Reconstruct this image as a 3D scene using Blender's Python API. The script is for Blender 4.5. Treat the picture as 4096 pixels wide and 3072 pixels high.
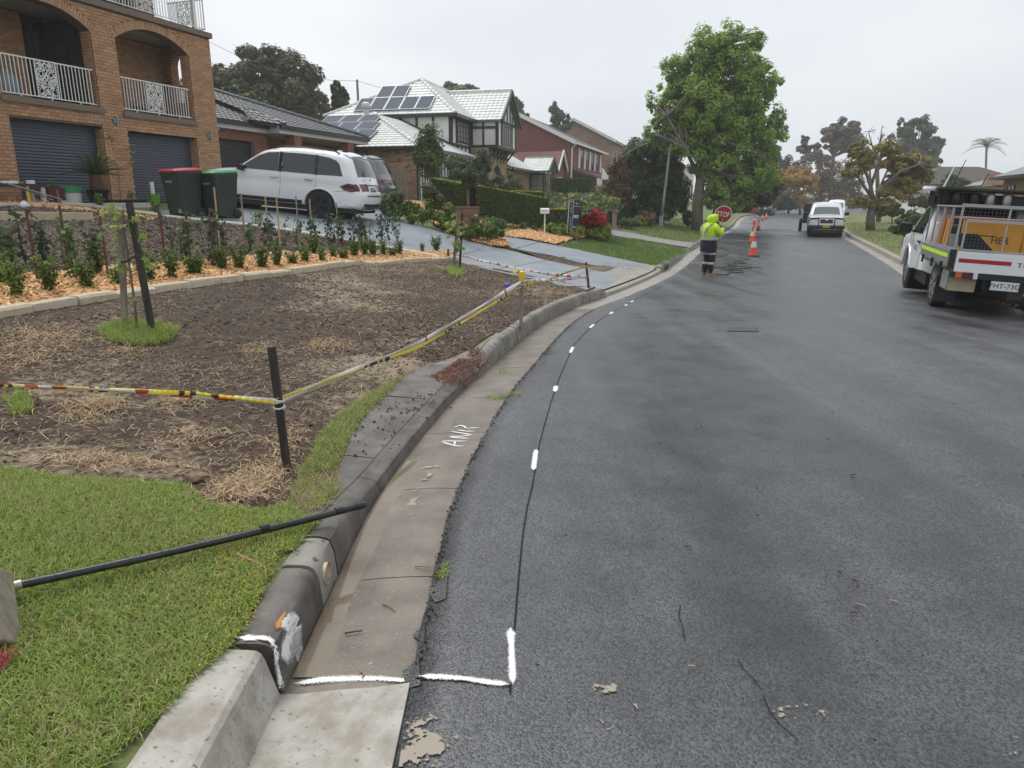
import bpy, bmesh, math, random
import numpy as np
from mathutils import Vector, Matrix, noise as mnoise
from mathutils.geometry import tessellate_polygon, delaunay_2d_cdt
for o in list(bpy.data.objects): bpy.data.objects.remove(o)
SC=bpy.context.scene
COL=SC.collection
R=math.radians
random.seed(7); RNG=np.random.default_rng(7)
# ---------------------------------------------------------------- camera, sky, sun, exposure
PITCH=R(14.53)
cam = bpy.data.cameras.new("camera"); cam_o = bpy.data.objects.new("camera", cam); COL.objects.link(cam_o)
cam.sensor_width=36.0; cam.lens=36.0*2840/4096; cam.clip_start = .05; cam.clip_end=3000
cam_o.location=(0,0,0); cam_o.rotation_euler=(math.pi/2-PITCH, 0,0)
SC.camera=cam_o
W = bpy.data.worlds.new("World"); SC.world = W; W.use_nodes = True
nt=W.node_tree; nt.nodes.clear()
def wn(t, **k):
 n=nt.nodes.new(t)
 for a, b in k.items(): setattr(n, a, b)
 return n
SUN_EL, SUN_AZ=R(58), R(-35)
sky=wn('ShaderNodeTexSky', sky_type='NISHITA', sun_disc=False, sun_elevation=SUN_EL, sun_rotation=SUN_AZ, air_density=1.0, dust_density=4.0)
hs = wn('ShaderNodeHueSaturation'); hs.inputs['Saturation'].default_value = .22
nt.links.new(sky.outputs[0], hs.inputs['Color'])
# the overcast: an even pale layer with soft cloud mottling over the clear-sky model
tc = wn('ShaderNodeTexCoord'); mp = wn('ShaderNodeMapping'); mp.inputs['Scale'].default_value = (1.2,1.2,3.0)
nz = wn('ShaderNodeTexNoise'); nz.inputs['Scale'].default_value = 1.6; nz.inputs['Detail'].default_value = 5; nz.inputs['Roughness'].default_value = .5
nt.links.new(tc.outputs['Generated'], mp.inputs['Vector']); nt.links.new(mp.outputs[0], nz.inputs['Vector'])
cr = wn('ShaderNodeValToRGB'); cr.color_ramp.elements[0].position = .3; cr.color_ramp.elements[1].position = .75
cr.color_ramp.elements[0].color=(5.7,6.15,6.85,1); cr.color_ramp.elements[1].color=(7.9,8.1,8.4,1)
nt.links.new(nz.outputs['Fac'], cr.inputs['Fac'])
mx = wn('ShaderNodeMixRGB'); mx.inputs['Fac'].default_value = .9
nt.links.new(hs.outputs[0], mx.inputs[1]); nt.links.new(cr.outputs[0], mx.inputs[2])
bg = wn('ShaderNodeBackground'); bg.inputs['Strength'].default_value = .089
wo=wn('ShaderNodeOutputWorld')
nt.links.new(mx.outputs[0], bg.inputs['Color']); nt.links.new(bg.outputs[0], wo.inputs['Surface'])
sl = bpy.data.lights.new("sun", 'SUN'); sl.energy = 1.5; sl.angle = R(28); sl.color = (1,.97,.93)
sun_o=bpy.data.objects.new("sun", sl); COL.objects.link(sun_o)
sun_o.rotation_euler=(math.pi/2-SUN_EL, 0, math.pi+SUN_AZ*-1)
sun_o.location=(0,0,40)
SC.view_settings.view_transform = 'Standard'; SC.view_settings.look = 'None'
SC.view_settings.gamma=1; SC.view_settings.use_curve_mapping=False; SC.view_settings.exposure=0.5
SC.render.engine = 'CYCLES'
SC.cycles.max_bounces=6; SC.cycles.diffuse_bounces=3; SC.cycles.glossy_bounces=3; SC.cycles.transmission_bounces=4
SC.cycles.transparent_max_bounces=8; SC.cycles.volume_bounces=1; SC.cycles.caustics_reflective=False; SC.cycles.caustics_refractive=False
# ---------------------------------------------------------------- the lie of the land (z=0 is eye level, y runs up the street)
def sstep(a, b, t):
 t=np.clip((np.asarray(t, float)-a)/(b-a),0,1); return t*t*(3-2*t)
def road_z(y):
 y=np.asarray(y, float)
 return -1.68-.30*sstep(7,20, y)+.021*np.maximum(0, y-104)*sstep(100,125, y)
KL=[(-.82,-12),(-.82,0),(-.82,1.8),(-.82,3.0),(-.81,3.7),(-.74,4.45),(-.63,5.26),(-.46,6.3),(-.22,7.4),(.06,8.7),(.5,10.56),(1.1,12.4),(1.93,14.4),(3.1,17.4),(4.4,20.8),(6.05,25.6),(8.1,31.7),(11.4,40.9),(16.6,55),(22.2,72),(27.4,87),(31.4,96.5),(36.8,107),(47.5,126),(62,147),(86,176),(120,208),(170,245)]
KR=[(8.0,-12),(8.1,0),(8.5,7),(9.15,12.6),(10.4,17.6),(12.2,22.4),(14.45,28.5),(17.0,35.5),(19.4,42),(25,55.4),(32.0,70.5),(40.4,88),(47.5,102),(58,119),(72,136),(95,160),(127,190),(175,226)]
def catmull(P, step):
 P=np.array(P, float); P=np.vstack([2*P[0]-P[1], P, 2*P[-1]-P[-2]]); out=[]
 for i in range(1, len(P)-2):
  n=max(2, int(np.linalg.norm(P[i+1]-P[i])/step))
  for k in range(n):
   t=k/n; a, b, c, d=P[i-1:i+3]
   out.append(.5*((2*b)+(c-a)*t+(2*a-5*b+4*c-d)*t*t+(3*b-a-3*c+d)*t**3))
 out.append(P[-2]); return np.array(out)
LK, RK=catmull(KL, .3), catmull(KR, .5)
def normals(P):
 d=np.gradient(P, axis=0); d /= np.linalg.norm(d, axis=1)[:, None]
 return np.stack([-d[:, 1], d[:, 0]],1)           # to the left of travel
LN, RN=normals(LK), normals(RK)
def side(P, N, x, y):
 """signed distance to a kerb line (positive to its left) for arrays x, y"""
 q=np.stack([np.ravel(x), np.ravel(y)],1).astype(float); C=P[::10]; out=np.empty(len(q))
 for a in range(0, len(q),20000):
  c=q[a:a+20000]; i0=((c[:, None, :]-C[None])**2).sum(2).argmin(1)*10
  w=np.clip(i0[:, None]+np.arange(-10,11)[None],0, len(P)-1)
  i=np.clip(np.take_along_axis(w, ((c[:, None, :]-P[w])**2).sum(2).argmin(1)[:, None],1)[:, 0],1, len(P)-2)
  best=None
  for j in (i-1, i):
   A, B=P[j], P[j+1]; AB=B-A; t=np.clip(((c-A)*AB).sum(1)/(AB*AB).sum(1),0,1); F=A+AB*t[:, None]
   dd=np.linalg.norm(c-F, axis=1)
   sg=np.sign(AB[:, 0]*(c[:, 1]-A[:, 1])-AB[:, 1]*(c[:, 0]-A[:, 0]))
   best=dd*sg if best is None else np.where(np.abs(dd) < np.abs(best), dd*sg, best)
  out[a:a+20000]=best
 return out.reshape(np.shape(x)) if np.shape(x) else float(out[0])
def kerb_h(y):
 """height of the left kerb along the street: full, let down for the old crossing, full, let down at the driveways, full"""
 y=np.asarray(y, float)
 low1=sstep(3.0,4.2, y)*(1-sstep(6.6,8.0, y)); low2=sstep(14.1,14.6, y)*(1-sstep(20.3,20.7, y))
 low3=sstep(25.2,25.9, y)*(1-sstep(28.8,29.5, y))
 return .155-.105*low1-.115*low2-.11*low3
GS=np.array([-50,.35,1.2,2.5,3.8,5,6.5,8.4,11,15,25,400]); GV=np.array([0,0,.035,.11,.21,.33,.5,.7,.88,1,1.04,1.5])
def ground_z(x, y):
 x=np.asarray(x, float); y=np.asarray(y, float)
 s=np.asarray(side(LK, LN, x, y)); r = -np.asarray(side(RK, RN, x, y))
 g=(np.interp(s-.45, GS, GV)+np.interp(s-.15, GS, GV)+np.interp(s+.15, GS, GV)+np.interp(s+.45, GS, GV))/4*sstep(.25,1.2, s)
 left=road_z(y); kz=left+kerb_h(y)
 zl=kz+(np.maximum(-.08+.25*sstep(32,60, y)*0-kz, .2))*g
 zr=road_z(y)+.13+.02*np.clip(r, 0,14)+.012*np.clip(r-14,0,40)
 return np.where(s > 0, zl, np.where(r > 0, zr, left))
def gz(x, y): return float(ground_z(np.array([x]), np.array([y]))[0])
FPX=2840.
def view_ray(px, py):
 u, v=(px-2048)/FPX, (py-1536)/FPX; c, s=math.cos(PITCH), math.sin(PITCH)
 return np.array((u, c-v*s, -s-v*c))
def gp(px, py, dz=0):
 """the ground point seen at a place measured in the photograph: used to read positions off it as a surveyor would"""
 py=max(py, 806)
 r=view_ray(px, py); k=np.concatenate([np.arange(1.2,12,.3), np.arange(12,50,.6), np.arange(50,260,3.0)])
 P=r[None]*k[:, None]; h=P[:, 2]-ground_z(P[:, 0], P[:, 1])-dz
 i=np.argmax(h < 0) if (h < 0).any() else len(k)-1
 if i == 0: i=1
 a, b=k[i-1], k[i]
 kk=np.linspace(a, b, 24); P=r[None]*kk[:, None]; h=P[:, 2]-ground_z(P[:, 0], P[:, 1])-dz
 j=np.argmax(h < 0) if (h < 0).any() else 23
 p=P[max(j, 1)]; return Vector((p[0], p[1], gz(p[0], p[1])))
def at(px, py, Y):
 r=view_ray(px, py); k=Y/r[1]; return Vector(r*k)
def depth(p): return p[1]*math.cos(PITCH)-p[2]*math.sin(PITCH)
# ---------------------------------------------------------------- mesh helpers
def fast_mesh(name, V, F, smooth=False):
 """mesh from arrays: V n x 3, F m x k (k = 3 or 4)"""
 V=np.asarray(V, np.float32); F=np.asarray(F, np.int32); k=F.shape[1]
 me=bpy.data.meshes.new(name); me.vertices.add(len(V)); me.vertices.foreach_set('co', V.ravel())
 me.loops.add(F.size); me.loops.foreach_set('vertex_index', F.ravel())
 me.polygons.add(len(F)); me.polygons.foreach_set('loop_start', np.arange(0, F.size, k, dtype=np.int32))
 try: me.polygons.foreach_set('loop_total', np.full(len(F), k, np.int32))
 except Exception: pass
 me.update(calc_edges=True); me.validate()
 if smooth: me.polygons.foreach_set('use_smooth', np.ones(len(F), bool))
 return me
def link(name, data, mats=None, parent=None, loc=None):
 o=bpy.data.objects.new(name, data); COL.objects.link(o)
 if mats is not None and data is not None:
  for m in (mats if isinstance(mats, (list, tuple)) else [mats]): data.materials.append(m)
 if parent is not None: o.parent=parent
 if loc is not None: o.location=loc
 return o
def tag(o, label=None, cat=None, group=None, kind=None):
 for k, v in (('label', label),('category', cat),('group', group),('kind', kind)):
  if v: o[k]=v
 return o
def empty(name, loc=(0,0,0), rz=0, label=None, cat=None, group=None):
 o=bpy.data.objects.new(name, None); COL.objects.link(o); o.empty_display_size = .2
 o.location=loc; o.rotation_euler=(0,0, rz); return tag(o, label, cat, group)
class MB:
 def __init__(s): s.v=[]; s.f=[]; s.m=[]; s.mi=0
 def add(s, vs, fs):
  b=len(s.v); s.v += [tuple(v) for v in vs]; s.f += [tuple(b+i for i in f) for f in fs]; s.m += [s.mi]*len(fs); return s
 def box(s, x0, x1, y0, y1, z0, z1, M=None):
  vs=[(x, y, z) for z in (z0, z1) for y in (y0, y1) for x in (x0, x1)]
  if M is not None: vs=[M @ Vector(v) for v in vs]
  return s.add(vs, [(0,2,3,1),(4,5,7,6),(0,1,5,4),(2,6,7,3),(0,4,6,2),(1,3,7,5)])
 def beam(s, p, q, w, h, up=(0,0,1)):
  p, q=Vector(p), Vector(q); d=(q-p).normalized(); u=Vector(up)
  a=d.cross(u)
  if a.length < 1e-4: a=d.cross(Vector((1,0,0)))
  a.normalize(); b=a.cross(d).normalized()
  vs=[e+a*i*w/2+b*j*h/2 for e in (p, q) for i, j in ((-1,-1),(1,-1),(1,1),(-1,1))]
  return s.add(vs, [(3,2,1,0),(4,5,6,7),(0,1,5,4),(1,2,6,5),(2,3,7,6),(3,0,4,7)])
 def tube(s, pts, rad, n=8, cap=True):
  pts=[Vector(p) for p in pts]
  if not hasattr(rad, '__len__'): rad = [rad]*len(pts)
  b=len(s.v); up=None
  for i, p in enumerate(pts):
   d=(pts[min(i+1, len(pts)-1)]-pts[max(i-1,0)]).normalized()
   if up is None: up=d.cross(Vector((0,0,1)) if abs(d.z) < .9 else Vector((1,0,0))).normalized()
   else:
    up=up-d*up.dot(d)
    up=up.normalized() if up.length > 1e-5 else d.orthogonal().normalized()
   w=d.cross(up)
   s.v += [tuple(p+(up*math.cos(2*math.pi*k/n)+w*math.sin(2*math.pi*k/n))*rad[i]) for k in range(n)]
  fs=[(b+i*n+k, b+i*n+(k+1) % n, b+(i+1)*n+(k+1) % n, b+(i+1)*n+k) for i in range(len(pts)-1) for k in range(n)]
  if cap: fs += [tuple(b+k for k in range(n))[::-1], tuple(b+(len(pts)-1)*n+k for k in range(n))]
  s.f += fs; s.m += [s.mi]*len(fs); return s
 def lathe(s, prof, n=20, c=(0,0,0), axis='z'):
  vs=[]
  for r, z in prof:
   for k in range(n):
    a=2*math.pi*k/n; p=(r*math.cos(a), r*math.sin(a), z)
    if axis == 'y': p = (p[0], p[2], p[1])
    if axis == 'x': p = (p[2], p[0], p[1])
    vs.append((p[0]+c[0], p[1]+c[1], p[2]+c[2]))
  fs=[(i*n+k, i*n+(k+1) % n, (i+1)*n+(k+1) % n, (i+1)*n+k) for i in range(len(prof)-1) for k in range(n)]
  if prof[0][0] > 1e-6: fs.append(tuple(range(n))[::-1])
  if prof[-1][0] > 1e-6: fs.append(tuple((len(prof)-1)*n+k for k in range(n)))
  return s.add(vs, fs)
 def loft(s, rings, cap=True, closed=True):
  n=len(rings[0]); vs=[p for r in rings for p in r]; m=n if closed else n-1
  fs=[(i*n+k, i*n+(k+1) % n, (i+1)*n+(k+1) % n, (i+1)*n+k) for i in range(len(rings)-1) for k in range(m)]
  if cap and closed: fs += [tuple(range(n))[::-1], tuple((len(rings)-1)*n+k for k in range(n))]
  return s.add(vs, fs)
 def prism(s, loops, fn, a, b):
  """polygon with holes (2-D loops) extruded from depth a to b; fn(u, v, d) gives the point"""
  if not isinstance(loops[0][0],(list, tuple)): loops=[loops]
  flat=[p for l in loops for p in l]; n=len(flat)
  tris=tessellate_polygon([[Vector((p[0], p[1],0)) for p in l] for l in loops])
  vs=[fn(p[0], p[1], a) for p in flat]+[fn(p[0], p[1], b) for p in flat]
  fs=[]
  for t in tris:
   fs.append(tuple(t)); fs.append(tuple(i+n for i in t)[::-1])
  k=0
  for l in loops:
   m=len(l)
   fs += [(k+i, k+(i+1) % m, k+(i+1) % m+n, k+i+n) for i in range(m)]; k += m
  return s.add(vs, fs)
 def build(s, name, mats, parent=None, smooth=False, bevel=0, seg=2, subs=0, loc=None, fix=True):
  me=bpy.data.meshes.new(name); me.from_pydata(s.v, [], s.f)
  if len(set(s.m)) > 1: me.polygons.foreach_set('material_index', s.m)
  if fix:
   bm=bmesh.new(); bm.from_mesh(me); bmesh.ops.recalc_face_normals(bm, faces=bm.faces[:]); bm.to_mesh(me); bm.free()
  if smooth:
   me.polygons.foreach_set('use_smooth', [True]*len(me.polygons))
   if smooth is not True: me.set_sharp_from_angle(angle=R(smooth))
  me.update(); o=link(name, me, mats, parent, loc)
  if bevel:
   b = o.modifiers.new('bevel', 'BEVEL'); b.width = bevel; b.segments = seg; b.limit_method = 'ANGLE'; b.angle_limit = R(35)
  if subs:
   b = o.modifiers.new('subsurf', 'SUBSURF'); b.levels = subs; b.render_levels = subs
  return o
def copy_tree(o, parent=None):
 c=o.copy(); COL.objects.link(c)
 if parent is not None: c.parent=parent
 for ch in list(o.children): copy_tree(ch, c)
 return c
def drape(poly, dz=.012, step=.3, fn=None, jitter=0):
 """a patch of ground inside a plan polygon, laid on the terrain"""
 P=[Vector(p[:2]) for p in poly]; Q=[]
 for i, a in enumerate(P):
  b=P[(i+1) % len(P)]; n=max(1, int((b-a).length/step))
  Q += [a.lerp(b, k/n) for k in range(n)]
 A=np.array(Q); lo, hi=A.min(0), A.max(0)
 gx, gy=np.meshgrid(np.arange(lo[0], hi[0], step), np.arange(lo[1], hi[1], step)); g=np.stack([gx.ravel(), gy.ravel()],1)
 if jitter: g=g+RNG.uniform(-jitter*step, jitter*step, g.shape)
 g=g[inside(A, g)]
 d=np.full(len(g),9.)
 for i in range(len(A)):
  d=np.minimum(d, np.linalg.norm(g-A[i], axis=1))
 g=g[d > step*.45]
 verts=[Vector(q) for q in A]+[Vector(q) for q in g]; n=len(A)
 v, e, f, *_=delaunay_2d_cdt(verts, [],[list(range(n))],1,1e-5)
 v=np.array([(p[0], p[1]) for p in v]); z=ground_z(v[:, 0], v[:, 1])+dz
 if fn is not None: z=z+fn(v[:, 0], v[:, 1])
 return np.column_stack([v, z]),[tuple(t) for t in f]
def inside(A, g):
 r=np.zeros(len(g), bool); n=len(A); j=n-1
 for i in range(n):
  c=((A[i, 1] > g[:, 1]) != (A[j, 1] > g[:, 1])) & (g[:, 0] < (A[j, 0]-A[i, 0])*(g[:, 1]-A[i, 1])/(A[j, 1]-A[i, 1]+1e-12)+A[i, 0])
  r ^= c; j=i
 return r
def patch(name, poly, mat, dz=.012, step=.3, parent=None, smooth=True, fn=None, kind='structure', jitter=0):
 v, f=drape(poly, dz, step, fn, jitter); me=bpy.data.meshes.new(name); me.from_pydata([tuple(p) for p in v],[], f)
 if smooth: me.polygons.foreach_set('use_smooth', [True]*len(me.polygons))
 bm=bmesh.new(); bm.from_mesh(me); bmesh.ops.recalc_face_normals(bm, faces=bm.faces[:])
 if sum(x.normal.z for x in bm.faces) < 0: bmesh.ops.reverse_faces(bm, faces=bm.faces[:])
 bm.to_mesh(me); bm.free()
 o=link(name, me, mat, parent)
 if kind: o['kind'] = kind
 return o
def fbm(x, y, sc=1.0, oct=4, seed=0):
 """vectorised value-noise fBm, about -1..1"""
 x=np.asarray(x, float)*sc+seed*17.3; y=np.asarray(y, float)*sc-seed*9.1; out=0; amp=1; tot=0
 def h(i, j):
  v=np.sin(i*127.1+j*311.7)*43758.5453; return v-np.floor(v)
 for o in range(oct):
  i, j=np.floor(x), np.floor(y); fx, fy=x-i, y-j; fx=fx*fx*(3-2*fx); fy=fy*fy*(3-2*fy)
  v=(h(i, j)*(1-fx)+h(i+1, j)*fx)*(1-fy)+(h(i, j+1)*(1-fx)+h(i+1, j+1)*fx)*fy
  out=out+amp*(2*v-1); tot += amp; amp *= .5; x=x*2.03+3.1; y=y*2.03+1.7
 return out/tot
# ---------------------------------------------------------------- materials
MATS = {}
def mat(name, col, rough=.6, col2=None, scale=8, detail=4, bump=0, bscale=None, metal=0, spec=.5, island=0, objrnd=0, coat=0, stretch=None, ramp=None, trans=0, alpha=1, fleck=None, dist=.01):
 """a procedural surface: two colours mixed by noise, optional variation per island, fine relief, flecks"""
 if name in MATS: return MATS[name]
 m=bpy.data.materials.new(name); m.use_nodes=True; t=m.node_tree; n=t.nodes; L=t.links.new
 p = n['Principled BSDF']; p.inputs['Roughness'].default_value = rough; p.inputs['Metallic'].default_value = metal
 p.inputs['Specular IOR Level'].default_value = spec; p.inputs['Coat Weight'].default_value = coat; p.inputs['Coat Roughness'].default_value = .06
 p.inputs['Transmission Weight'].default_value = trans; p.inputs['Alpha'].default_value = alpha
 c = (*col, 1); p.inputs['Base Color'].default_value = c
 co = n.new('ShaderNodeTexCoord'); vec = co.outputs['Object']
 if stretch:
  mp = n.new('ShaderNodeMapping'); mp.inputs['Scale'].default_value = stretch; L(vec, mp.inputs['Vector']); vec = mp.outputs[0]
 last=None
 if col2 is not None:
  a = n.new('ShaderNodeTexNoise'); a.inputs['Scale'].default_value = scale; a.inputs['Detail'].default_value = detail; a.inputs['Roughness'].default_value = .6
  L(vec, a.inputs['Vector']); r = n.new('ShaderNodeValToRGB'); L(a.outputs['Fac'], r.inputs['Fac'])
  lo, hi=ramp or (.35,.68)
  r.color_ramp.elements[0].position=lo; r.color_ramp.elements[1].position=hi
  r.color_ramp.elements[0].color=c; r.color_ramp.elements[1].color=(*col2,1); last=r.outputs[0]
 if island or objrnd:
  g = n.new('ShaderNodeNewGeometry'); oi = n.new('ShaderNodeObjectInfo')
  ad = n.new('ShaderNodeMath'); ad.operation = 'ADD'; L(g.outputs['Random Per Island'], ad.inputs[0]); L(oi.outputs['Random'], ad.inputs[1])
  fr = n.new('ShaderNodeMath'); fr.operation = 'FRACT'; L(ad.outputs[0], fr.inputs[0]); src = fr.outputs[0]
  if isinstance(island, (list, tuple)):            # list of colours picked per island
   r2 = n.new('ShaderNodeValToRGB'); r2.color_ramp.interpolation = 'LINEAR'; L(src, r2.inputs['Fac'])
   e=r2.color_ramp.elements
   while len(e) < len(island): e.new(.5)
   for k, cc in enumerate(island): e[k].position=k/(len(island)-1); e[k].color=(*cc, 1)
   if last is None: last=r2.outputs[0]
   else:
    mm = n.new('ShaderNodeMixRGB'); mm.inputs['Fac'].default_value = .65; L(last, mm.inputs[1]); L(r2.outputs[0], mm.inputs[2]); last = mm.outputs[0]
  else:
   h = n.new('ShaderNodeHueSaturation'); mr = n.new('ShaderNodeMapRange'); L(src, mr.inputs['Value'])
   mr.inputs['To Min'].default_value = 1-island; mr.inputs['To Max'].default_value = 1+island; L(mr.outputs[0], h.inputs['Value'])
   if last is None: h.inputs['Color'].default_value = c
   else: L(last, h.inputs['Color'])
   last=h.outputs[0]
 if fleck:
  fc, fs, ft = fleck; a = n.new('ShaderNodeTexNoise'); a.inputs['Scale'].default_value = fs; a.inputs['Detail'].default_value = 2; L(vec, a.inputs['Vector'])
  r = n.new('ShaderNodeValToRGB'); r.color_ramp.elements[0].position = ft; r.color_ramp.elements[1].position = ft+.04; L(a.outputs['Fac'], r.inputs['Fac'])
  mm = n.new('ShaderNodeMixRGB'); L(r.outputs[0], mm.inputs['Fac']); mm.inputs[2].default_value = (*fc, 1)
  if last is None: mm.inputs[1].default_value=c
  else: L(last, mm.inputs[1])
  last=mm.outputs[0]
 if last is not None: L(last, p.inputs['Base Color'])
 if bump:
  a = n.new('ShaderNodeTexNoise'); a.inputs['Scale'].default_value = bscale or scale*3; a.inputs['Detail'].default_value = 4; L(vec, a.inputs['Vector'])
  b = n.new('ShaderNodeBump'); b.inputs['Strength'].default_value = bump; b.inputs['Distance'].default_value = dist
  L(a.outputs['Fac'], b.inputs['Height']); L(b.outputs[0], p.inputs['Normal'])
 MATS[name]=m; return m
def leafmat(name, cols, rough=.55, trans=.25, spec=.3):
 """foliage: colour picked per leaf, some light let through"""
 if name in MATS: return MATS[name]
 m=mat(name, cols[0], rough, island=cols, spec=spec); t=m.node_tree; n=t.nodes; L=t.links.new
 p = n['Principled BSDF']; out = n['Material Output']; tr = n.new('ShaderNodeBsdfTranslucent'); mixs = n.new('ShaderNodeMixShader'); mixs.inputs[0].default_value = trans
 src=p.inputs['Base Color'].links[0].from_socket; L(src, tr.inputs['Color']); L(p.outputs[0], mixs.inputs[1]); L(tr.outputs[0], mixs.inputs[2]); L(mixs.outputs[0], out.inputs['Surface'])
 return m
M=dict(
 white=mat('white_paint', (.78,.78,.76),.45), rail=mat('white_rail', (.8,.8,.78),.35),
 black=mat('black_plastic', (.012,.012,.013),.45), rubber=mat('tyre_rubber', (.018,.018,.018),.75, bump=.2, bscale=60),
 steel=mat('galvanised_steel', (.42,.44,.45),.42,(.3,.31,.32),14, metal=.7), chrome=mat('chrome', (.6,.6,.6),.18, metal=1),
 darkmetal=mat('dark_metal', (.03,.03,.032),.4, metal=.5), alloy=mat('black_alloy', (.02,.02,.022),.3, metal=.6),
 carwhite=mat('white_car_paint', (.84,.85,.86),.28, coat=.6), carred=mat('red_car_paint', (.3,.012,.016),.25, coat=.7), carblue=mat('blue_car_paint', (.012,.03,.085),.25, coat=.7),
 cargrey=mat('grey_car_paint', (.12,.13,.14),.28, coat=.6),
 glass=mat('tinted_glass', (.014,.017,.02),.06, spec=.8), glass2=mat('window_glass', (.035,.042,.048),.08, spec=.7), screen=mat('windscreen_glass', (.11,.14,.15),.06, spec=.9),  # windscreen base colour is lightened to stand in for reflected sky
 lampred=mat('red_lamp', (.085,.006,.009),.15, spec=.7), lampclear=mat('clear_lamp', (.75,.77,.78),.12, spec=.8), amber=mat('amber_lamp', (.6,.13,.01),.2),
 orange=mat('cone_orange', (.78,.085,.02),.5,(.7,.07,.02),6), reflect=mat('reflective_white', (.72,.73,.72),.4), hivis=mat('hi_vis_yellow', (.52,.78,.02),.75,(.44,.68,.015),9, bump=.5, bscale=14, dist=.02),
 navy=mat('navy_cloth', (.012,.014,.028),.85,(.02,.022,.036),12, bump=.4, bscale=18, dist=.02), skin=mat('skin', (.42,.25,.18),.5), boot=mat('tan_boot', (.32,.24,.16),.8,(.22,.16,.1),10),
 reflgrey=mat('grey_reflective_tape', (.42,.44,.44),.4), reflpale=mat('pale_reflective_tape', (.62,.62,.6),.4),
 timber=mat('weathered_timber', (.2,.17,.13),.8,(.33,.28,.22),6, bump=.4, bscale=30, stretch=(4,4,.5)), timberdark=mat('dark_timber', (.022,.019,.017),.7,(.05,.042,.035),6, stretch=(5,5,.6), bump=.35, bscale=26),
 timberpale=mat('pale_timber', (.5,.34,.17),.75,(.4,.26,.12),5, stretch=(5,5,.5)), stakered=mat('red_brown_stake', (.13,.032,.022),.6,(.09,.03,.02),9),
 bark=mat('bark', (.14,.115,.095),.9,(.23,.2,.17),5, bump=.7, bscale=16, stretch=(1,1,.35)), barkdark=mat('bark_dark', (.05,.04,.033),.9,(.09,.075,.06),6, bump=.6, bscale=18), barkpale=mat('bark_pale', (.27,.24,.2),.85,(.36,.33,.28),5, bump=.4, bscale=16),
 beigeconc=mat('cream_concrete', (.52,.45,.3),.8,(.42,.36,.24),9, bump=.25, bscale=50), poly=mat('grey_pole_paint', (.26,.3,.31),.5,(.2,.235,.245),4),
)
# ---------------------------------------------------------------- street: asphalt, gutter, kerbs
DP=1.8517            # photograph pixels per unit of the working print the positions were read from
def g(px, py): return gp(px*DP, py*DP)
def G(*pts): return [g(*p) for p in pts]
def asphalt(name, lo, hi, tint=(1,1,1), wet=0):
 m=bpy.data.materials.new(name); m.use_nodes=True; t=m.node_tree; n=t.nodes; L=t.links.new; p=n['Principled BSDF']
 co=n.new('ShaderNodeTexCoord')
 def noise(s, d, st=(1,1,1), ro=.55):
  mp = n.new('ShaderNodeMapping'); mp.inputs['Scale'].default_value = st; mp.inputs['Rotation'].default_value = (0,0, R(18) if st != (1,1,1) else 0); L(co.outputs['Object'], mp.inputs['Vector'])
  a = n.new('ShaderNodeTexNoise'); a.inputs['Scale'].default_value = s; a.inputs['Detail'].default_value = d; a.inputs['Roughness'].default_value = ro; L(mp.outputs[0], a.inputs['Vector']); return a.outputs['Fac']
 def ramp(src, a, b, c0, c1):
  r = n.new('ShaderNodeValToRGB'); r.color_ramp.elements[0].position = a; r.color_ramp.elements[1].position = b
  r.color_ramp.elements[0].color=(*c0,1); r.color_ramp.elements[1].color=(*c1,1); L(src, r.inputs['Fac']); return r.outputs[0]
 def mix(f, a, b, mode='MIX'):
  x = n.new('ShaderNodeMixRGB'); x.blend_type = mode
  for i, s in ((0, f),(1, a),(2, b)):
   if isinstance(s, (int, float)): x.inputs[i].default_value=s
   elif isinstance(s, tuple): x.inputs[i].default_value=(*s, 1)
   else: L(s, x.inputs[i])
  return x.outputs[0]
 T=lambda k: tuple(k*c for c in tint)
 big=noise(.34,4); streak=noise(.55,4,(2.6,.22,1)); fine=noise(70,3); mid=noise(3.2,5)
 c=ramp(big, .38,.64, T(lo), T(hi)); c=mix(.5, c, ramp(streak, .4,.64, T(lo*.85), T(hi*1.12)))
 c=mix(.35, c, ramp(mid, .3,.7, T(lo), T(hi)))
 # aggregate: stones of different greys, a few pale ones
 vo = n.new('ShaderNodeTexVoronoi'); vo.inputs['Scale'].default_value = 130; L(co.outputs['Object'], vo.inputs['Vector'])
 st = ramp(vo.outputs['Color'],.15,.85,(.3,.3,.31),(1.95,1.95,1.9)); c = mix(.85, c, mix(1.0, c, st, 'MULTIPLY'))
 c=mix(ramp(noise(1.1,6,(1,1,1),.7),.66,.74,(0,0,0),(.3,.3,.3)), c, (.12,.118,.11))
 L(c, p.inputs['Base Color'])
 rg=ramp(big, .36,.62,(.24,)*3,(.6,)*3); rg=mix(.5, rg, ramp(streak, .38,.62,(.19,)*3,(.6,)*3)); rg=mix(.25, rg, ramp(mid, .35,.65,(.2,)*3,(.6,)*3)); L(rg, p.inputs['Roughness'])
 p.inputs['Specular IOR Level'].default_value = .55
 b1 = n.new('ShaderNodeBump'); b1.inputs['Strength'].default_value = .42; b1.inputs['Distance'].default_value = .004; L(vo.outputs['Distance'], b1.inputs['Height']); b1.invert = True
 b2 = n.new('ShaderNodeBump'); b2.inputs['Strength'].default_value = .3; b2.inputs['Distance'].default_value = .02; L(mid, b2.inputs['Height']); L(b1.outputs[0], b2.inputs['Normal']); L(b2.outputs[0], p.inputs['Normal'])
 return m
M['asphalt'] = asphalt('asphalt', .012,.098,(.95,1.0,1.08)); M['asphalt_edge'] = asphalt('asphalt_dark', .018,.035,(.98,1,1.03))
LKx=lambda y: np.interp(y, LK[:, 1], LK[:, 0]); RKx=lambda y: np.interp(y, RK[:, 1], RK[:, 0])
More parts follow.
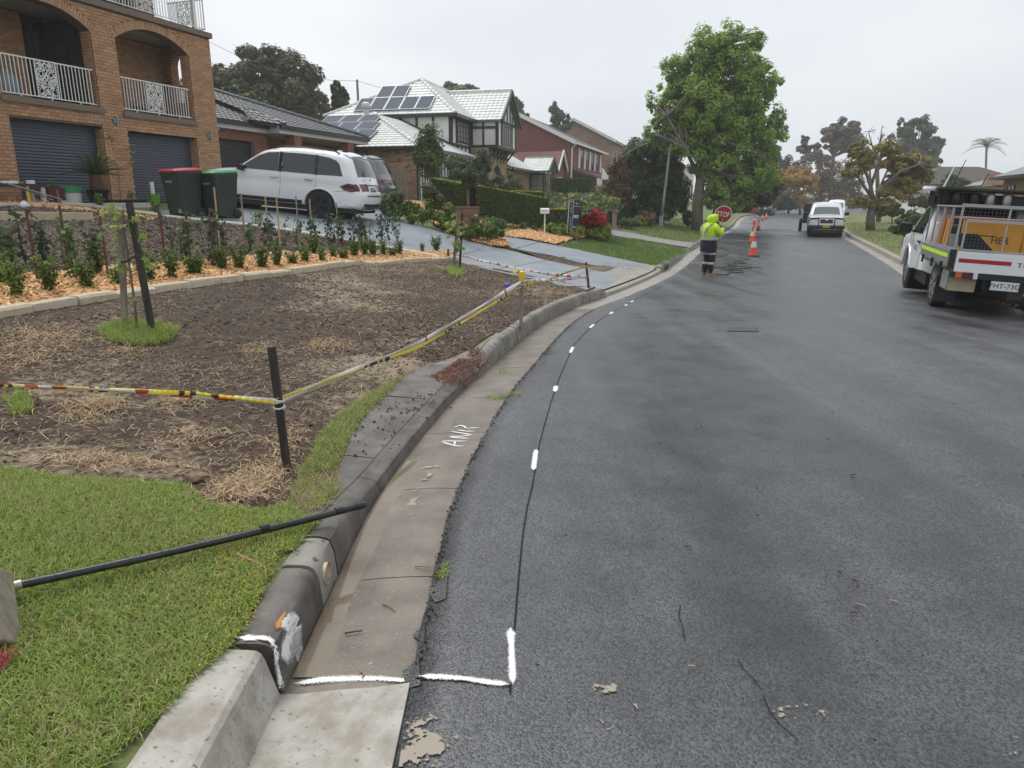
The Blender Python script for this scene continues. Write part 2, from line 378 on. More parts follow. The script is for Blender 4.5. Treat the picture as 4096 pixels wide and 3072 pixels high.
def lk(y, off=0):
 """a point beside the left kerb line: off metres to the left of the face"""
 x=LKx(y); nx=np.interp(y, LK[:, 1], LN[:, 0]); ny=np.interp(y, LK[:, 1], LN[:, 1]); return np.array([x+nx*off, y+ny*off])
ys=np.concatenate([np.arange(-10,30,.12), np.arange(30,80,.5), np.arange(80,235,2.)])
V=[]; nA=22
for i, y in enumerate(ys):
 wob=(.016*fbm(np.array([y]), np.array([0.]),1.6,3)[0]+.004*math.sin(y*13))*(1 if 2.3 < y < 40 else .1)
 a=lk(y, -.46+wob); b=np.array([RKx(y), y]); k=int(np.argmin(((RK-np.array([a[0], a[1]]))**2).sum(1))); tgt=RK[k]
 q=min(len(RK)-1, k); b=RK[q]-RN[q]*(-.40)
 V.append((a[0], a[1], road_z(a[1])-.03))
 for j in range(nA):
  f=j/(nA-1); f=f*f*.6+f*.4; p=a*(1-f)+b*f; V.append((p[0], p[1], float(road_z(p[1]))+.004))
nA += 1
F=[(i*nA+j, i*nA+j+1,(i+1)*nA+j+1,(i+1)*nA+j) for i in range(len(ys)-1) for j in range(nA-1)]
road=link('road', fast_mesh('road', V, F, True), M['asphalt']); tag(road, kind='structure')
M['conc_old'] = mat('stained_concrete', (.115,.094,.07),.36,(.225,.19,.15),3.5,8, bump=.35, bscale=70, fleck=((.4,.36,.3),85,.68), dist=.004)
M['conc_dark'] = mat('blackened_concrete', (.05,.044,.038),.5,(.15,.132,.115),5,9, bump=.45, bscale=60, fleck=((.2,.18,.15),70,.7), dist=.005)
M['conc_new'] = mat('pale_new_concrete', (.25,.22,.175),.75,(.43,.41,.365),7,12, bump=.5, bscale=70, ramp=(.33,.6), fleck=((.2,.165,.125),55,.66), dist=.004)
M['conc_grey'] = mat('grey_kerb_concrete', (.16,.15,.125),.7,(.3,.28,.24),4,6, bump=.4, bscale=50, fleck=((.09,.085,.07),14,.62), dist=.005)
M['conc_drive'] = mat('blue_grey_driveway_concrete', (.175,.205,.23),.5,(.26,.29,.315),1.4,6, bump=.2, bscale=70, stretch=(1,1,1), dist=.003)
M['conc_crossing'] = mat('pale_brown_crossing_concrete', (.24,.22,.185),.65,(.34,.315,.28),2.2,6, bump=.25, bscale=60, dist=.003)
def gut_z(off, y): return float(road_z(y))-.004-.04*(1-min(1, max(0,-off/.46)))
def strip(name, mat_, ya, yb, sec, parent, step=.12, smooth=35, gap=.004, K=lk):
 n=max(2, int((yb-ya)/step)+1); rings=[]
 for y in np.linspace(ya+gap, yb-gap, n):
  rings.append([(*K(y, o), z) for o, z in sec(y)])
 mb=MB(); mb.loft(rings); return mb.build(name, mat_, parent, smooth=smooth)
gutter=empty('gutter'); tag(gutter, kind='structure')
def gsec(y):
 rz=float(road_z(y)); j = .003*math.sin(y*7)
 return [(.02, gut_z(0, y)),(-.06, gut_z(-.06, y)-.004),(-.2, gut_z(-.2, y)+j),(-.33, gut_z(-.33, y)),(-.52, rz-.012),(-.52, rz-.16),(.02, rz-.16)]
gsec_new=lambda y: [(o, z+.008) for o, z in gsec(y)[:4]]+[(-.455, float(road_z(y))+.012),(-.465, float(road_z(y))-.16),(.02, float(road_z(y))-.16)]
cuts=[-8,-3,2.19,2.97,4.05,5.15,6.15,7.3,8.6,10.2,12.2,14.3,17.4,20.6,24,28,33,39,46,55,66,80,100]
for a, b in zip(cuts, cuts[1:]):
 o=strip('concrete_slab', M['conc_new'] if b <= 2.2 else (M['conc_old'] if b < 14 else M['conc_crossing']), a, b, gsec_new if b <= 2.2 else gsec, gutter, step=.12 if b < 30 else .5)
kerb=empty('kerb'); tag(kerb, kind='structure')
def ksec(y):
 h=float(kerb_h(y)); rz=float(road_z(y)); b=gut_z(0, y)-.03; bat = .035+.06*(.155-h)/.12
 j=[.005*fbm(np.array([y]), np.array([k*.7]),7,3,5)[0] for k in range(4)]; return [(0, b),(bat*.4+j[0], rz+h*.55),(bat*.62+j[1], rz+h-.04*h/.155),(bat*.9+j[2], rz+h-.014+j[3]*.6),(bat+.02, rz+h-.002),(bat+.05, rz+h+.004),(.15, rz+h+.004),(.17, rz+h-.004),(.175, b-.1),(0, b-.1)]
def ksec_new(y):      # the newer kerb: broader and rounder
 rz=float(road_z(y)); h = .15
 return [(.0, rz-.06),(.02, rz+.01),(.05, rz+h-.034),(.058, rz+h-.014),(.076, rz+h-.001),(.11, rz+h+.003),(.25, rz+h+.004),(.262, rz+h-.02),(.265, rz-.15),(0, rz-.15)]
kc=[(-8,-2.4, 'conc_new'),(-2.4,2.18, 'conc_new'),(2.2,2.74, 'conc_dark'),(2.76,3.02, 'conc_grey'),(3.03,4.0, 'conc_dark'),(4.0,5.3, 'conc_dark'),(5.3,6.9, 'conc_dark'),(6.9,7.62, 'conc_old'),(7.62,8.1, 'conc_grey'),(8.1,8.75, 'conc_grey'),(8.78,10.6, 'conc_grey'),(10.6,12.4, 'conc_grey'),(12.4,13.3, 'conc_grey'),(13.3,14.3, 'conc_grey'),
 (14.34,17.2, 'conc_crossing'),(17.2,20.5, 'conc_crossing'),(20.55,21.0, 'conc_grey'),(22.0,24.5, 'conc_grey'),(24.5,26, 'conc_grey'),(26,29.2, 'conc_crossing'),(29.2,33, 'conc_grey'),(33,40, 'conc_grey'),(40,50, 'conc_grey'),(50,62, 'conc_grey'),(62,78, 'conc_grey'),(78,100, 'conc_grey'),(100,130, 'conc_grey')]
for a, b, m in kc: strip('kerb_block', M[m], a, b, ksec_new if b < 2.19 else ksec, kerb, step=.1 if b < 30 else .6, smooth=28 if b < 2.19 else 40)
# drain inlet in the kerb beyond the second driveway
dr=empty('drain_inlet', (*lk(21.5,0), float(road_z(21.5))),0, 'dark slot of a stormwater drain under its concrete lintel in the kerb', 'drain')
mb=MB()
rings=[[(*(lk(y, o)-lk(21.5,0)), z) for o, z in ((.0,.1),(.0,.17),(.2,.17),(.2,.1))] for y in np.linspace(21.0,22.0,8)]; mb.loft(rings); mb.build('lintel', M['conc_grey'], dr)
mb=MB(); rings=[[(*(lk(y, o)-lk(21.5,0)), z) for o, z in ((.05,-.08),(.05,.1),(.19,.1),(.19,-.08))] for y in np.linspace(21.0,22.0,8)]; mb.loft(rings); mb.build('slot', M['black'], dr)
# the far kerb
rk=empty('far_kerb'); tag(rk, kind='structure')
def rkp(i): return RK[i],-RN[i]
n=len(RK); i=0
while i < n-6:
 j=min(n-1, i+(6 if RK[i][1] < 60 else 16)); rings=[]
 low=15.5 < RK[i][1] < 20
 for k in range(i, j+1):
  p, q=rkp(k); z=float(road_z(p[1])); h = .035 if low else .13
  f=(k-i)/(j-i); sh = .01*(1-2*f)
  rings.append([(p[0]-q[0]*.42, p[1]-q[1]*.42, z-.0),(p[0], p[1], z-.03),(p[0]+q[0]*.02, p[1]+q[1]*.02, z+h-.02),(p[0]+q[0]*.05, p[1]+q[1]*.05, z+h),(p[0]+q[0]*.2, p[1]+q[1]*.2, z+h),(p[0]+q[0]*.2, p[1]+q[1]*.2, z-.2),(p[0]-q[0]*.42, p[1]-q[1]*.42, z-.2)])
 d = rings[-1][0]; MB().loft(rings).build('kerb_block', M['conc_crossing'] if (low or i % 3 == 0) else M['conc_grey'], rk, smooth=40); i = j
# ---------------------------------------------------------------- ground on both sides
M['lawn'] = mat('lawn', (.085,.13,.03),.85,(.16,.19,.06),1.1,6, bump=.9, bscale=45, fleck=((.2,.19,.08),9,.66), dist=.03)
M['lawn_far'] = mat('far_lawn', (.1,.135,.03),.85,(.17,.175,.06),.7,6, bump=.8, bscale=18, fleck=((.24,.21,.1),3,.66), dist=.04)
M['lawn_near'] = mat('lawn_thatch', (.07,.085,.025),.9,(.11,.1,.04),14,5, bump=.8, bscale=90, dist=.02)
M['soil'] = mat('dug_soil', (.034,.02,.012),.92,(.095,.06,.036),6,8, bump=1.0, bscale=26, fleck=((.2,.16,.11),22,.64), dist=.03)
_m = M['soil']; _n, _L = _m.node_tree.nodes, _m.node_tree.links.new; _p = _n['Principled BSDF']; _src = _p.inputs['Base Color'].links[0].from_socket; _co = _n.new('ShaderNodeTexCoord')
def _nz(sc, d): a = _n.new('ShaderNodeTexNoise'); a.inputs['Scale'].default_value = sc; a.inputs['Detail'].default_value = d; a.inputs['Roughness'].default_value = .65; _L(_co.outputs['Object'], a.inputs['Vector']); return a.outputs['Fac']
_a = _n.new('ShaderNodeMath'); _a.operation = 'MULTIPLY_ADD'; _a.inputs[1].default_value = .45; _L(_nz(14,5), _a.inputs[0]); _b = _n.new('ShaderNodeMath'); _b.operation = 'MULTIPLY'; _b.inputs[1].default_value = .85; _L(_nz(.55,6), _b.inputs[0]); _L(_b.outputs[0], _a.inputs[2])
_r = _n.new('ShaderNodeValToRGB'); _r.color_ramp.elements[0].position = .665; _r.color_ramp.elements[1].position = .79; _L(_a.outputs[0], _r.inputs['Fac']); _x = _n.new('ShaderNodeMixRGB'); _L(_r.outputs[0], _x.inputs[0]); _L(_src, _x.inputs[1]); _x.inputs[2].default_value = (.3,.235,.155,1); _L(_x.outputs[0], _p.inputs['Base Color'])
M['sand'] = mat('sandy_dry_grass', (.13,.1,.065),.95,(.3,.25,.17),5,7, bump=.8, bscale=40, dist=.02)
M['mulch'] = mat('orange_mulch', (.42,.19,.07),.85,(.62,.34,.14),18,6, bump=1, bscale=30, dist=.03)
M['barksoil'] = mat('bark_soil', (.065,.045,.032),.92,(.16,.125,.095),9,7, bump=1.0, bscale=22, fleck=((.24,.19,.14),18,.64), dist=.04)
SO=np.array([.14,.24,.35,.55,.8,1.1,1.5,2,2.6,3.2,4,5,6,7,8,9.2,10.5,12,13.5,15,17,20,25,32,45,65,95,140,210,320,480])
def side_sheet(P, N, sg, so, name, m):
 d=so[None]; X=P[:, 0, None]+sg*N[:, 0, None]*d; Y=P[:, 1, None]+sg*N[:, 1, None]*d
 Z=ground_z(X, Y); k=len(so)
 V=np.stack([X, Y, Z-.012],-1).reshape(-1,3); F=[(i*k+j, i*k+j+1,(i+1)*k+j+1,(i+1)*k+j) for i in range(len(P)-1) for j in range(k-1)]
 o=link(name, fast_mesh(name, V, F, True), m)
 bm=bmesh.new(); bm.from_mesh(o.data); bmesh.ops.recalc_face_normals(bm, faces=bm.faces[:])
 if sum(f.normal.z for f in bm.faces) < 0: bmesh.ops.reverse_faces(bm, faces=bm.faces[:])
 bm.to_mesh(o.data); bm.free(); return tag(o, kind='structure')
ext=lambda P: np.vstack([P[0]+np.array([[0,-50]]), P, P[-1]+(P[-1]-P[-3])/np.linalg.norm(P[-1]-P[-3])*[[120],[400]]])
side_sheet(LK, LN, 1, SO, 'grass_verge', M['lawn'])
side_sheet(RK, RN, -1, np.array([.16,.3,.6,1,1.6,2.5,4,6,9,13,18,25,34,46,60]), 'lawn_slope', M['lawn_far'])
mb=MB(); mb.add([(-1500,-300,-2.6),(1500,-300,-2.6),(1500,2500,-2.6),(-1500,2500,-2.6)],[(0,1,2,3)]); tag(mb.build('ground', M['lawn_far']), kind='structure')
def top_z(x, y):
 x=np.asarray(x, float); y=np.asarray(y, float); s=np.asarray(side(LK, LN, x, y)); rz=road_z(y)
 h=kerb_h(y); new=y < 2.19
 gut=rz-.004-.04*(1-np.clip(-s/.46,0,1))+np.where(new, .008,0)
 b = .035+.06*(.155-h)/.12
 kold=np.interp(s/b, [0,.4,.62,.9,1.36,2],[0,.62,.774,.908,.97,1.0])*(h+.04)+rz-.036
 kb=np.where(new, rz+np.interp(s, [0,.02,.05,.058,.076,.11],[-.06,.01,.116,.136,.149,.153]), kold)
 return np.where(s < -.46, rz+.006, np.where(s < 0, gut, np.where(s < .17, np.maximum(kb, gut), ground_z(x, y))))
def tp(px, py):
 """as gp, but onto asphalt, gutter and kerb"""
 r=view_ray(px, py); k=np.concatenate([np.arange(1.3,12,.25), np.arange(12,45,.6), np.arange(45,140,2.)]); P=r[None]*k[:, None]; h=P[:, 2]-top_z(P[:, 0], P[:, 1]); i=max(1, int(np.argmax(h < 0)))
 kk=np.linspace(k[i-1], k[i],60); P=r[None]*kk[:, None]; h=P[:, 2]-top_z(P[:, 0], P[:, 1]); j=int(np.argmax(h < 0)) if (h < 0).any() else 59
 return Vector(P[j])
# slabs of the old crossing behind the let-down kerb
def T(*pts): return [g(*p) for p in pts]
apron=empty('footpath'); tag(apron, kind='structure')
def kedge(ya, yb, off=.14): return [Vector((*lk(y, off),0)) for y in np.linspace(ya, yb, 8)]
for ya, yb, outer in ((3.0,4.32,((742,988),(728,1030),(715,1085),(640,1128))),(4.33,5.72,((832,858),(800,885),(768,925),(744,986))),(5.73,6.95,((925,792),(880,806),(834,856))),(6.96,8.0,((1030,752),(985,770),(928,791)))):
 o=patch('concrete_slab', kedge(ya, yb)+T(*outer), M['conc_dark'] if ya < 5 else M['conc_old'] if ya > 6.9 else M['conc_dark'], dz=.0085, step=.14, parent=apron, kind=None)
# ---------------------------------------------------------------- driveways, crossings, beds
drive=empty('driveway'); tag(drive, kind='structure')
S_=lambda *p: [gp(*q) for q in p]
d1=S_((940,905),(1150,932),(1404,974),(1650,1012),(1800,1040),(1850,1058),(1970,1088),(2086,1113),(2202,1133),(2348,1168),(2484,1110),(2300,1070),(2130,1030),(1966,992),(1870,968),(1780,938),(1720,920),(1640,895),(1600,870),(1640,840),(1560,815),(1450,815),(1380,822),(1000,790),(900,820),(640,850),(560,850))
patch('concrete_slab', d1, M['conc_drive'], dz=.035, step=.3, parent=drive, kind=None)
d2=S_((2046,996),(2300,1051),(2524,1084),(2596,1062),(2400,1022),(2300,1000),(2223,985),(2120,965),(2012,948),(1930,920),(1860,900),(1700,850),(1750,806),(1880,806),(1905,845),(1960,905))
patch('concrete_slab', d2, M['conc_drive'], dz=.03, step=.3, parent=drive, kind=None)
# sawn control joints in the driveway
for a, b in (((1790,1042),(1935,986)),((1960,1086),(2210,1033)),((2205,1132),(2380,1085)),((2060,1000),(2160,972))):
 A, B=gp(*a), gp(*b); q=[A+(B-A)*t for t in np.linspace(0,1,14)]; mb=MB()
 rings=[]
 for p in q:
  w=Vector((B-A)).to_2d().orthogonal().normalized()*.012; z=gz(p.x, p.y)+.039
  rings.append([(p.x-w.x, p.y-w.y, z),(p.x+w.x, p.y+w.y, z)])
 mb.loft(rings, cap=False, closed=False); mb.build('control_joint', M['conc_dark'], drive)
# concrete border of the driveway beside the garden
bd=empty('garden_border', (0,0,0),0, 'pale concrete border along the garden side of the driveway', 'border')
def ridge(pts, w, h, name, m, parent, seg=.55, gapw=.012, lift=0, jit=.0, collect=None):
 """a row of separate blocks laid along a line on the ground"""
 P=catmull([(p[0], p[1]) for p in pts],.05); d=np.r_[0, np.cumsum(np.linalg.norm(np.diff(P, axis=0), axis=1))]; s=0
 while s < d[-1]-.08:
  L_=seg*random.uniform(.75,1.3); e=min(s+L_, d[-1]); k=np.linspace(s+gapw/2, e-gapw/2,4); rings=[]
  ww, hh, jj=w*random.uniform(.9,1.1), h+random.uniform(-jit, jit), random.uniform(-jit, jit)
  for q in k:
   x, y=np.interp(q, d, P[:, 0]), np.interp(q, d, P[:, 1]); x2, y2=np.interp(q+.05, d, P[:, 0]), np.interp(q+.05, d, P[:, 1]); x1, y1=np.interp(q-.05, d, P[:, 0]), np.interp(q-.05, d, P[:, 1])
   t=Vector((x2-x1, y2-y1)).normalized(); nn=Vector((-t.y, t.x)); z=gz(x, y)+lift
   rings.append([(x+nn.x*o, y+nn.y*o, z+zz) for o, zz in ((-ww/2+jj, -.06),(-ww/2+jj+.004, hh*.75),(-ww/2+.025, hh),(ww/2-.02, hh+.004),(ww/2, hh*.7),(ww/2,-.06))])
  MB().loft(rings).build(name, m if not isinstance(m, list) else random.choice(m), parent, smooth=40); s=e
M['sandstone'] = mat('cream_sandstone', (.42,.35,.24),.85,(.56,.49,.37),7,6, bump=.35, bscale=45, fleck=((.28,.22,.14),20,.66), dist=.006)
M['limestone'] = mat('pale_grey_concrete_edge', (.5,.48,.43),.85,(.62,.6,.55),8,5, bump=.3, bscale=45, dist=.005)
ridge(S_((655,872),(900,898),(1150,928),(1404,972),(1600,1006),(1760,1036)),.22,.075, 'border_block', M['limestone'], bd, seg=1.5)
# ---- nature strip soil, dug over, with real relief
soil_poly=G((-330,1000),(-100,1012),(0,1017),(150,1040),(290,1046),(400,1056),(450,1092),(560,1110),(612,1088),(645,1010),(700,930),(800,850),(900,803),(1000,770),(1062,722))
soil_poly += [Vector((*lk(y, .1),0)) for y in np.arange(8.3,14.2,.3)]
soil_poly += G((1264,620),(1186,604),(1126,594),(1052,576),(990,563),(940,560),(800,573),(600,594),(400,621),(200,650),(0,683),(-330,735))
SPOLY=np.array([(p.x, p.y) for p in soil_poly])
def soil_relief(x, y):
 x, y=np.asarray(x, float), np.asarray(y, float); ed=np.full(x.shape, 9.)
 for p, q in zip(SPOLY, np.roll(SPOLY, -1,0)):
  ab=q-p; t=np.clip(((x-p[0])*ab[0]+(y-p[1])*ab[1])/(ab@ab+1e-9),0,1); ed=np.minimum(ed, np.hypot(x-p[0]-ab[0]*t, y-p[1]-ab[1]*t))
 k=sstep(0,.12, ed)
 near=np.clip(1.4-np.hypot(x, y)/9,.25,1)
 return -.03*(1-k)+k*(.02*fbm(x, y, 2.2,3,1)+.026*near*fbm(x, y, 11,4,2)+.01*near*np.abs(fbm(x, y, 34,2,3)))
sv, sf=drape(soil_poly, .03,.05, soil_relief, .35)
me=bpy.data.meshes.new('soil'); me.from_pydata([tuple(v) for v in sv],[], sf); me.polygons.foreach_set('use_smooth', [True]*len(me.polygons))
so_=link('soil', me, M['soil']); tag(so_, kind='structure')
bm=bmesh.new(); bm.from_mesh(me); bmesh.ops.recalc_face_normals(bm, faces=bm.faces[:])
if sum(x.normal.z for x in bm.faces) < 0: bmesh.ops.reverse_faces(bm, faces=bm.faces[:])
bm.to_mesh(me); bm.free()
# ---- mulch bed with chips, upper bark bed, islands
bed1=G((-300,735),(0,684),(200,650),(400,620),(600,594),(800,574),(930,562),(985,560),(975,548),(900,545),(840,553))+S_((1404,1014),(1188,1021),(1025,1030),(940,1044),(836,1054),(655,1070),(488,1079),(253,1101),(0,1124),(-400,1160))
patch('mulch_bed', bed1, M['mulch'], dz=.03, step=.25, fn=lambda x, y: .02*fbm(x, y, 3,3,5))
bed2=S_((-400,1155),(0,1122),(253,1099),(488,1077),(655,1068),(836,1052),(940,1042),(1025,1028),(1188,1018),(1404,1011),(1640,1012),(1400,974),(1150,932),(900,902),(655,876),(443,850),(271,826),(68,792),(0,790),(-400,780))
patch('bark_bed', bed2, M['barksoil'], dz=.03, step=.2, fn=lambda x, y: .04*fbm(x, y, 1.3,4,6))
isl=S_((1690,860),(1740,905),(1800,925),(1870,965),(1966,990),(2040,992),(2005,950),(1960,905),(1905,845),(1860,840),(1780,835))
patch('mulch_island', isl, M['mulch'], dz=.05, step=.25, fn=lambda x, y: .03*fbm(x, y, 3,3,7))
isl2=S_((2006,948),(2120,963),(2223,983),(2290,960),(2390,942),(2380,915),(2250,915),(2150,918),(2060,930))
patch('mulch_border', isl2, M['mulch'], dz=.045, step=.25, fn=lambda x, y: .03*fbm(x, y, 3,3,8))
isl3=S_((1570,820),(1690,838),(1760,862),(1850,885),(2000,905),(2180,925),(2150,900),(1990,872),(1850,848),(1700,812),(1600,805))
patch('mulch_edge', isl3, M['mulch'], dz=.05, step=.3)
stripd=S_((1990,985),(2120,1020),(2290,1066),(2430,1102),(2484,1114),(2548,1100),(2534,1078),(2310,1036),(2140,995),(2050,978))
patch('bare_earth', stripd, M['soil'], dz=.022, step=.2, fn=lambda x, y: .008*fbm(x, y, 2,3,9))
# crossing slabs
cro=empty('crossing'); tag(cro, kind='structure')
for ya, yb, m in ((14.4,17.0, 'conc_crossing'),(17.02,18.6, 'conc_crossing'),(18.62,20.5, 'conc_crossing')):
 ed=[Vector((*lk(y, .18),0)) for y in np.linspace(ya, yb, 7)]+[Vector((*lk(y, 1.15),0)) for y in np.linspace(yb, ya, 7)]
 patch('concrete_slab', ed, M[m], dz=.03, step=.2, parent=cro, kind=None)
for e in (14.25,17.6):
 pass
# paver drive of the next house
M['pavers'] = mat('grey_pavers', (.21,.2,.2),.7,(.3,.28,.27),5,5, bump=.4, bscale=30)
pv=S_((2435,915),(2560,940),(2680,962),(2790,985),(2762,1000),(2650,975),(2540,957),(2440,942))
pav=patch('paved_drive', pv, M['conc_drive'], dz=.02, step=.3)
pav.data.materials.clear(); pav.data.materials.append(M['pavers'])
# stone edging of the mulch bed: each stone its own piece
edg=empty('garden_edging', (0,0,0),0, 'row of cream stones edging the orange mulch bed above the dug soil', 'edging')
ridge(G((-120,703),(0,688),(200,654),(400,624),(600,597),(800,577),(930,566),(985,564)),.2,.1, 'edging_stone', M['sandstone'], edg, seg=.6, jit=.012)
edg2=empty('garden_edging', (0,0,0),0, 'thin cream edging between the mulch bed and the bark bed behind it', 'edging')
ridge(S_((-200,1142),(0,1124),(253,1101),(488,1079),(655,1070),(836,1054),(1025,1030),(1188,1020),(1404,1013),(1560,1012)),.08,.06, 'edging_stone', M['sandstone'], edg2, seg=1.0, jit=.008)
edg3=empty('garden_edging', (0,0,0),0, 'cream kerbing along the top of the bark bed before the garages', 'edging')
ridge(S_((-200,790),(0,790),(68,790),(271,823),(443,846),(640,871)),.2,.09, 'edging_stone', M['sandstone'], edg3, seg=1.1, jit=.01)
# ---------------------------------------------------------------- houses: helpers
def brickmat(name, cols, mortar=False, fleck=(.035,.022,.016), fs=26, ft=.66): return mat(name, cols[0],.85, island=cols, bump=.4, bscale=60, fleck=(fleck, fs, ft), dist=.004)
M['brick_tan'] = brickmat('tan_brick', [(.41,.225,.12),(.49,.28,.155),(.37,.2,.105),(.53,.315,.18),(.44,.245,.135)])
M['mortar_dark'] = mat('dark_mortar', (.11,.065,.042),.95,(.17,.11,.075),20, bump=.3)
M['brick_red'] = brickmat('brown_red_brick', [(.22,.09,.055),(.29,.125,.075),(.25,.1,.062),(.33,.15,.09)], ft=.72)
M['mortar_grey'] = mat('grey_mortar', (.26,.2,.155),.95,(.32,.26,.2),20, bump=.3)
M['brick_clinker'] = brickmat('mottled_clinker_brick', [(.4,.27,.16),(.5,.34,.2),(.17,.115,.08),(.44,.27,.16),(.54,.37,.22),(.33,.21,.13)], ft=.7)
M['brick_pier'] = brickmat('letterbox_brick', [(.2,.1,.065),(.27,.14,.09),(.3,.16,.1),(.16,.085,.06)], ft=.7)
def bricktex(name, c1, c2, mo, sc=1.0):
 if name in MATS: return MATS[name]
 m = bpy.data.materials.new(name); m.use_nodes = True; n = m.node_tree.nodes; L = m.node_tree.links.new; p = n['Principled BSDF']; p.inputs['Roughness'].default_value = .85
 co = n.new('ShaderNodeTexCoord'); mp = n.new('ShaderNodeMapping'); sep = n.new('ShaderNodeSeparateXYZ'); ad = n.new('ShaderNodeMath'); cm = n.new('ShaderNodeCombineXYZ')
 L(co.outputs['Object'], sep.inputs[0]); L(sep.outputs[0], ad.inputs[0]); L(sep.outputs[1], ad.inputs[1]); L(ad.outputs[0], cm.inputs[0]); L(sep.outputs[2], cm.inputs[1])
 b = n.new('ShaderNodeTexBrick'); L(cm.outputs[0], b.inputs['Vector']); b.inputs['Color1'].default_value = (*c1,1); b.inputs['Color2'].default_value = (*c2,1); b.inputs['Mortar'].default_value = (*mo, 1)
 b.inputs['Scale'].default_value = 1; b.inputs['Brick Width'].default_value = .24*sc; b.inputs['Row Height'].default_value = .086*sc; b.inputs['Mortar Size'].default_value = .008; b.inputs['Bias'].default_value = -.1
 nz = n.new('ShaderNodeTexNoise'); nz.inputs['Scale'].default_value = 1.2; nz.inputs['Detail'].default_value = 6; L(co.outputs['Object'], nz.inputs['Vector'])
 hs = n.new('ShaderNodeHueSaturation'); mr = n.new('ShaderNodeMapRange'); mr.inputs['To Min'].default_value = .7; mr.inputs['To Max'].default_value = 1.3; L(nz.outputs['Fac'], mr.inputs['Value']); L(mr.outputs[0], hs.inputs['Value']); L(b.outputs['Color'], hs.inputs['Color']); L(hs.outputs[0], p.inputs['Base Color'])
 bu = n.new('ShaderNodeBump'); bu.inputs['Strength'].default_value = .6; bu.inputs['Distance'].default_value = .01; bu.invert = True; L(b.outputs['Fac'], bu.inputs['Height']); L(bu.outputs[0], p.inputs['Normal'])
 MATS[name]=m; return m
M['bt_tan'] = bricktex('tan_brickwork', (.4,.2,.09),(.34,.16,.07),(.1,.062,.04)); M['bt_red'] = bricktex('red_brickwork', (.23,.055,.04),(.17,.04,.03),(.21,.13,.11))
M['bt_brown'] = bricktex('brown_brickwork', (.25,.135,.085),(.17,.09,.058),(.26,.21,.17)); M['bt_pink'] = bricktex('pinkish_brickwork', (.32,.19,.125),(.25,.14,.09),(.36,.3,.24))
M['tile_dark'] = mat('charcoal_roof_tile', (.05,.054,.062),.42,(.085,.09,.1),5, island=.22, bump=.15, bscale=30, spec=.6); M['tile_pale'] = mat('pale_green_grey_roof_tile', (.6,.62,.58),.5,(.7,.72,.68),4, island=.08, bump=.15, bscale=30)
M['tile_brown'] = mat('brown_roof_tile', (.052,.04,.036),.6,(.085,.066,.058),5, island=.2); M['tile_red'] = mat('red_roof_tile', (.12,.04,.03),.7,(.18,.07,.05),4, island=.2)
M['tile_grey'] = mat('grey_roof_tile', (.16,.165,.17),.55,(.24,.245,.25),4, island=.15)
M['underlay'] = mat('roof_underlay', (.03,.03,.032),.9); M['underlay_pale'] = mat('pale_roof_underlay', (.2,.215,.195),.9)
M['render'] = mat('white_render', (.78,.77,.74),.85,(.84,.83,.8),3, bump=.4, bscale=40); M['beam'] = mat('black_stained_timber', (.02,.018,.017),.6,(.035,.03,.028),8, bump=.3, bscale=30)
M['gutter_black'] = mat('black_gutter', (.022,.024,.027),.35); M['soffit'] = mat('soffit_white', (.6,.6,.58),.7); M['roller'] = mat('slate_blue_roller_door', (.052,.062,.088),.4,(.04,.05,.07),4, spec=.6)
M['rollerblack'] = mat('black_roller_door', (.016,.017,.02),.4); M['slab'] = mat('pebble_concrete', (.14,.105,.08),.85,(.26,.2,.155),30,4, bump=.6, bscale=60, dist=.01); M['doorwhite'] = mat('white_door', (.7,.71,.7),.5)
M['doordark'] = mat('dark_bronze_frame', (.022,.015,.013),.4); M['curtain'] = mat('pale_curtain', (.35,.35,.34),.9,(.22,.22,.22),3, stretch=(12,12,.4)); M['solar'] = mat('solar_panel', (.07,.09,.115),.6, spec=.08); M['solarframe'] = mat('panel_frame', (.3,.32,.34),.4, metal=.6)
M['dark_in'] = mat('dark_interior', (.02,.017,.015),.9); M['ceiling'] = mat('balcony_ceiling', (.36,.34,.3),.9)
def frame(name, x, y, yaw, label, cat, group=None):
 return empty(name, (x, y, 0), R(90-yaw), label, cat, group)
def lay_bricks(u0, u1, v0, v1, holes=(), arcs=(), bw=.23, bh=.076, j=.01, phase=0):
 """stretcher bond clipped to openings. holes: (u0,u1,v0,v1); arcs: (cu, cv, r, vspring) removes inside the circle above vspring"""
 out=[]; row=0; v=v0
 while v+bh <= v1+.02:
  vm=v+bh/2; blk=[(a, b) for a, b, c, d in holes if c-.02 < vm < d+.02]
  for cu, cv, r, vs in arcs:
   if vm > vs-.02 and abs(vm-cv) < r: h=math.sqrt(r*r-(vm-cv)**2); h=min(h, 1.41+.72*max(0, vm-vs-.12)) if r > 2 else h; blk.append((cu-h, cu+h))
  segs=[(u0, u1)]
  for a, b in blk:
   ns=[]
   for p, q in segs:
    if b <= p or a >= q: ns.append((p, q))
    else:
     if a-p > .03: ns.append((p, a))
     if q-b > .03: ns.append((b, q))
   segs=ns
  for p, q in segs:
   k=math.floor((p-u0-(row % 2)*.12-phase)/(bw+j)); u=u0+(row % 2)*.12+phase+k*(bw+j)
   while u < q:
    a, b=max(u, p+.004), min(u+bw, q-.004)
    if b-a > .035: out.append((a, b, v, min(v+bh, v1)))
    u += bw+j
  v += bh+j; row += 1
 return out
BRK = {}
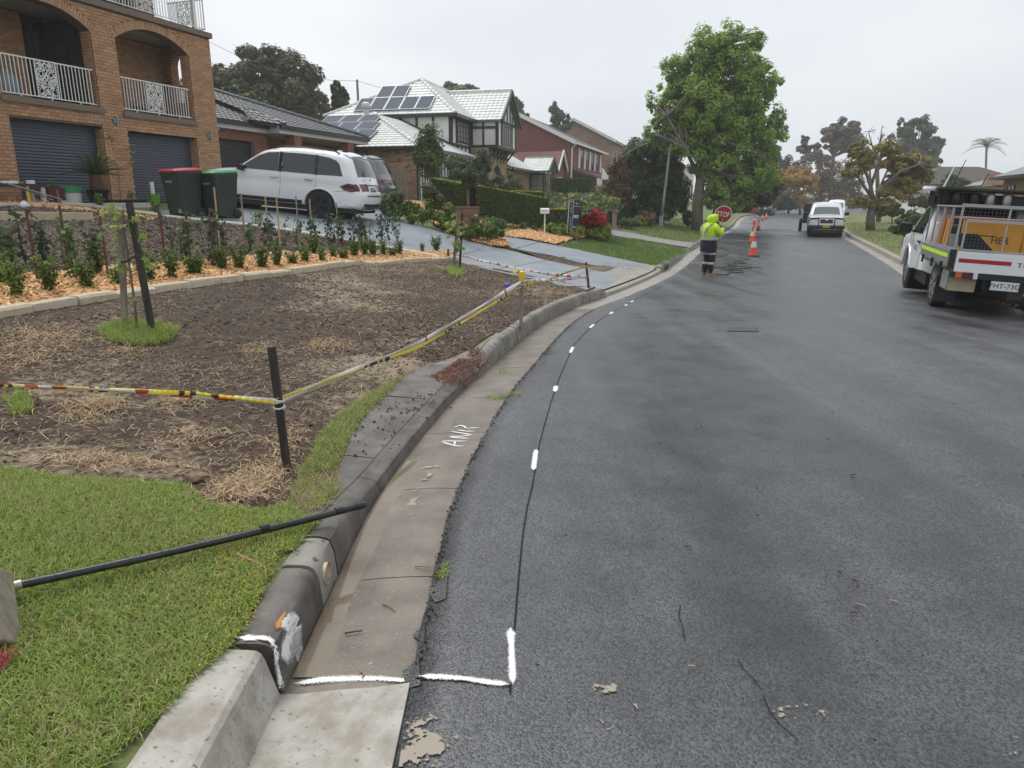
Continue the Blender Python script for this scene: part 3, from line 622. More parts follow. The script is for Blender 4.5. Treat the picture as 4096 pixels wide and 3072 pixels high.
def brick_mesh(w, h, d, m):
 k=(round(w, 2), round(h, 3), d, m.name)
 if k not in BRK:
  mb=MB(); c = .004; w2, h2=w/2, h/2
  mb.add([(-w2,0,-h2),(w2,0,-h2),(w2,0,h2),(-w2,0,h2),(-w2,-d+c,-h2),(w2,-d+c,-h2),(w2,-d+c,h2),(-w2,-d+c,h2),(-w2+c,-d,-h2+c),(w2-c,-d,-h2+c),(w2-c,-d,h2-c),(-w2+c,-d,h2-c)],
 [(0,1,5,4),(1,2,6,5),(2,3,7,6),(3,0,4,7),(4,5,9,8),(5,6,10,9),(6,7,11,10),(7,4,8,11),(8,9,10,11)])
  me = bpy.data.meshes.new('brick'); me.from_pydata(mb.v, [], mb.f); me.materials.append(m); BRK[k] = me
 return BRK[k]
def put_bricks(parent, jobs, m, n_single=300, name='brick', d=.012):
 """jobs: list of (Matrix of the wall plane: x along, -y outward, z up; brick list). The nearest become objects, the rest one mesh"""
 W_=parent.matrix_basis if parent.parent is None else parent.parent.matrix_basis @ parent.matrix_basis
 allb=[]
 for Mx, bl in jobs:
  for b in bl:
   c=W_ @ (Mx @ Vector(((b[0]+b[1])/2,0,(b[2]+b[3])/2))); zc=depth(c)
   px=2048+FPX*c.x/max(zc, .1); inn = -60 < px < 4150 and zc > 0
   allb.append((zc if inn else 999+zc, Mx, b))
 allb.sort(key=lambda t: t[0]); rest=MB()
 for i, (zc, Mx, b) in enumerate(allb):
  w, h=b[1]-b[0], b[3]-b[2]; c=Vector(((b[0]+b[1])/2, random.uniform(-.002,.002),(b[2]+b[3])/2))
  me=brick_mesh(w, h, d, m)
  if i < n_single and zc < 900:
   o=bpy.data.objects.new(name, me); COL.objects.link(o); o.parent=parent
   o.matrix_local=Mx @ Matrix.Translation(c) @ Matrix.Diagonal((w/round(w, 2),1, h/round(h, 3),1))
  else: rest.add([Mx @ (Vector(v.co)+c) for v in me.vertices],[tuple(p.vertices) for p in me.polygons])
 if rest.v:
  o = rest.build(name, m, parent, fix=False); o['kind'] = 'stuff'
 return len(allb)
def plane_M(o, u, n):
 """matrix with local x = u, local -y = outward n, z = up"""
 u, n=Vector(u).normalized(), Vector(n).normalized(); z=Vector((0,0,1))
 return Matrix(((u.x, -n.x, z.x, o[0]),(u.y, -n.y, z.y, o[1]),(u.z, -n.z, z.z, o[2]),(0,0,0,1)))
FRONT=lambda x0, y0: plane_M((0, y0,0),(1,0,0),(0,-1,0))
TILE = {}
def tile_geo(w=.3, l=.36, arch=.03):
 k=(w, l, arch)
 if k not in TILE:
  vs=[]; n=4
  for y, lift in ((0,.034),(l, .004)):
   for i in range(n+1):
    f=i/n; vs.append((w*(f-.5), y, lift+arch*math.sin(math.pi*min(1, f*1.15))**1.0*(.9 if f < .87 else .0)))
  for i in range(n+1): f=i/n; vs.append((w*(f-.5),.0,0))
  fs=[(i, i+1, n+2+i, n+1+i) for i in range(n)]+[(2*n+2+i, 2*n+3+i, i+1, i) for i in range(n)]
  TILE[k]=(vs, fs)
 return TILE[k]
def roof(parent, planes, m, under, n_single=300, w=.3, l=.34, arch=.03, name='roof'):
 """planes: lists of 3-D points (first edge = eave). Underlay sheet + separate tiles"""
 W_=parent.matrix_basis; cand=[]
 mb=MB()
 for P in planes:
  P=[Vector(p) for p in P]; U=(P[1]-P[0]).normalized(); N=U.cross(P[-1]-P[0]).normalized()
  if N.z < 0: N = -N
  V=N.cross(U);
  if V.z < 0: V = -V
  mb.add(P+[p-Vector((0,0,.12)) for p in P],[tuple(range(len(P))), tuple(range(len(P),2*len(P)))[::-1]]+[(i, (i+1) % len(P),(i+1) % len(P)+len(P), i+len(P)) for i in range(len(P))])
  A=np.array([((p-P[0]).dot(U),(p-P[0]).dot(V)) for p in P]); lo, hi=A.min(0), A.max(0)
  r=0; v=lo[1]-.03
  while v < hi[1]-.05:
   us=np.arange(lo[0]+w/2+(w/2 if r % 2 else 0)*0, hi[0], w); q=np.stack([us, np.full(len(us), v+l*.45)],1); ok=inside(A, q)
   for uu in us[ok]:
    o=P[0]+U*uu+V*v+N*.01
    cand.append((o, U, V, N))
   v += l*.93; r += 1
 mb.build(name, under, parent)
 vs, fs=tile_geo(w*1.02, l, arch); key=name+m.name+str(w)
 me=bpy.data.meshes.new('tile'); me.from_pydata(vs, [], fs); me.materials.append(m)
 me.polygons.foreach_set('use_smooth', [True]*len(me.polygons)); me.set_sharp_from_angle(angle=R(50))
 dist=sorted(range(len(cand)), key=lambda i: depth(W_ @ cand[i][0]) if abs(depth(W_ @ cand[i][0])) else 0)
 rest=[]
 for k, i in enumerate(dist):
  o, U, V, N=cand[i]; Mx=Matrix(((U.x, V.x, N.x, o.x),(U.y, V.y, N.y, o.y),(U.z, V.z, N.z, o.z),(0,0,0,1)))
  if k < n_single:
   ob = bpy.data.objects.new('tile', me); COL.objects.link(ob); ob.parent = parent; ob.matrix_local = Mx
  else: rest.append(np.array(Mx))
 if rest:
  B=np.array(vs); B=np.c_[B, np.ones(len(B))]; V_=np.concatenate([(B @ r.T)[:, :3] for r in rest]); F_=np.concatenate([np.array(fs)+i*len(vs) for i in range(len(rest))])
  o = link('tile', fast_mesh('tile', V_, F_, True), m, parent); o['kind'] = 'stuff'; o.data.set_sharp_from_angle(angle=R(50))
def caps(parent, a, b, m, step=.4, r=.11):
 a, b=Vector(a), Vector(b); n=max(1, int((b-a).length/step)); d=(b-a)/n
 for k in range(n):
  mb=MB(); p, q=a+d*k, a+d*(k+1.06); mb.tube([p+Vector((0,0,.02)), q+Vector((0,0,.0))],[r*1.08, r],7); mb.build('ridge_cap', m, parent, smooth=50)
def window(parent, Mx, u0, u1, v0, v1, nu=2, nv=1, fm=None, gm=None, fw=.06, name='window', dep=.05, bw=.03):
 """frame with bars (one part) and its panes (a sub-part)"""
 fm = fm or M['doordark']; gm = gm or M['glass2']; mb = MB()
 def bx(a, b, c, d, y0, y1): mb.box(a, b, y0, y1, c, d, Mx)
 bx(u0, u1, v0, v0+fw, -dep, .02); bx(u0, u1, v1-fw, v1,-dep, .02); bx(u0, u0+fw, v0+fw, v1-fw, -dep, .02); bx(u1-fw, u1, v0+fw, v1-fw, -dep, .02)
 for k in range(1, nu): c=u0+(u1-u0)*k/nu; bx(c-bw/2, c+bw/2, v0+fw, v1-fw, -dep+.008,.015)
 for k in range(1, nv): c=v0+(v1-v0)*k/nv; bx(u0+fw, u1-fw, c-bw/2, c+bw/2,-dep+.012,.012)
 f=mb.build(name, fm, parent); mb=MB(); mb.box(u0+fw*.6, u1-fw*.6,-.012,.004, v0+fw*.6, v1-fw*.6, Mx); mb.build('pane', gm, f); return f
def roller(parent, Mx, u0, u1, v0, v1, m, pitch=.082):
 mb=MB(); n=int((v1-v0)/pitch*6); R_=[]
 for i in range(n+1):
  v=v0+(v1-v0)*i/n; ph=(v/pitch) % 1; y = -.016*(1-abs(2*ph-1)**3)
  R_.append([Mx @ Vector((u0, y, v)), Mx @ Vector((u1, y, v))])
 mb.loft(R_, cap=False, closed=False); d=mb.build('roller_door', m, parent, smooth=True, fix=False)
 mb=MB(); mb.box(u0, u1,-.03,.02, v0-.01, v0+.07, Mx); mb.build('bottom_rail', M['black'], d); return d
def arc_pts(cu, cv, r, h, n=20):
 a=math.asin(min(1, h/r)); return [(cu+r*math.sin(t), cv+r*math.cos(t)) for t in np.linspace(-a, a, n)]
# ---------------------------------------------------------------- the big tan brick house with arched balconies
H1=frame('brick_house', -10.1,25.8,19.55, 'tall tan brick house with two arched balconies above slate blue garage doors', 'house')
ARC_R, SPR=2.43,4.5; acv=SPR-math.sqrt(ARC_R**2-1.41**2)
fr=lambda u, v, d: (u, d, v)
a1=[(-7.45,2.53),(-7.45, SPR)]+arc_pts(-6.04, acv, ARC_R, 1.41)[1:-1]+[(-4.63, SPR),(-4.63,2.53)]
a2=[(-3.83,2.53),(-3.83, SPR)]+arc_pts(-2.42, acv, ARC_R, 1.41)[1:-1]+[(-1.01, SPR),(-1.01,2.53)]
g1=[(-7.37,-.45),(-7.37,2.01),(-4.66,2.01),(-4.66,-.45)]; g2=[(-3.79,-.45),(-3.79,1.98),(-1.04,1.98),(-1.04,-.45)]
mb=MB(); mb.prism([[(-11.5,-.5),(-11.5,5.21),(-.0,5.21),(0,-.5)], a1, a2, g1, g2], fr, .012,.36); mb.build('wall', M['mortar_dark'], H1)
mb=MB(); mb.box(-.012,-.36,.362,.75,-.5,5.2); mb.box(-.012,-.36,.362+.388,1.42,-.5,3.2); mb.box(-.012,-.36,1.42,9,-.5,5.2); mb.box(-11.5,-.37,8.6,9,-.5,5.2); mb.box(-11.5,-11.1,.37,8.6,-.5,5.2); mb.build('wall', M['bt_tan'], H1)
# end arch over the side opening
e=[(.75,5.2),(.75,4.35)]+[(1.085-.335*math.cos(t),4.35+.42*math.sin(t)) for t in np.linspace(.15, math.pi-.15,10)]+[(1.42,4.35),(1.42,5.2)]
mb=MB(); mb.prism(e, lambda u, v, d: (d, u, v),-.36,-.012); mb.build('wall', M['bt_tan'], H1)
for g_, m in ((g1, 'roller'),(g2, 'roller')): roller(H1, FRONT(0,.3), g_[0][0]+.0, g_[2][0],-.12, g_[1][1], M[m])
mb=MB()
for g_ in (g1, g2): mb.box(g_[0][0], g_[2][0],.04,.36, g_[1][1]-.0, g_[1][1]+.09)
mb.build('lintel', M['doordark'], H1)
# bricks of the street wall, the reveals and the balcony walls
jobs=[(FRONT(0,.012), lay_bricks(-11.5,-.0,-.42,5.2,[(-7.37,-4.66,-.5,2.01),(-3.79,-1.04,-.5,1.98),(-7.45,-4.63,2.53,SPR),(-3.83,-1.01,2.53,SPR)],[(-6.04, acv, ARC_R+.245, SPR-.12),(-2.42, acv, ARC_R+.245, SPR-.12)]))]
jobs.append((plane_M((-4.645,0,0),(0,1,0),(-1,0,0)), lay_bricks(.02,.36,2.56,4.52)))
jobs.append((plane_M((-1.025,0,0),(0,1,0),(-1,0,0)), lay_bricks(.02,.36,2.56,4.52)))
jobs.append((plane_M((-4.675,0,0),(0,1,0),(-1,0,0)), lay_bricks(.02,.3,-.1,2.0)))
jobs.append((plane_M((-1.055,0,0),(0,1,0),(-1,0,0)), lay_bricks(.02,.3,-.1,1.97)))
jobs.append((FRONT(0,1.74), lay_bricks(-4.5,-.37,2.55,5.0))); jobs.append((FRONT(0,1.74), lay_bricks(-9,-5.3,2.55,5.0)))
put_bricks(H1, jobs, M['brick_tan'],300)
# arch rings of bricks on end
for cu in (-6.04,-2.42):
 a=math.asin(1.41/ARC_R); n=36
 for k in range(n):
  t = -a+2*a*(k+.5)/n; mb=MB(); w=ARC_R*2*a/n*.43
  Mx=Matrix.Translation((cu+(ARC_R+.12)*math.sin(t),.012, acv+(ARC_R+.12)*math.cos(t))) @ Matrix.Rotation(t, 4, 'Y')
  mb.box(-w, w, -.018+random.uniform(-.003,.003),.3,-.115,.115, Mx); mb.build('arch_brick', M['brick_tan'], H1)
# slabs, ceilings, inner walls
mb = MB(); mb.box(-7.52,-4.56,-.07,.01,2.38,2.535); mb.build('balcony_slab', M['slab'], H1); mb = MB(); mb.box(-3.9,-.96,-.07,.01,2.37,2.525); mb.build('balcony_slab', M['slab'], H1)
mb = MB(); mb.box(-11.4,-.37,.02,1.75,2.36,2.53); mb.build('balcony_floor', M['slab'], H1); mb = MB(); mb.box(-11.4,-.37,.37,1.9,5.0,5.15); mb.build('balcony_ceiling', M['ceiling'], H1)
mb=MB(); mb.box(-4.6,-.37,1.75,1.95,2.4,5.05); mb.box(-11,-5.3,1.75,1.95,2.4,5.05); mb.box(-4.6,-4.5,.37,1.74,2.54,4.99); mb.box(-5.3,-4.6,3.2,3.3,2.4,5.05); mb.build('wall', M['bt_tan'], H1)
window(H1, FRONT(0,1.82),-5.3,-4.61,2.56,4.95,2,1, gm=M['glass'], fw=.05)
window(H1, plane_M((-4.62,.5,0),(0,1,0),(-1,0,0)),-.05,1.2,2.56,4.85,2,1, gm=M['glass'], fw=.09)
mb=MB(); mb.box(-11.6,.06,-.09,1.6,5.205,5.37); mb.build('balcony_slab', M['slab'], H1)
mb=MB(); mb.box(-11.5,-.62,1.6,9,5.3,8.0); mb.build('wall', M['bt_brown'], H1); window(H1, FRONT(0,1.57),-4.2,-1.7,5.42,7.6,3,1, gm=M['glass'])
mb=MB(); mb.box(-12,.3,-.5,9.5,8.0,8.25); mb.build('roof', M['tile_dark'], H1)
# interior of garages kept dark
mb=MB(); mb.box(-7.6,-.8,.4,.5,-.3,2.2); mb.build('inner_wall', M['dark_in'], H1)
def railing(x0, x1, z0, z1, pan, y=.08, parent=H1, pitch=.108, P=lambda u, v, d: (u, d, v)):
 r=MB(); r.beam(P(x0, z1, y), P(x1, z1, y),.035,.03); ra=r.build('top_rail', M['rail'], parent)
 r=MB(); r.beam(P(x0, z0, y), P(x1, z0, y),.03,.025); r.build('bottom_rail', M['rail'], parent)
 u=x0+.02
 while u < x1:
  if not (pan and pan[0]-.01 < u < pan[1]+.01):
   r=MB(); r.beam(P(u, z0, y), P(u, z1, y),.018,.018,(1,0,0)); r.build('baluster', M['rail'], parent)
  u += pitch
 r=MB()
 for u in (x0+.5,(x0+x1)/2, x1-.5): r.beam(P(u, z0-.09, y), P(u, z0, y),.025,.025,(1,0,0))
 r.build('rail_foot', M['rail'], parent)
 if pan:
  a, b=pan; r=MB(); w, h=b-a, z1-z0
  def ring(cu, cv, ru, rv, t0=0, t1=2*math.pi, th=.012, n=14):
   r.tube([P(cu+ru*math.cos(t), cv+rv*math.sin(t), y) for t in np.linspace(t0, t1, n)], th, 4)
  for q in ((a, z0, a, z1),(b, z0, b, z1)): r.beam(P(q[0], q[1], y), P(q[2], q[3], y),.022,.02,(1,0,0))
  cu=(a+b)/2
  for k, rr in ((.16,.1),(.16,.05)): ring(cu, z0+h*k, w*rr*2.2, w*rr*2.2)
  for k in range(8): t=k*math.pi/4; r.tube([P(cu, z0+h*.16, y), P(cu+w*.24*math.cos(t), z0+h*.16+w*.24*math.sin(t), y)],.009,4)
  for s in (-1,1):
   for cv, rr, t0 in ((.38,.17,0),(.5,.2,2),(.64,.22,1),(.8,.16,3),(.9,.1,0),(.06,.1,0),(.28,.09,0)):
    ring(cu+s*w*.24, z0+h*cv, w*rr, w*rr*.95, t0, t0+5.4); ring(cu+s*w*.24, z0+h*cv, w*rr*.45, w*rr*.45)
   for k in range(7): ring(cu+s*w*.44, z0+h*(.08+k*.14), w*.055, h*.045)
   r.tube([P(cu+s*w*.05, z0+h*.3, y), P(cu+s*w*.22, z0+h*.45, y), P(cu+s*w*.06, z0+h*.62, y), P(cu+s*w*.3, z0+h*.75, y), P(cu, z0+h*.97, y)],.013,4)
  for k in range(4): ring(cu, z0+h*(.42+k*.15), w*.07, h*.055)
  r.build('lace_panel', M['rail'], parent, fix=False)
railing(-7.4,-4.69,2.61,3.51,(-6.41,-5.82)); railing(-3.8,-1.1,2.61,3.48,(-2.84,-2.23))
railing(.75,1.42,3.21,3.72, None, y=-.18, P=lambda u, v, d: (d, u, v))
railing(-8.4,-.12,5.46,6.36,(-2.9,-2.2), y=0); railing(-.0,1.5,5.46,6.36,(.5,1.1), y=-.12, P=lambda u, v, d: (d, u, v))
mb=MB(); mb.lathe([(.1,5.37),(.1,5.45),(.075,5.5),(.075,8.0)],12,(-.54,.05,0)); mb.build('post', M['white'], H1, smooth=40)
for u, v in ((-4.2,2.22),(-.45,2.1)):
 mb=MB(); mb.box(u-.03, u+.03,-.1,.0, v-.1, v+.12); mb.tube([(u-.06,-.05, v-.06),(u-.06,-.05, v+.06)],.035,8); mb.build('wall_lamp', M['poly'], H1)
# things on the balcony
tb=empty('balcony_chair', H1.matrix_basis @ Vector((-7.2,1.0,2.53)), R(60), 'dark chair behind the white railing of the wider arched balcony', 'chair')
mb = MB(); mb.box(-.25,.25,-.25,.25,.4,.45); mb.build('seat', M['black'], tb); mb = MB(); mb.box(-.25,.25,.2,.25,.45,.95); mb.build('backrest', M['black'], tb)
for sx in (-1,1):
 for sy in (-1,1): mb=MB(); mb.box(sx*.22-.02, sx*.22+.02, sy*.22-.02, sy*.22+.02,0,.4); mb.build('leg', M['black'], tb)
bb=empty('balcony_cover', H1.matrix_basis @ Vector((-6.75,.9,2.53)),0, 'grey covered bundle standing on the wider arched balcony', 'cover')
mb=MB(); mb.lathe([(.42,0),(.44,.25),(.36,.55),(.2,.72),(.02,.78)],16); mb.build('cover_sheet', M['poly'], bb, smooth=True)
# ---------------------------------------------------------------- single-storey house with charcoal tiles
H2=frame('tiled_house', -10.9,28.3,19.55, 'low brick house under charcoal hipped tiles beside the arched brick house', 'house')
mb=MB(); mb.prism([[(-4,-.6),(-4,2.85),(3.2,2.85),(3.2,-.6)],[(-.0,-.55),(-.0,2.32),(2.35,2.32),(2.35,-.55)]], fr, .512,.8); mb.box(3.2,10.0,1.7,2.0,-.6,2.85); mb.box(2.95,3.2,.8,1.7,-.6,2.85); mb.box(9.75,10,2.0,9,-.6,2.85); mb.build('wall', M['mortar_grey'], H2)
jobs=[(FRONT(0,.512), lay_bricks(-1,3.2,-.1,2.85,[(-.0,2.35,-.3,2.32)])),(FRONT(0,1.7), lay_bricks(3.2,10.0,-.1,2.75,[(4.0,5.1,-.5,2.1),(6.3,7.6,.9,2.2)]))]
for pu in (3.93,8.1):
 mb=MB(); mb.box(pu+.015, pu+.5-.015,-.35+.015,.15-.015,-.6,2.84); mb.build('porch_post', M['mortar_grey'], H2)
 jobs += [(FRONT(0,-.335), lay_bricks(pu, pu+.5,-.1,2.82)),(plane_M((pu+.015,0,0),(0,1,0),(-1,0,0)), lay_bricks(-.35,.15,-.1,2.82))]
put_bricks(H2, jobs, M['brick_red'],300)
roller(H2, FRONT(0,.7),0,2.35,-.05,2.32, M['rollerblack'],.1)
window(H2, FRONT(0,1.68),4.0,5.1,-.1,2.1,2,1); window(H2, FRONT(0,1.68),6.3,7.6,.9,2.2,2,1)
z0=2.97; hp = .36
def hz(y, y0): return z0+(y-y0)*hp
ey, ex = -.38,9.95; ey1 = .2
roof(H2,[[(-5, ey1, z0),(3.0, ey1, z0),(3.0, ey1, z0),(3.0+.0,5.4, hz(5.4, ey1)),(-5,5.4, hz(5.4, ey1))][:2]+[(3.0,5.4, hz(5.4, ey1)),(-5,5.4, hz(5.4, ey1))],
 [(3.0, ey, z0),(ex, ey, z0),(ex-5.9, ey+5.9, hz(ey+5.9, ey)),(3.0, ey+5.9, hz(ey+5.9, ey))],
 [(ex, ey, z0),(ex, ey+11.8, z0),(ex-5.9, ey+5.9, hz(ey+5.9, ey))]], M['tile_dark'], M['underlay'],300)
caps(H2,(ex, ey, z0+.05),(ex-5.9, ey+5.9, hz(ey+5.9, ey)+.05), M['tile_dark'])
# the small gablet where the porch roof steps forward
roof(H2,[[(1.75,.05, z0+.1),(3.3,-.42, z0+.02),(3.3,.9, z0+.56),(2.5,.9, z0+.56)]], M['tile_dark'], M['underlay'],0, name='gablet')
caps(H2,(1.75,.05, z0+.14),(2.6,1.1, z0+.62), M['tile_dark'],.3,.07); caps(H2,(3.3,-.42, z0+.08),(3.3,1.1, z0+.58), M['tile_dark'],.3,.07); caps(H2,(2.5,1.0, z0+.6),(3.4,1.0, z0+.62), M['tile_dark'],.3,.07)
mb=MB(); mb.box(1.72,1.8,.0,.6, z0+.12, z0+.2); mb.build('flashing', M['soffit'], H2)
for x0, x1, y in ((-4,2.9, ey1),(2.9, ex+.05, ey)):
 mb = MB(); mb.box(x0, x1, y-.1, y+.02, z0-.14, z0-.01); mb.build('roof_gutter', M['gutter_black'], H2); mb = MB(); mb.box(x0, x1, y+.02, y+.06, z0-.3, z0-.13); mb.build('fascia', M['soffit'], H2)
mb=MB(); mb.box(2.9,2.98, ey, ey1, z0-.3, z0-.01); mb.build('fascia', M['soffit'], H2)
mb=MB(); mb.box(ex-.02, ex+.1, ey+.03,9, z0-.14, z0-.01); mb.build('roof_gutter', M['gutter_black'], H2)
mb=MB(); mb.box(-4,2.97, ey1+.06,.51, z0-.3, z0-.26); mb.box(2.98, ex-.03, ey+.07,1.7, z0-.3, z0-.26); mb.build('soffit', M['soffit'], H2)
roof(H2,[[(9.9,.9,2.72),(12.2,.9,2.72),(11.2,3,3.4),(9.9,3,3.4)]], M['tile_dark'], M['underlay'],0, name='lean_to_roof'); mb = MB(); mb.box(9.9,12.2,.8,.92,2.56,2.7); mb.build('roof_gutter', M['gutter_black'], H2)
mb=MB(); mb.box(10.02,11.9,1.5,1.7,-.6,2.6); mb.build('wall', M['bt_brown'], H2)
mb=MB(); mb.lathe([(.03,0),(.05,.06),(.04,.1)],10,(.15,.45,2.62)); mb.lathe([(.03,0),(.05,.06),(.04,.1)],10,(.24,.4,2.58)); mb.build('flood_light', M['lampclear'], H2)
# ---------------------------------------------------------------- half-timbered house with pale tiles
TU=frame('half_timbered_house', -4.74,37.9,14, 'half-timbered house with white panels, pale roof tiles and clinker brick garage', 'house')
B = -.6
# garage wing walls
mb=MB(); mb.prism([[(.3, B),(.3,2.5),(9.0,2.5),(9.0, B)],[(.75, B+.05),(.75,2.0),(1.3,2.15),(2.3,2.15),(2.75,2.0),(2.75, B+.05)],[(4.2, B+.05),(4.2,2.0),(4.7,2.15),(6.2,2.15),(6.7,2.0),(6.7, B+.05)]], fr, .312,.6)
mb.box(.312,.6,.6,9, B, 2.5); mb.build('wall', M['mortar_grey'], TU)
jobs=[(FRONT(0,.312), lay_bricks(.3,9.0,-.35,2.5,[(.75,2.75,-1,2.1),(4.2,6.7,-1,2.1)])),(plane_M((.312,0,0),(0,1,0),(-1,0,0)), lay_bricks(.3,5.5,-.35,2.5)),
  (FRONT(0,.012), lay_bricks(13,18,-.3,3.3,[(14.15,16.5,-1,1.7)],[(15.32,1.2,1.28,1.7)])),(plane_M((13.012,0,0),(0,1,0),(-1,0,0)), lay_bricks(.0,1.5,-.3,3.45)),
  (FRONT(0,.512), lay_bricks(18,29,-.3,2.3)),(FRONT(0,1.512), lay_bricks(9,13,-.3,2.5))]
mb=MB(); mb.prism([[(13.0, B),(13.0,3.45),(18,3.45),(18, B)],[(14.15, B+.05),(14.15,1.7),(14.6,2.2),(15.32,2.45),(16.0,2.2),(16.5,1.7),(16.5, B+.05)]], fr, .012,.4); mb.box(13.012,13.3,.4,1.6, B, 3.45); mb.box(9,13.0,1.512,1.8, B, 3.4); mb.box(18.0,29,.512,.8, B, 2.4); mb.box(13.35,18,1.6,1.8, B, 3.4)
mb.box(28.7,29,.8,7, B, 2.4); mb.build('wall', M['mortar_grey'], TU)
put_bricks(TU, jobs, M['brick_clinker'],300)
mb=MB(); mb.box(14.0,16.6,1.55,1.6, B, 2.6); mb.build('porch_door', M['doordark'], TU)
# garage doors: white panels with dark frames and an arched head
for u0, u1 in ((.75,2.75),(4.2,6.7)):
 mb=MB(); mb.box(u0, u1,.45,.5, B+.1,2.14); d=mb.build('garage_door', M['doorwhite'], TU)
 mb=MB()
 for k in range(6): c=u0+(u1-u0)*k/5; mb.box(c-.05, c+.05,.42,.45,-.3,2.12)
 for z in (1.25,2.1): mb.box(u0, u1,.415,.445, z-.05, z+.05)
 mb.build('door_frame', M['beam'], d)
 mb=MB(); mb.beam((u0-.1,.3,2.02),(u0+.55,.3,2.2),.12,.12); mb.beam((u0+.55,.3,2.2),(u1-.55,.3,2.2),.12,.12); mb.beam((u1-.55,.3,2.2),(u1+.1,.3,2.02),.12,.12); mb.build('lintel', M['beam'], TU)
# upper storey
mb=MB(); mb.box(9.0,22,1.3,9.4,2.2,5.2); mb.build('upper_wall', M['render'], TU)
mb=MB(); mb.prism([(13.2,3.5),(13.2,5.2),(15.8,7.15),(18.3,5.2),(18.3,3.5)], fr, -.58,1.29); mb.build('gable_wall', M['render'], TU)
tim=MB()
def stud(parent, p, q, w=.14, d=.06, up=(0,0,1)):
 mb=MB(); mb.beam(p, q, w, d, up); mb.build('timber', M['beam'], parent)
for y in (1.35,2.45,3.55,4.65,5.8,7.0): stud(TU, (8.98, y, 2.6 if y > 1.4 else 3.4),(8.98, y, 5.15),.14,.1,(1,0,0))
stud(TU, (8.97,1.28,5.1),(8.97,9.4,5.1),.1,.16)
for x in (9.1,10.0,12.7,13.0): stud(TU, (x, 1.28,2.3),(x, 1.28,5.15),.14,.08,(0,1,0))
for z in (3.42,5.08,2.45): stud(TU, (9.0,1.265, z),(13.1,1.265, z),.08,.16)
for x in (10.35,11.1,11.9): stud(TU, (x, 1.27,2.5),(x, 1.27,3.4),.1,.06,(0,1,0))
window(TU, FRONT(0,1.27),10.1,12.6,3.6,5.0,4,4, fm=M['doordark'], gm=M['curtain'], fw=.12, bw=.06)
for y in (-.52,.4,1.2): stud(TU, (13.18, y, 3.5),(13.18, y, 5.2),.12,.1,(1,0,0))
for z in (3.55,4.75,5.15): stud(TU, (13.165,-.58, z),(13.165,1.25, z),.1,.14)
for x in (13.26,14.2,17.2,18.22): stud(TU, (x, -.6,3.5),(x, -.6,5.2 if x in (13.26,18.22) else 5.75),.14,.08,(0,1,0))
for z in (3.52,5.2): stud(TU, (13.2,-.615, z),(18.3,-.615, z),.08,.16)
for x, z in ((14.9,6.35),(15.8,7.0),(16.6,6.4)): stud(TU, (x, -.605,5.25),(x, -.605, z),.13,.07,(0,1,0))
window(TU, FRONT(0,-.6),14.3,17.1,3.7,5.1,5,1, gm=M['curtain'], fw=.12, bw=.08)
for k in range(6):
 x=13.4+k*.92; mb=MB(); mb.beam((x, .02,2.75),(x, -.55,3.42),.1,.12); mb.beam((x, -.0,2.5),(x, -.0,3.42),.12,.08,(0,1,0)); mb.build('bracket', M['beam'], TU)
mb=MB(); mb.box(13.1,18.4,-.66,1.28,3.38,3.5); mb.build('jetty_beam', M['beam'], TU)
# roofs
E0=5.2; ap=(12.0,4.3,7.7); re=(24,4.3,7.7)
roof(TU, [[(8.6,9.8, E0),(8.6,.85, E0), ap],[(8.6,.85, E0),(22.4,.85, E0),(22.4,4.3,7.7), ap],
 [(13.0,-.95,5.2),(13.0,2.2,5.2),(15.8,3.9,7.4),(15.8,-.95,7.35)],[(18.6,-.95,5.2),(18.6,2.2,5.2),(15.8,3.9,7.4),(15.8,-.95,7.35)],
 [(0,9.5,2.65),(0,0,2.65),(4.6,4.4,4.75),(4.6,6,4.75)],[(0,0,2.65),(9.9,0,2.65),(8.95,1.3,3.35),(8.95,4.4,4.75),(4.6,4.4,4.75)],
 [(17.9,-.3,2.4),(28.2,-.3,2.4),(28.2,2.2,3.75),(17.9,2.2,3.75)]], M['tile_pale'], M['underlay_pale'],300, w=.32, l=.36)
roof(TU, [[(27.2,-1.4,2.45),(27.2,1.0,2.45),(29.4,1.0,3.65),(29.4,-1.4,3.65)],[(31.6,-1.4,2.45),(31.6,1.0,2.45),(29.4,1.0,3.65),(29.4,-1.4,3.65)]], M['tile_pale'], M['underlay_pale'],0, name='bay_roof', w=.32, l=.36)
for a, b in (((8.6,.85, E0), ap),((8.6,9.8, E0), ap),(ap, (22.4,4.3,7.7)),((15.8,-.95,7.4),(15.8,3.6,7.4)),((0,0,2.7),(4.6,4.4,4.8))): caps(TU, a, b, M['tile_pale'],.45,.12)
mb=MB(); mb.box(8.5,8.62,.8,9.8, E0-.2, E0-.02); mb.box(8.62,13,.75,.87, E0-.2, E0-.02); mb.box(-.12,.02,-.1,9.4,2.46,2.63); mb.box(.02,10.2,-.12,.02,2.46,2.63); mb.box(18.4,28.2,-.42,-.3,2.25,2.4); mb.build('roof_gutter', M['gutter_black'], TU)
mb=MB(); mb.beam((12.95,-.97,5.12),(15.8,-.97,7.3),.1,.26); mb.beam((18.65,-.97,5.12),(15.8,-.97,7.3),.1,.26); mb.beam((27.15,-1.42,2.4),(29.4,-1.42,3.6),.1,.2); mb.beam((31.65,-1.42,2.4),(29.4,-1.42,3.6),.1,.2); mb.beam((8.95,1.22,3.3),(8.95,4.6,4.85),.1,.22); mb.build('barge_board', M['beam'], TU)
mb=MB(); mb.box(28,30.8,-.9,.5, B, 2.3); mb.build('bay_wall', M['bt_brown'], TU)
mb=MB(); mb.prism([(27.9,2.3),(30.9,2.3),(29.4,3.4)], fr, -.88,.5); mb.build('gable_wall', M['render'], TU)
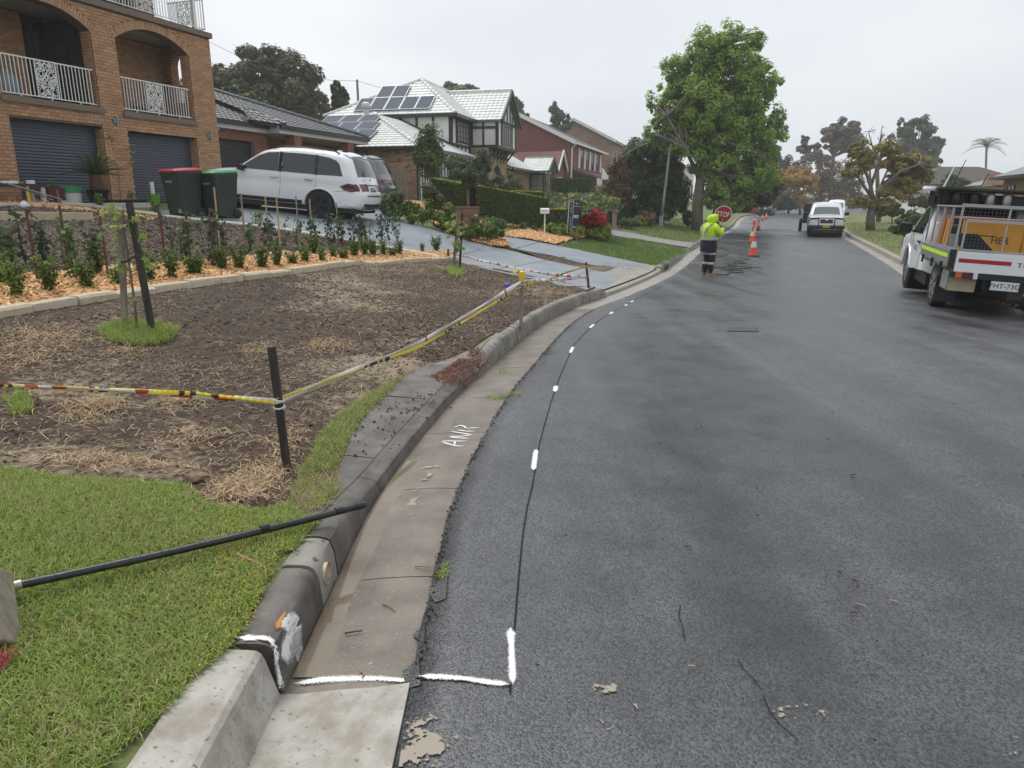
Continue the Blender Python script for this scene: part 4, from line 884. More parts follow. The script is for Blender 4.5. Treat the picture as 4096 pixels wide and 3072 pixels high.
for x in (28.9,29.4,29.9): stud(TU, (x, -.9,2.3),(x, -.9,2.8),.1,.06,(0,1,0))
window(TU, FRONT(0,-.93),28.1,30.7,.7,2.2,4,2, fw=.08); window(TU, plane_M((27.97,0,0),(0,1,0),(-1,0,0)),-.8,.4,.7,2.2,2,3, fw=.08, gm=M['curtain'])
mb=MB(); mb.tube([(13.9,1.1,5.0),(9.0,.82,4.98)],.01,4); mb.tube([(.25,.2,2.4),(.25,.2,-.5)],.06,8); mb.tube([(8.85,1.1,5.0),(8.9,1.15,4.7),(8.95,1.2,3.6)],.05,8); mb.tube([(19.5,-.1,2.2),(19.2,.35,2.0),(19.2,.42,1.8),(19.2,.42,-.4)],.06,8); mb.build('downpipe', M['gutter_black'], TU)
# solar panels on the end roofs, vent
def on_plane(p0, eave, up, quads, parent, t=.06):
 p0, U, V=Vector(p0), Vector(eave).normalized(), Vector(up).normalized(); N=U.cross(V).normalized()
 if N.z < 0: N = -N
 for u0, u1, v0, v1 in quads:
  mb=MB(); c=[(u0, v0),(u1, v0),(u1, v1),(u0, v1)]; lo=[p0+U*u+V*v+N*.1 for u, v in c]; hi=[p+N*t for p in lo]
  mb.add(lo+hi, [(3,2,1,0),(4,5,6,7),(0,1,5,4),(1,2,6,5),(2,3,7,6),(3,0,4,7)]); f=mb.build('solar_panel', M['solarframe'], parent)
  mb=MB(); cc=[(u0+.03, v0+.03),(u1-.03, v0+.03),(u1-.03, v1-.03),(u0+.03, v1-.03)]; mb.add([p0+U*u+V*v+N*(.1+t+.004) for u, v in cc],[(0,1,2,3)]); mb.build('cell_sheet', M['solar'], f)
upv=Vector((3.4,0,2.5)); Q=[(1.75+k*1.04,2.75+k*1.04,.35,1.85) for k in range(5)]+[(3.85+k*1.04,4.85+k*1.04,1.88,3.3) for k in range(2)]
on_plane((8.6,.85, E0),(0,1,0), upv, Q, TU)
upg=Vector((4.6,0,2.1)); Q=[(3.0+k*1.15+j*.35,4.1+k*1.15+j*.35,1.0+j*1.25,2.15+j*1.25) for j in range(3) for k in range(3)]
on_plane((0,0,2.65),(0,1,0), upg, Q, TU)
mb=MB(); mb.lathe([(.16,0),(.16,.35),(.24,.42),(.27,.55),(.24,.7),(.1,.78)],14,(5.2,5.2,4.75)); mb.build('roof_vent', M['tile_pale'], TU, smooth=40)
# ---------------------------------------------------------------- red brick house beyond, tan gable house behind it
RB=frame('red_brick_house', 6.25,80.05,17, 'red brick house with white gable trim and louvred white shutters', 'house')
mb=MB(); mb.box(0,16,0,11,-1,4.95); mb.prism([(0,4.95),(11,4.95),(5.5,7.6)], lambda u, v, d: (d, u, v),0,.3); mb.build('wall', M['bt_red'], RB)
mb=MB(); mb.add([(-.4,-.5,4.9),(16.5,-.5,4.9),(16.5,5.5,7.75),(-.4,5.5,7.75),(-.4,11.5,4.9),(16.5,11.5,4.9)]+[(-.4,-.5,4.75),(16.5,-.5,4.75),(16.5,5.5,7.6),(-.4,5.5,7.6),(-.4,11.5,4.75),(16.5,11.5,4.75)],[(0,1,2,3),(3,2,5,4),(6,7,8,9),(9,8,11,10),(0,1,7,6),(4,5,11,10),(1,2,8,7),(2,5,11,8)]); mb.build('roof', M['tile_brown'], RB)
mb=MB(); mb.beam((-.42,-.55,4.82),(-.42,5.5,7.7),.1,.32); mb.beam((-.42,11.55,4.82),(-.42,5.5,7.7),.1,.32); mb.box(-.3,16.4,-.62,-.5,4.72,4.88); mb.build('barge_board', M['white'], RB)
mb=MB(); mb.tube([(.2,-.5,4.75),(.2,-.1,4.4),(.2,-.08,-.5)],.07,8); mb.build('downpipe', M['white'], RB)
for k in range(4):
 u=4.2+k*2.6; window(RB, FRONT(0,-.03), u, u+1.3,2.9,4.6,2,1); mb=MB(); mb.box(u-.7, u-.06,-.06,0,2.85,4.65); mb.build('shutter', M['white'], RB)
mb=MB(); mb.box(14.6,15.2,-.06,0,2.85,4.65); mb.build('shutter', M['white'], RB)
mb=MB(); mb.add([(1.2,-2.6,1.95),(16,-2.6,1.95),(16,0,2.7),(1.2,0,2.7),(1.2,-2.6,1.8),(16,-2.6,1.8),(16,0,2.5),(1.2,0,2.5)],[(0,1,2,3),(4,5,6,7),(0,1,5,4),(0,3,7,4),(1,2,6,5)]); mb.build('porch_roof', M['tile_red'], RB)
mb=MB(); mb.prism([(1.2,1.8),(1.2,2.75),(5.4,2.0),(5.4,1.8)], fr, -2.7,-2.62); mb.box(1.2,1.6,-2.6,-2.2,-.5,1.9); mb.box(4.9,5.3,-2.6,-2.2,-.5,1.9); mb.build('porch_front', M['white'], RB)
window(RB, FRONT(0,-.03),2.4,4.6,.0,1.7,2,1, fm=M['white']); window(RB, FRONT(0,-.03),6.5,9,.0,1.7,3,1, fm=M['white'])
# low front wing with its own small gable
mb=MB(); mb.box(-3.4,-.05,.5,7,-1,2.35); mb.prism([(-3.4,2.35),(-.05,2.35),(-1.7,3.9)], fr, .5,.7); mb.build('wall', M['bt_red'], RB)
mb=MB(); mb.add([(-3.7,.2,2.2),(-3.7,5,2.2),(-1.7,5,4.05),(-1.7,.2,4.05),(.3,5,2.2),(.3,.2,2.2)],[(0,1,2,3),(3,2,4,5)]); mb.add([(-6.5,1.5,2.3),(-3.6,1.5,2.3),(-3.6,5,4.0),(-6.5,5,4.0)],[(0,1,2,3)]); o=mb.build('roof', M['tile_red'], RB)
mb=MB(); mb.beam((-3.75,.18,2.15),(-1.7,.18,4.05),.08,.24); mb.beam((.35,.18,2.15),(-1.7,.18,4.05),.08,.24); mb.build('barge_board', M['white'], RB)
window(RB, FRONT(0,.46),-2.5,-1.2,.5,1.9,2,1, fm=M['white'], gm=M['curtain'])
RB.scale=(1.226,)*3
TG=frame('gabled_house', 14.0,104.8,17, 'tan brick gable and dark tiled roof showing behind the red brick house', 'house')
mb=MB(); mb.box(-.0,14,-.0,9,-1,6.6); mb.prism([(0,6.6),(9,6.6),(4.5,8.9)], lambda u, v, d: (d, u, v),0,.3); mb.build('wall', M['bt_pink'], TG)
mb=MB(); mb.add([(-.4,-.5,6.55),(14.5,-.5,6.55),(14.5,4.5,9.05),(-.4,4.5,9.05),(-.4,9.5,6.55),(14.5,9.5,6.55)]+[(-.4,-.5,6.4),(14.5,-.5,6.4),(14.5,4.5,8.9),(-.4,4.5,8.9),(-.4,9.5,6.4),(14.5,9.5,6.4)],[(0,1,2,3),(3,2,5,4),(6,7,8,9),(9,8,11,10),(0,1,7,6),(4,5,11,10),(1,2,8,7),(2,5,11,8)]); mb.build('roof', M['tile_brown'], TG)
mb=MB(); mb.beam((-.42,-.55,6.45),(-.42,4.5,9.0),.1,.3); mb.beam((-.42,9.55,6.45),(-.42,4.5,9.0),.1,.3); mb.build('barge_board', M['white'], TG); window(TG, FRONT(0,-.03),3,5,4,5.5); window(TG, FRONT(0,-.03),8,10,4,5.5)
TG.scale=(1.226,)*3
WH=frame('white_house', 24.5,105,20, 'cream walled house with a red roof glimpsed behind the big green tree', 'house')
mb = MB(); mb.box(0,12,0,8,-1,4.6); mb.build('wall', M['render'], WH); mb = MB(); mb.add([(-.5,-.5,4.5),(12.5,-.5,4.5),(12.5,8.5,4.5),(-.5,8.5,4.5),(3.5,4,6.6),(8.5,4,6.6)],[(0,1,5,4),(1,2,5),(2,3,4,5),(3,0,4),(3,2,1,0)]); mb.build('roof', M['tile_red'], WH)
for u in (2,6,9): window(WH, FRONT(0,-.03), u, u+1.6,.3,2.3)
# ---------------------------------------------------------------- houses on the other side
def hip_house(name, p, yaw, L_, D_, zb, ze, zr, wm, rm, label, wins=(), k=None, eave=.5):
 h = frame(name, p[0], p[1], yaw, label, 'house'); k = k or D_/2
 mb = MB(); mb.box(0, L_, 0, D_, zb, ze); mb.build('wall', wm, h); e = eave
 mb=MB(); mb.add([(-e,-e,ze),(L_+e,-e,ze),(L_+e,D_+e,ze),(-e,D_+e,ze),(k,D_/2,zr),(L_-k,D_/2,zr)],[(0,1,5,4),(1,2,5),(2,3,4,5),(3,0,4),(3,2,1,0)]); mb.build('roof', rm, h)
 mb=MB(); mb.box(-e-.08, L_+e+.08,-e-.1,-e, ze-.16, ze); mb.box(-e-.1,-e, -e, D_+e, ze-.16, ze); mb.box(L_+e, L_+e+.1,-e, D_+e, ze-.16, ze); mb.build('roof_gutter', M['gutter_black'], h)
 for u0, u1, v0, v1 in wins: window(h, FRONT(0,-.03), u0, u1, v0, v1,2,1)
 return h
ORD = 'first second third fourth fifth sixth seventh eighth ninth tenth eleventh twelfth thirteenth fourteenth fifteenth sixteenth seventeenth eighteenth nineteenth twentieth'.split(); ORD += ['twenty-'+o for o in ORD[:9]]
def number(group, lab, key=None):
 """each member of a group is told apart by its place in the row"""
 m=sorted([o for o in bpy.data.objects if o.get('group') == group and o.parent is None], key=key or (lambda o: o.location.x/o.location.y))
 for i, o in enumerate(m): o['label'] = lab % ORD[i]
# ---------------------------------------------------------------- houses across the street
hb=hip_house('brick_bungalow', (26.8,40.2),199.5,13,9,-2.4,1.22,3.4, M['bt_pink'], M['tile_grey'], 'pinkish brick bungalow with a grey hipped roof beyond the caged tray truck', [(.9,2.2,-.6,.75),(4,6,-.6,.75)])
hg=hip_house('grey_roofed_house', (37.2,60.5),199.5,15,9,-2.4,1.05,2.6, M['render'], M['tile_grey'], 'low pale house with a long grey roof behind the brick bungalow', [(.8,2.0,-.6,.7),(3,4.2,-.6,.7),(5.5,7,-.6,.7)])
mb = MB(); mb.add([(10,-1.2,.95),(13,-1.2,.95),(11.5,-1.2,1.75),(10,3,.95),(13,3,.95),(11.5,3,1.75)],[(0,2,5,3),(1,4,5,2)]); mb.build('gable_roof', M['tile_red'], hg); mb = MB(); mb.prism([(10.3,.9),(12.7,.9),(11.5,1.6)], fr, -1.2,-.9); mb.build('gable', M['bt_pink'], hg)
hw=hip_house('dark_roofed_house', (50.2,90),90,13.5,9,-2,1.9,4.1, M['render'], M['tile_brown'], 'two-storey white house with a dark hipped roof in front of the palm', [(1.0,2.0,.2,1.5),(4,6,.2,1.5)], k=4.2)
# ---------------------------------------------------------------- plants
def leaf_quads(C, N_, size, aspect=1.7, up=.3, rng=RNG):
 """rhombic leaves at points C with facing directions N_"""
 n=len(C); N_=N_+rng.normal(0,.55,(n, 3)); N_[:, 2] += up; N_ /= np.linalg.norm(N_, axis=1)[:, None]+1e-9
 a=np.cross(N_, rng.normal(0,1,(n, 3))); a /= np.linalg.norm(a, axis=1)[:, None]+1e-9; b=np.cross(N_, a)
 s=size*rng.uniform(.65,1.3,(n, 1)); L_=a*s*aspect*.5; W_=b*s*.5
 V=np.stack([C-L_, C+W_-L_*.1+N_*s*.08, C+L_, C-W_-L_*.1+N_*s*.08],1).reshape(-1,3)
 return V, np.arange(4*n).reshape(-1,4)
def crown_points(clusters, n, sub=9, fill=.33, rng=RNG, flat=1.0):
 """leaf positions in clumps spread over ellipsoids; returns points, outward directions, clump centres"""
 sub, fill=int(sub*1.9), fill*.74; vol=np.array([r[0]*r[1]*r[2] for c, r in clusters])**.75; P, D, K=[],[],[]
 for (c, r), w in zip(clusters, vol/vol.sum()):
  c, r=np.array(c), np.array(r); k=max(3, int(sub)); d=rng.normal(0,1,(k, 3)); d /= np.linalg.norm(d, axis=1)[:, None]
  rad=rng.uniform(.12,1.0,(k, 1))**.55; cc=c+d*rad*r; K += [tuple(q) for q in cc]
  m=max(4, int(n*w/k))
  for q in cc:
   e=rng.normal(0,1,(m, 3)); e /= np.linalg.norm(e, axis=1)[:, None]
   rr=rng.uniform(.25,1,(m, 1))**.5; sc=(r*.5+r.mean()*.5)*fill*rng.uniform(.6,1.35); p=q+e*rr*sc*np.array([1,1, flat]); P.append(p); D.append(e+((p-c)/r)*.8)
 return np.concatenate(P), np.concatenate(D), K
def limb(mb, a, b, r0, r1, bend=.12, n=5, seg=6):
 a, b=Vector(a), Vector(b); L_=(b-a).length; off=Vector((random.uniform(-1,1), random.uniform(-1,1), random.uniform(.2,.9)))*L_*bend
 pts=[a.lerp(b, t)+off*math.sin(math.pi*t)+Vector((random.uniform(-1,1), random.uniform(-1,1),0))*L_*.02 for t in np.linspace(0,1, n)]
 mb.tube(pts, [r0+(r1-r0)*t for t in np.linspace(0,1, n)], seg, cap=False); return pts
def tree(name, label, base, forks, clusters, nleaf, lsize, lm, bark, trunk_r=.2, sub=9, fill=.33, cat='tree', group=None, twigs=2, aspect=1.7, flat=1., up=1.0, twig_r=.35, leaf=True):
 """base: ground point; forks: list of polylines from the base; clusters: (centre, radii) in world space"""
 t=empty(name, base, 0, label, cat, group); b0=Vector(base); tr=MB(); tips=[]
 for f in forks:
  pts=[Vector(p)-b0 for p in f[0]]; k=len(pts); tr.tube(pts, [f[1]+(f[2]-f[1])*(i/(k-1))**.8 for i in range(k)],9); tips += pts[1:]
 P, D, K=crown_points(clusters, int(nleaf*1.4), sub, fill, flat=flat); K=K[::2] if len(K) > 60 else K
 for q in K:
  v=Vector(q)-b0; a=min(tips, key=lambda p: (p-v).length+max(0, p.z-v.z)*1.2); r=trunk_r*twig_r*.5
  pts=limb(tr, a, v, r, r*.25)
  for _ in range(twigs): limb(tr, pts[2], v+Vector((random.uniform(-1,1), random.uniform(-1,1), random.uniform(-.4,.6)))*(a-v).length*.2, r*.5, r*.12, n=4, seg=5)
 tr.build('trunk', bark, t, smooth=True, fix=False)
 if leaf:
  V, F=leaf_quads(P-np.array(b0), D, lsize*(.8 if lsize > .15 else 1), aspect, up); link('crown', fast_mesh('crown', V, F), lm, t)
 return t
def px(Yd): return Yd/1533.7*.985
def cl(Y, *cs, dy=.9):
 """ellipsoids measured on the photograph (working px: x, y, half width, half height) standing at distance Y"""
 k=px(Y); return [(tuple(at(c[0]*DP, c[1]*DP, Y+(c[4] if len(c) > 4 else 0)*c[2]*k)),(c[2]*k, c[2]*k*dy, c[3]*k)) for c in cs]
def pt(Y, x, y, d=0): return at(x*DP, y*DP, Y+d)
def onground(Y, x): p=at(x*DP, 500*DP, Y); return Vector((p.x, p.y, gz(p.x, p.y)))
LM=dict(bright=leafmat('spring_leaf', [(.27,.42,.08),(.36,.52,.12),(.21,.33,.06),(.44,.58,.18)], trans=.5), dark=leafmat('dark_leaf', [(.05,.085,.028),(.075,.12,.038),(.04,.065,.022),(.11,.155,.055)]),
 olive=leafmat('olive_leaf', [(.11,.112,.06),(.15,.145,.075),(.09,.09,.045),(.19,.18,.095)], trans=.3), brown=leafmat('brown_leaf', [(.15,.11,.08),(.2,.145,.105),(.11,.085,.065)]), gold=leafmat('golden_leaf', [(.5,.3,.06),(.62,.4,.08),(.38,.24,.05)], trans=.4),
 jac=leafmat('yellowing_leaf', [(.33,.29,.08),(.42,.35,.09),(.25,.25,.07),(.5,.38,.1)], trans=.45), gum=leafmat('gum_leaf', [(.14,.165,.125),(.18,.21,.155),(.11,.13,.1)], trans=.3), gumbrown=leafmat('brown_gum_leaf', [(.18,.15,.125),(.23,.19,.155),(.14,.12,.1)], trans=.3),
 lime=leafmat('lime_leaf', [(.17,.24,.03),(.24,.32,.045),(.11,.17,.025)]), box=leafmat('box_leaf', [(.1,.17,.025),(.17,.25,.04),(.065,.115,.02),(.24,.32,.06)]), grey=leafmat('deep_grey_green_leaf', [(.045,.08,.045),(.065,.105,.06),(.035,.06,.034),(.1,.14,.08)]),
 mid=leafmat('mid_green_leaf', [(.075,.13,.035),(.11,.175,.05),(.055,.095,.026)]), hedge=leafmat('hedge_leaf', [(.06,.105,.022),(.085,.14,.03),(.04,.075,.018)]), hedgetop=leafmat('hedge_new_growth', [(.22,.28,.03),(.3,.36,.045),(.16,.22,.025)]),
 yellow=leafmat('yellow_hedge_leaf', [(.45,.34,.02),(.55,.44,.04),(.35,.3,.03)]), red=leafmat('red_leaf', [(.45,.03,.03),(.6,.06,.055),(.3,.02,.02)]), pink=leafmat('pink_blossom', [(.55,.34,.36),(.65,.45,.46),(.4,.22,.25)]), frang=leafmat('frangipani_leaf', [(.14,.2,.06),(.2,.27,.09),(.1,.15,.045)]),
 rust=leafmat('rusty_leaf', [(.15,.085,.045),(.2,.115,.06),(.1,.08,.04)]), cycad=leafmat('cycad_leaf', [(.035,.06,.018),(.05,.08,.025),(.025,.045,.014)], trans=.1), pale=leafmat('pale_gum_leaf', [(.2,.21,.13),(.26,.27,.17),(.16,.17,.1)]))
# the tall bright street tree
Y=40.; b=gp(1505*DP, 497*DP); Y=b.y
fk=[([b, pt(Y, 1508,430), pt(Y, 1513,390), pt(Y, 1520,350)],.36,.24),([pt(Y, 1520,352), pt(Y, 1525,280), pt(Y, 1535,200), pt(Y, 1545,110)],.2,.04),([pt(Y, 1520,352), pt(Y, 1560,290,1), pt(Y, 1610,210,1.5)],.17,.05),([pt(Y, 1513,390), pt(Y, 1480,320,-1), pt(Y, 1440,250,-1)],.15,.04),([pt(Y, 1512,400), pt(Y, 1535,360,-.5), pt(Y, 1600,320,-1), pt(Y, 1640,300)],.13,.04)]
tree('street_tree', 'tall bright green spring tree with a pale forked trunk behind the stop sign holder', b, fk,
 cl(Y, (1545,108,66,55),(1600,135,62,62),(1490,165,66,62),(1450,235,52,62),(1555,205,95,85),(1640,205,52,75),(1635,295,60,65),(1555,300,90,70),(1590,370,85,50),(1480,300,50,42),(1640,375,45,45),(1420,285,30,28),(1570,420,62,34),(1685,265,16,34),(1530,250,90,60)),46000,.13, LM['bright'], M['bark'],.36, sub=34, fill=.27)
b2=gp(1535*DP, 492*DP); Y2=Y+5
tree('dark_tree', 'dark brown-green tree with a dark trunk beside the bright street tree', onground(Y2+2,1545),[([onground(Y2+2,1545), pt(Y2+2,1548,420), pt(Y2+2,1560,370)],.25,.15)],
 cl(Y2+2,(1570,395,60,45),(1620,390,55,50),(1655,400,35,45),(1590,440,40,22),(1640,350,40,40)),13000,.2, LM['olive'], M['barkdark'],.25, sub=12, fill=.4)
# dense dark rounded tree and its neighbours on the near side
Yc=46.
tree('dense_round_tree', 'dense dark green rounded tree standing behind the street lamp', onground(Yc, 1425),[([onground(Yc, 1425), pt(Yc, 1422,450), pt(Yc, 1415,400)],.28,.18)],
 cl(Yc, (1395,345,62,48),(1440,350,48,50),(1420,400,66,45),(1350,385,32,35),(1460,430,34,40),(1385,450,40,20),(1405,370,70,60)),24000,.17, LM['dark'], M['barkdark'],.28, sub=14, fill=.4)
Yd=41.
tree('rusty_shrub', 'rusty brown bushy shrub left of the dense dark tree', onground(Yd, 1325),[([onground(Yd, 1325), pt(Yd, 1325,430), pt(Yd, 1328,400)],.1,.06)], cl(Yd, (1330,385,28,40),(1318,420,32,35),(1345,420,22,30)),4500,.1, LM['rust'], M['barkdark'],.1, sub=10, fill=.42, cat='shrub')
# frangipani: bare forking limbs with leaves at the tips
Yf = 30.5; fb = onground(Yf, 1250); fr_ = empty('frangipani', fb, 0, 'frangipani with bare forking pale branches and leaf tufts behind the lease board', 'tree'); mb = MB(); tipz = []
def fork(p, d, L_, r, lev):
 q=p+d*L_; mb.tube([p, p.lerp(q, .5)+Vector((0,0, L_*.05)), q],[r, r*.85, r*.75],6, cap=False)
 if lev == 0: tipz.append((q, d)); return
 for k in range(random.choice((2,3,3))):
  e=Vector((d.x+random.uniform(-.75,.75), d.y+random.uniform(-.7,.7), max(.1, d.z*.75+random.uniform(-.1,.45)))).normalized(); fork(q, e, L_*random.uniform(.68,.85), r*.72, lev-1)
for a in range(6): fork(Vector((0,0,.1)), Vector((math.cos(a*1.05), math.sin(a*1.05)*.9,.62)).normalized(),.62,.06,4)
mb.build('branches', M['barkpale'], fr_, smooth=True, fix=False)
C=[]; D=[]
for q, d in tipz:
 for k in range(4): e=np.array(d)+RNG.normal(0,.6,3); C.append(np.array(q)+e*.1); D.append(e)
V, F=leaf_quads(np.array(C), np.array(D),.09,3.0); link('crown', fast_mesh('crown', V, F), LM['frang'], fr_)
# trees behind the houses
tree('big_dark_tree', 'broad dark olive tree rising behind the charcoal tiled roof', onground(60,600),[([onground(60,600), pt(60,600,330), pt(60,595,240)],.45,.3)],
 cl(60,(560,160,72,50),(640,190,68,60),(500,190,48,50),(600,140,50,34),(690,235,34,40),(500,240,45,40),(600,240,90,60),(660,270,50,34),(470,165,18,26)),24000,.27, LM['olive'], M['barkdark'],.45, sub=14, fill=.38)
tree('light_green_tree', 'small light green tree peeping over the charcoal roof', onground(47,540),[([onground(47,540), pt(47,540,260), pt(47,540,230)],.12,.08)], cl(47,(515,212,26,22),(550,215,24,16),(490,205,14,14),(565,225,14,12)),2600,.16, LM['mid'], M['bark'],.12, sub=8, fill=.42)
tree('conifer', 'dark pointed conifer between the broad olive tree and the power pole', onground(62,735),[([onground(62,735), pt(62,735,230), pt(62,733,190)],.18,.05)], cl(62,(733,235,21,24),(728,205,13,24),(741,215,12,22),(733,195,6,14)),4200,.2, LM['dark'], M['barkdark'],.18, sub=10, fill=.45)
tree('roof_line_tree', 'dark flat-topped tree showing above the pale tiled ridge', onground(85,1000),[([onground(85,1000), pt(85,1000,240), pt(85,1000,205)],.25,.15)], cl(85,(985,192,26,11),(1015,195,22,10),(998,203,38,10)),3600,.3, LM['olive'], M['barkdark'],.25, sub=9, fill=.5)
tree('pale_gum', 'pale sparse gum tree behind the half-timbered gable', onground(90,1125),[([onground(90,1125), pt(90,1122,280), pt(90,1118,230)],.2,.1)], cl(90,(1118,235,12,24),(1132,258,14,18),(1112,260,10,20)),1900,.26, LM['pale'], M['barkpale'],.2, sub=7, fill=.42)
tree('slim_gum', 'slim dark gum tree above the red brick roof', onground(100,1205),[([onground(100,1205), pt(100,1203,290), pt(100,1200,240)],.22,.08)], cl(100,(1200,235,13,18),(1205,260,20,18),(1226,265,12,14),(1195,275,14,12),(1215,280,24,10)),3000,.3, LM['gum'], M['barkdark'],.22, sub=8, fill=.42)
# trees up the street
tree('brown_gum', 'tall brownish gum tree with separate leaf clumps up the street', onground(125,1790),[([onground(125,1790), pt(125,1795,400), pt(125,1800,340), pt(125,1805,290)],.5,.2),([pt(125,1795,400), pt(125,1770,350), pt(125,1740,320)],.25,.08)],
 cl(125,(1815,280,34,20),(1845,275,22,16),(1785,300,30,20),(1820,310,46,24),(1738,302,13,11),(1748,325,22,13),(1728,322,9,9),(1765,335,32,18),(1850,310,22,20)),9000,.38, LM['gumbrown'], M['bark'],.5, sub=9, fill=.38)
tree('grey_gum', 'big grey-green gum tree behind the yellowing tree', onground(120,1975),[([onground(120,1975), pt(120,1978,380), pt(120,1980,320)],.5,.25)],
 cl(120,(1955,275,24,20),(1985,275,26,20),(1965,305,40,28),(2005,310,28,30),(1990,350,34,30),(2015,345,18,28),(1950,345,26,24),(1985,385,30,16)),11000,.36, LM['gum'], M['bark'],.5, sub=10, fill=.38)
tree('bare_brown_tree', 'hazy brown leafless tree behind the golden one', onground(115,1770),[([onground(115,1770), pt(115,1770,400), pt(115,1770,360)],.4,.25),([pt(115,1770,410), pt(115,1800,370), pt(115,1830,340)],.2,.08),([pt(115,1770,410), pt(115,1735,380), pt(115,1715,350)],.2,.08)],
 cl(115,(1760,370,46,34),(1720,375,34,28),(1810,380,40,40),(1840,400,26,30),(1790,410,50,24)),8000,.2, LM['brown'], M['bark'],.4, sub=16, fill=.36, twigs=4, aspect=3)
tree('golden_tree', 'golden yellow leaved tree beside the road bend', onground(100,1725),[([onground(100,1725), pt(100,1726,425), pt(100,1724,405)],.2,.14)], cl(100,(1705,375,26,12),(1740,378,26,13),(1720,385,34,14),(1735,405,26,12),(1752,390,18,14),(1698,395,18,10),(1725,425,16,10)),3600,.3, LM['gold'], M['bark'],.2, sub=9, fill=.42)
for i, (x, y, rx, ry, Yk, m, lab) in enumerate(((1640,345,26,24,130,'mid','dull green tree far up the street beside the bright crown'),(1668,340,22,30,128,'grey','bluish conifer far up the street before the brown trees'),(1690,375,26,36,122,'grey','dark green tree left of the golden tree'),(1665,400,24,34,112,'mid','green bush tree behind the red car'),(1645,430,20,18,88,'lime','pale green rounded shrub behind the blue sedan'),(1700,430,30,24,110,'dark','dark thicket below the golden tree'),(1790,440,60,18,130,'brown','low brown thicket behind the white van'),(1850,430,34,20,135,'dark','dark low trees at the road bend'),(1878,345,20,16,118,'olive','olive crown glimpsed through the yellowing tree'))):
 tree('far_tree', lab, onground(Yk, x),[([onground(Yk, x), pt(Yk, x, y+ry*.4), pt(Yk, x, y)],.2,.1)], cl(Yk, (x,y,rx,ry),(x-rx*.4,y+ry*.4,rx*.7,ry*.6),(x+rx*.4,y+ry*.3,rx*.7,ry*.6)),3200,.33, LM[m], M['barkdark'],.2, sub=9, fill=.42, group='trees far up the street')
# yellowing jacaranda on the far lawn, with open limbs
bj=gp(1880*DP, 497*DP); Yj=bj.y; jt=lambda x, y, d=0: pt(Yj, x, y, d)
fk=[([bj, jt(1880,470), jt(1886,440), jt(1895,425)],.3,.2),([jt(1886,440), jt(1880,400), jt(1870,370), jt(1862,340)],.16,.06),([jt(1890,435), jt(1868,405,.5), jt(1852,380,1), jt(1838,345,1)],.12,.05),([jt(1880,405), jt(1892,370), jt(1908,330), jt(1915,300)],.11,.04),([jt(1895,425), jt(1918,395,-.6), jt(1945,370,-1), jt(1985,355,-1)],.14,.05),([jt(1895,428), jt(1905,395,1), jt(1920,360,1)],.1,.05),([jt(1870,370), jt(1866,320), jt(1872,290)],.06,.02)]
tree('yellowing_tree', 'open spreading tree with thinning yellow-olive leaves on the far lawn', bj, fk,
 cl(Yj, (1855,322,22,20),(1918,320,26,20),(1935,350,34,22),(1975,345,30,20),(1990,365,26,18),(1950,385,30,16),(1870,350,22,18),(1840,370,24,20),(1925,415,36,16),(1900,440,40,12),(1850,435,20,10),(1960,410,26,14),(2000,385,16,12)),8500,.13, LM['jac'], M['bark'],.3, sub=18, fill=.36, twigs=3)
lf_=onground(62,1895); L6=lambda x, y, d=0: pt(62, x, y, d)
tree('leafless_tree', 'leafless grey tree standing behind the yellowing tree', lf_, [([lf_, L6(1895,370), L6(1893,345)],.2,.12),([L6(1893,345), L6(1884,315), L6(1876,285)],.1,.03),([L6(1893,345), L6(1900,310), L6(1906,272)],.1,.03),([L6(1894,350), L6(1914,320,1), L6(1930,292,1)],.09,.03),([L6(1890,335), L6(1872,315,-1), L6(1860,300,-1)],.07,.02)], cl(62,(1878,290,16,18),(1908,285,16,18),(1928,300,12,14),(1862,305,10,10)),600,.1, LM['brown'], M['bark'],.12, sub=5, fill=.4, twigs=4, leaf=False)
# shrubs on the far lawn and beyond it
def shrub(name, label, Y, cs, n, ls, m, group=None, cat='shrub', stem=.05, bark='barkdark', sub=8, fill=.45, base=None, aspect=1.7, up=.3):
 x=cs[0][0]; b=base or onground(Y, x); yb=max(c[1]+c[3]*.3 for c in cs)
 tp_=at(x*DP, cs[0][1]*DP, Y); return tree(name, label, b, [([b, b.lerp(tp_, .5), b.lerp(tp_, .9)], stem, stem*.6)], cl(Y, *cs), n, ls, LM[m], M[bark], stem, sub=sub, fill=fill, cat=cat, group=group, twigs=1, aspect=aspect, up=up)
shrub('dark_shrub', 'rounded dark green shrub on the lawn beside the pink blossom', 41,[(1970,470,26,14),(1955,478,18,10),(1985,480,16,8)],4000,.09, 'mid')
shrub('blossom_shrub', 'shrub covered in pale pink blossom behind the caged truck', 40,[(2012,470,18,16),(2025,480,16,16),(2005,482,12,10)],4200,.08, 'pink')
shrub('low_hedge', 'low glossy green hedge on the lawn left of the caged truck', 29,[(1955,498,22,8),(1985,503,24,9),(1935,494,12,6),(2005,510,14,8)],5200,.1, 'mid', cat='hedge')
shrub('bare_shrub', 'spreading twiggy greyish shrub behind the pink blossom', 52,[(1975,425,30,16),(1950,430,22,12),(2005,430,20,12)],900,.08, 'brown', sub=20)
shrub('hedge_shrub', 'dull green hedge in front of the dark roofed white house', 56,[(2000,432,22,8),(1985,440,26,8)],2600,.14, 'dark', cat='hedge')
shrub('veranda_shrub', 'small leafy tree standing before the dark roofed white house', 60,[(2060,395,24,18),(2040,405,18,14),(2080,405,14,14)],3200,.14, 'mid', cat='tree')
shrub('lawn_shrub', 'dark weeping shrub at the back of the far lawn', 57,[(1925,452,22,14),(1905,455,16,12),(1945,458,12,10)],2800,.14, 'dark')
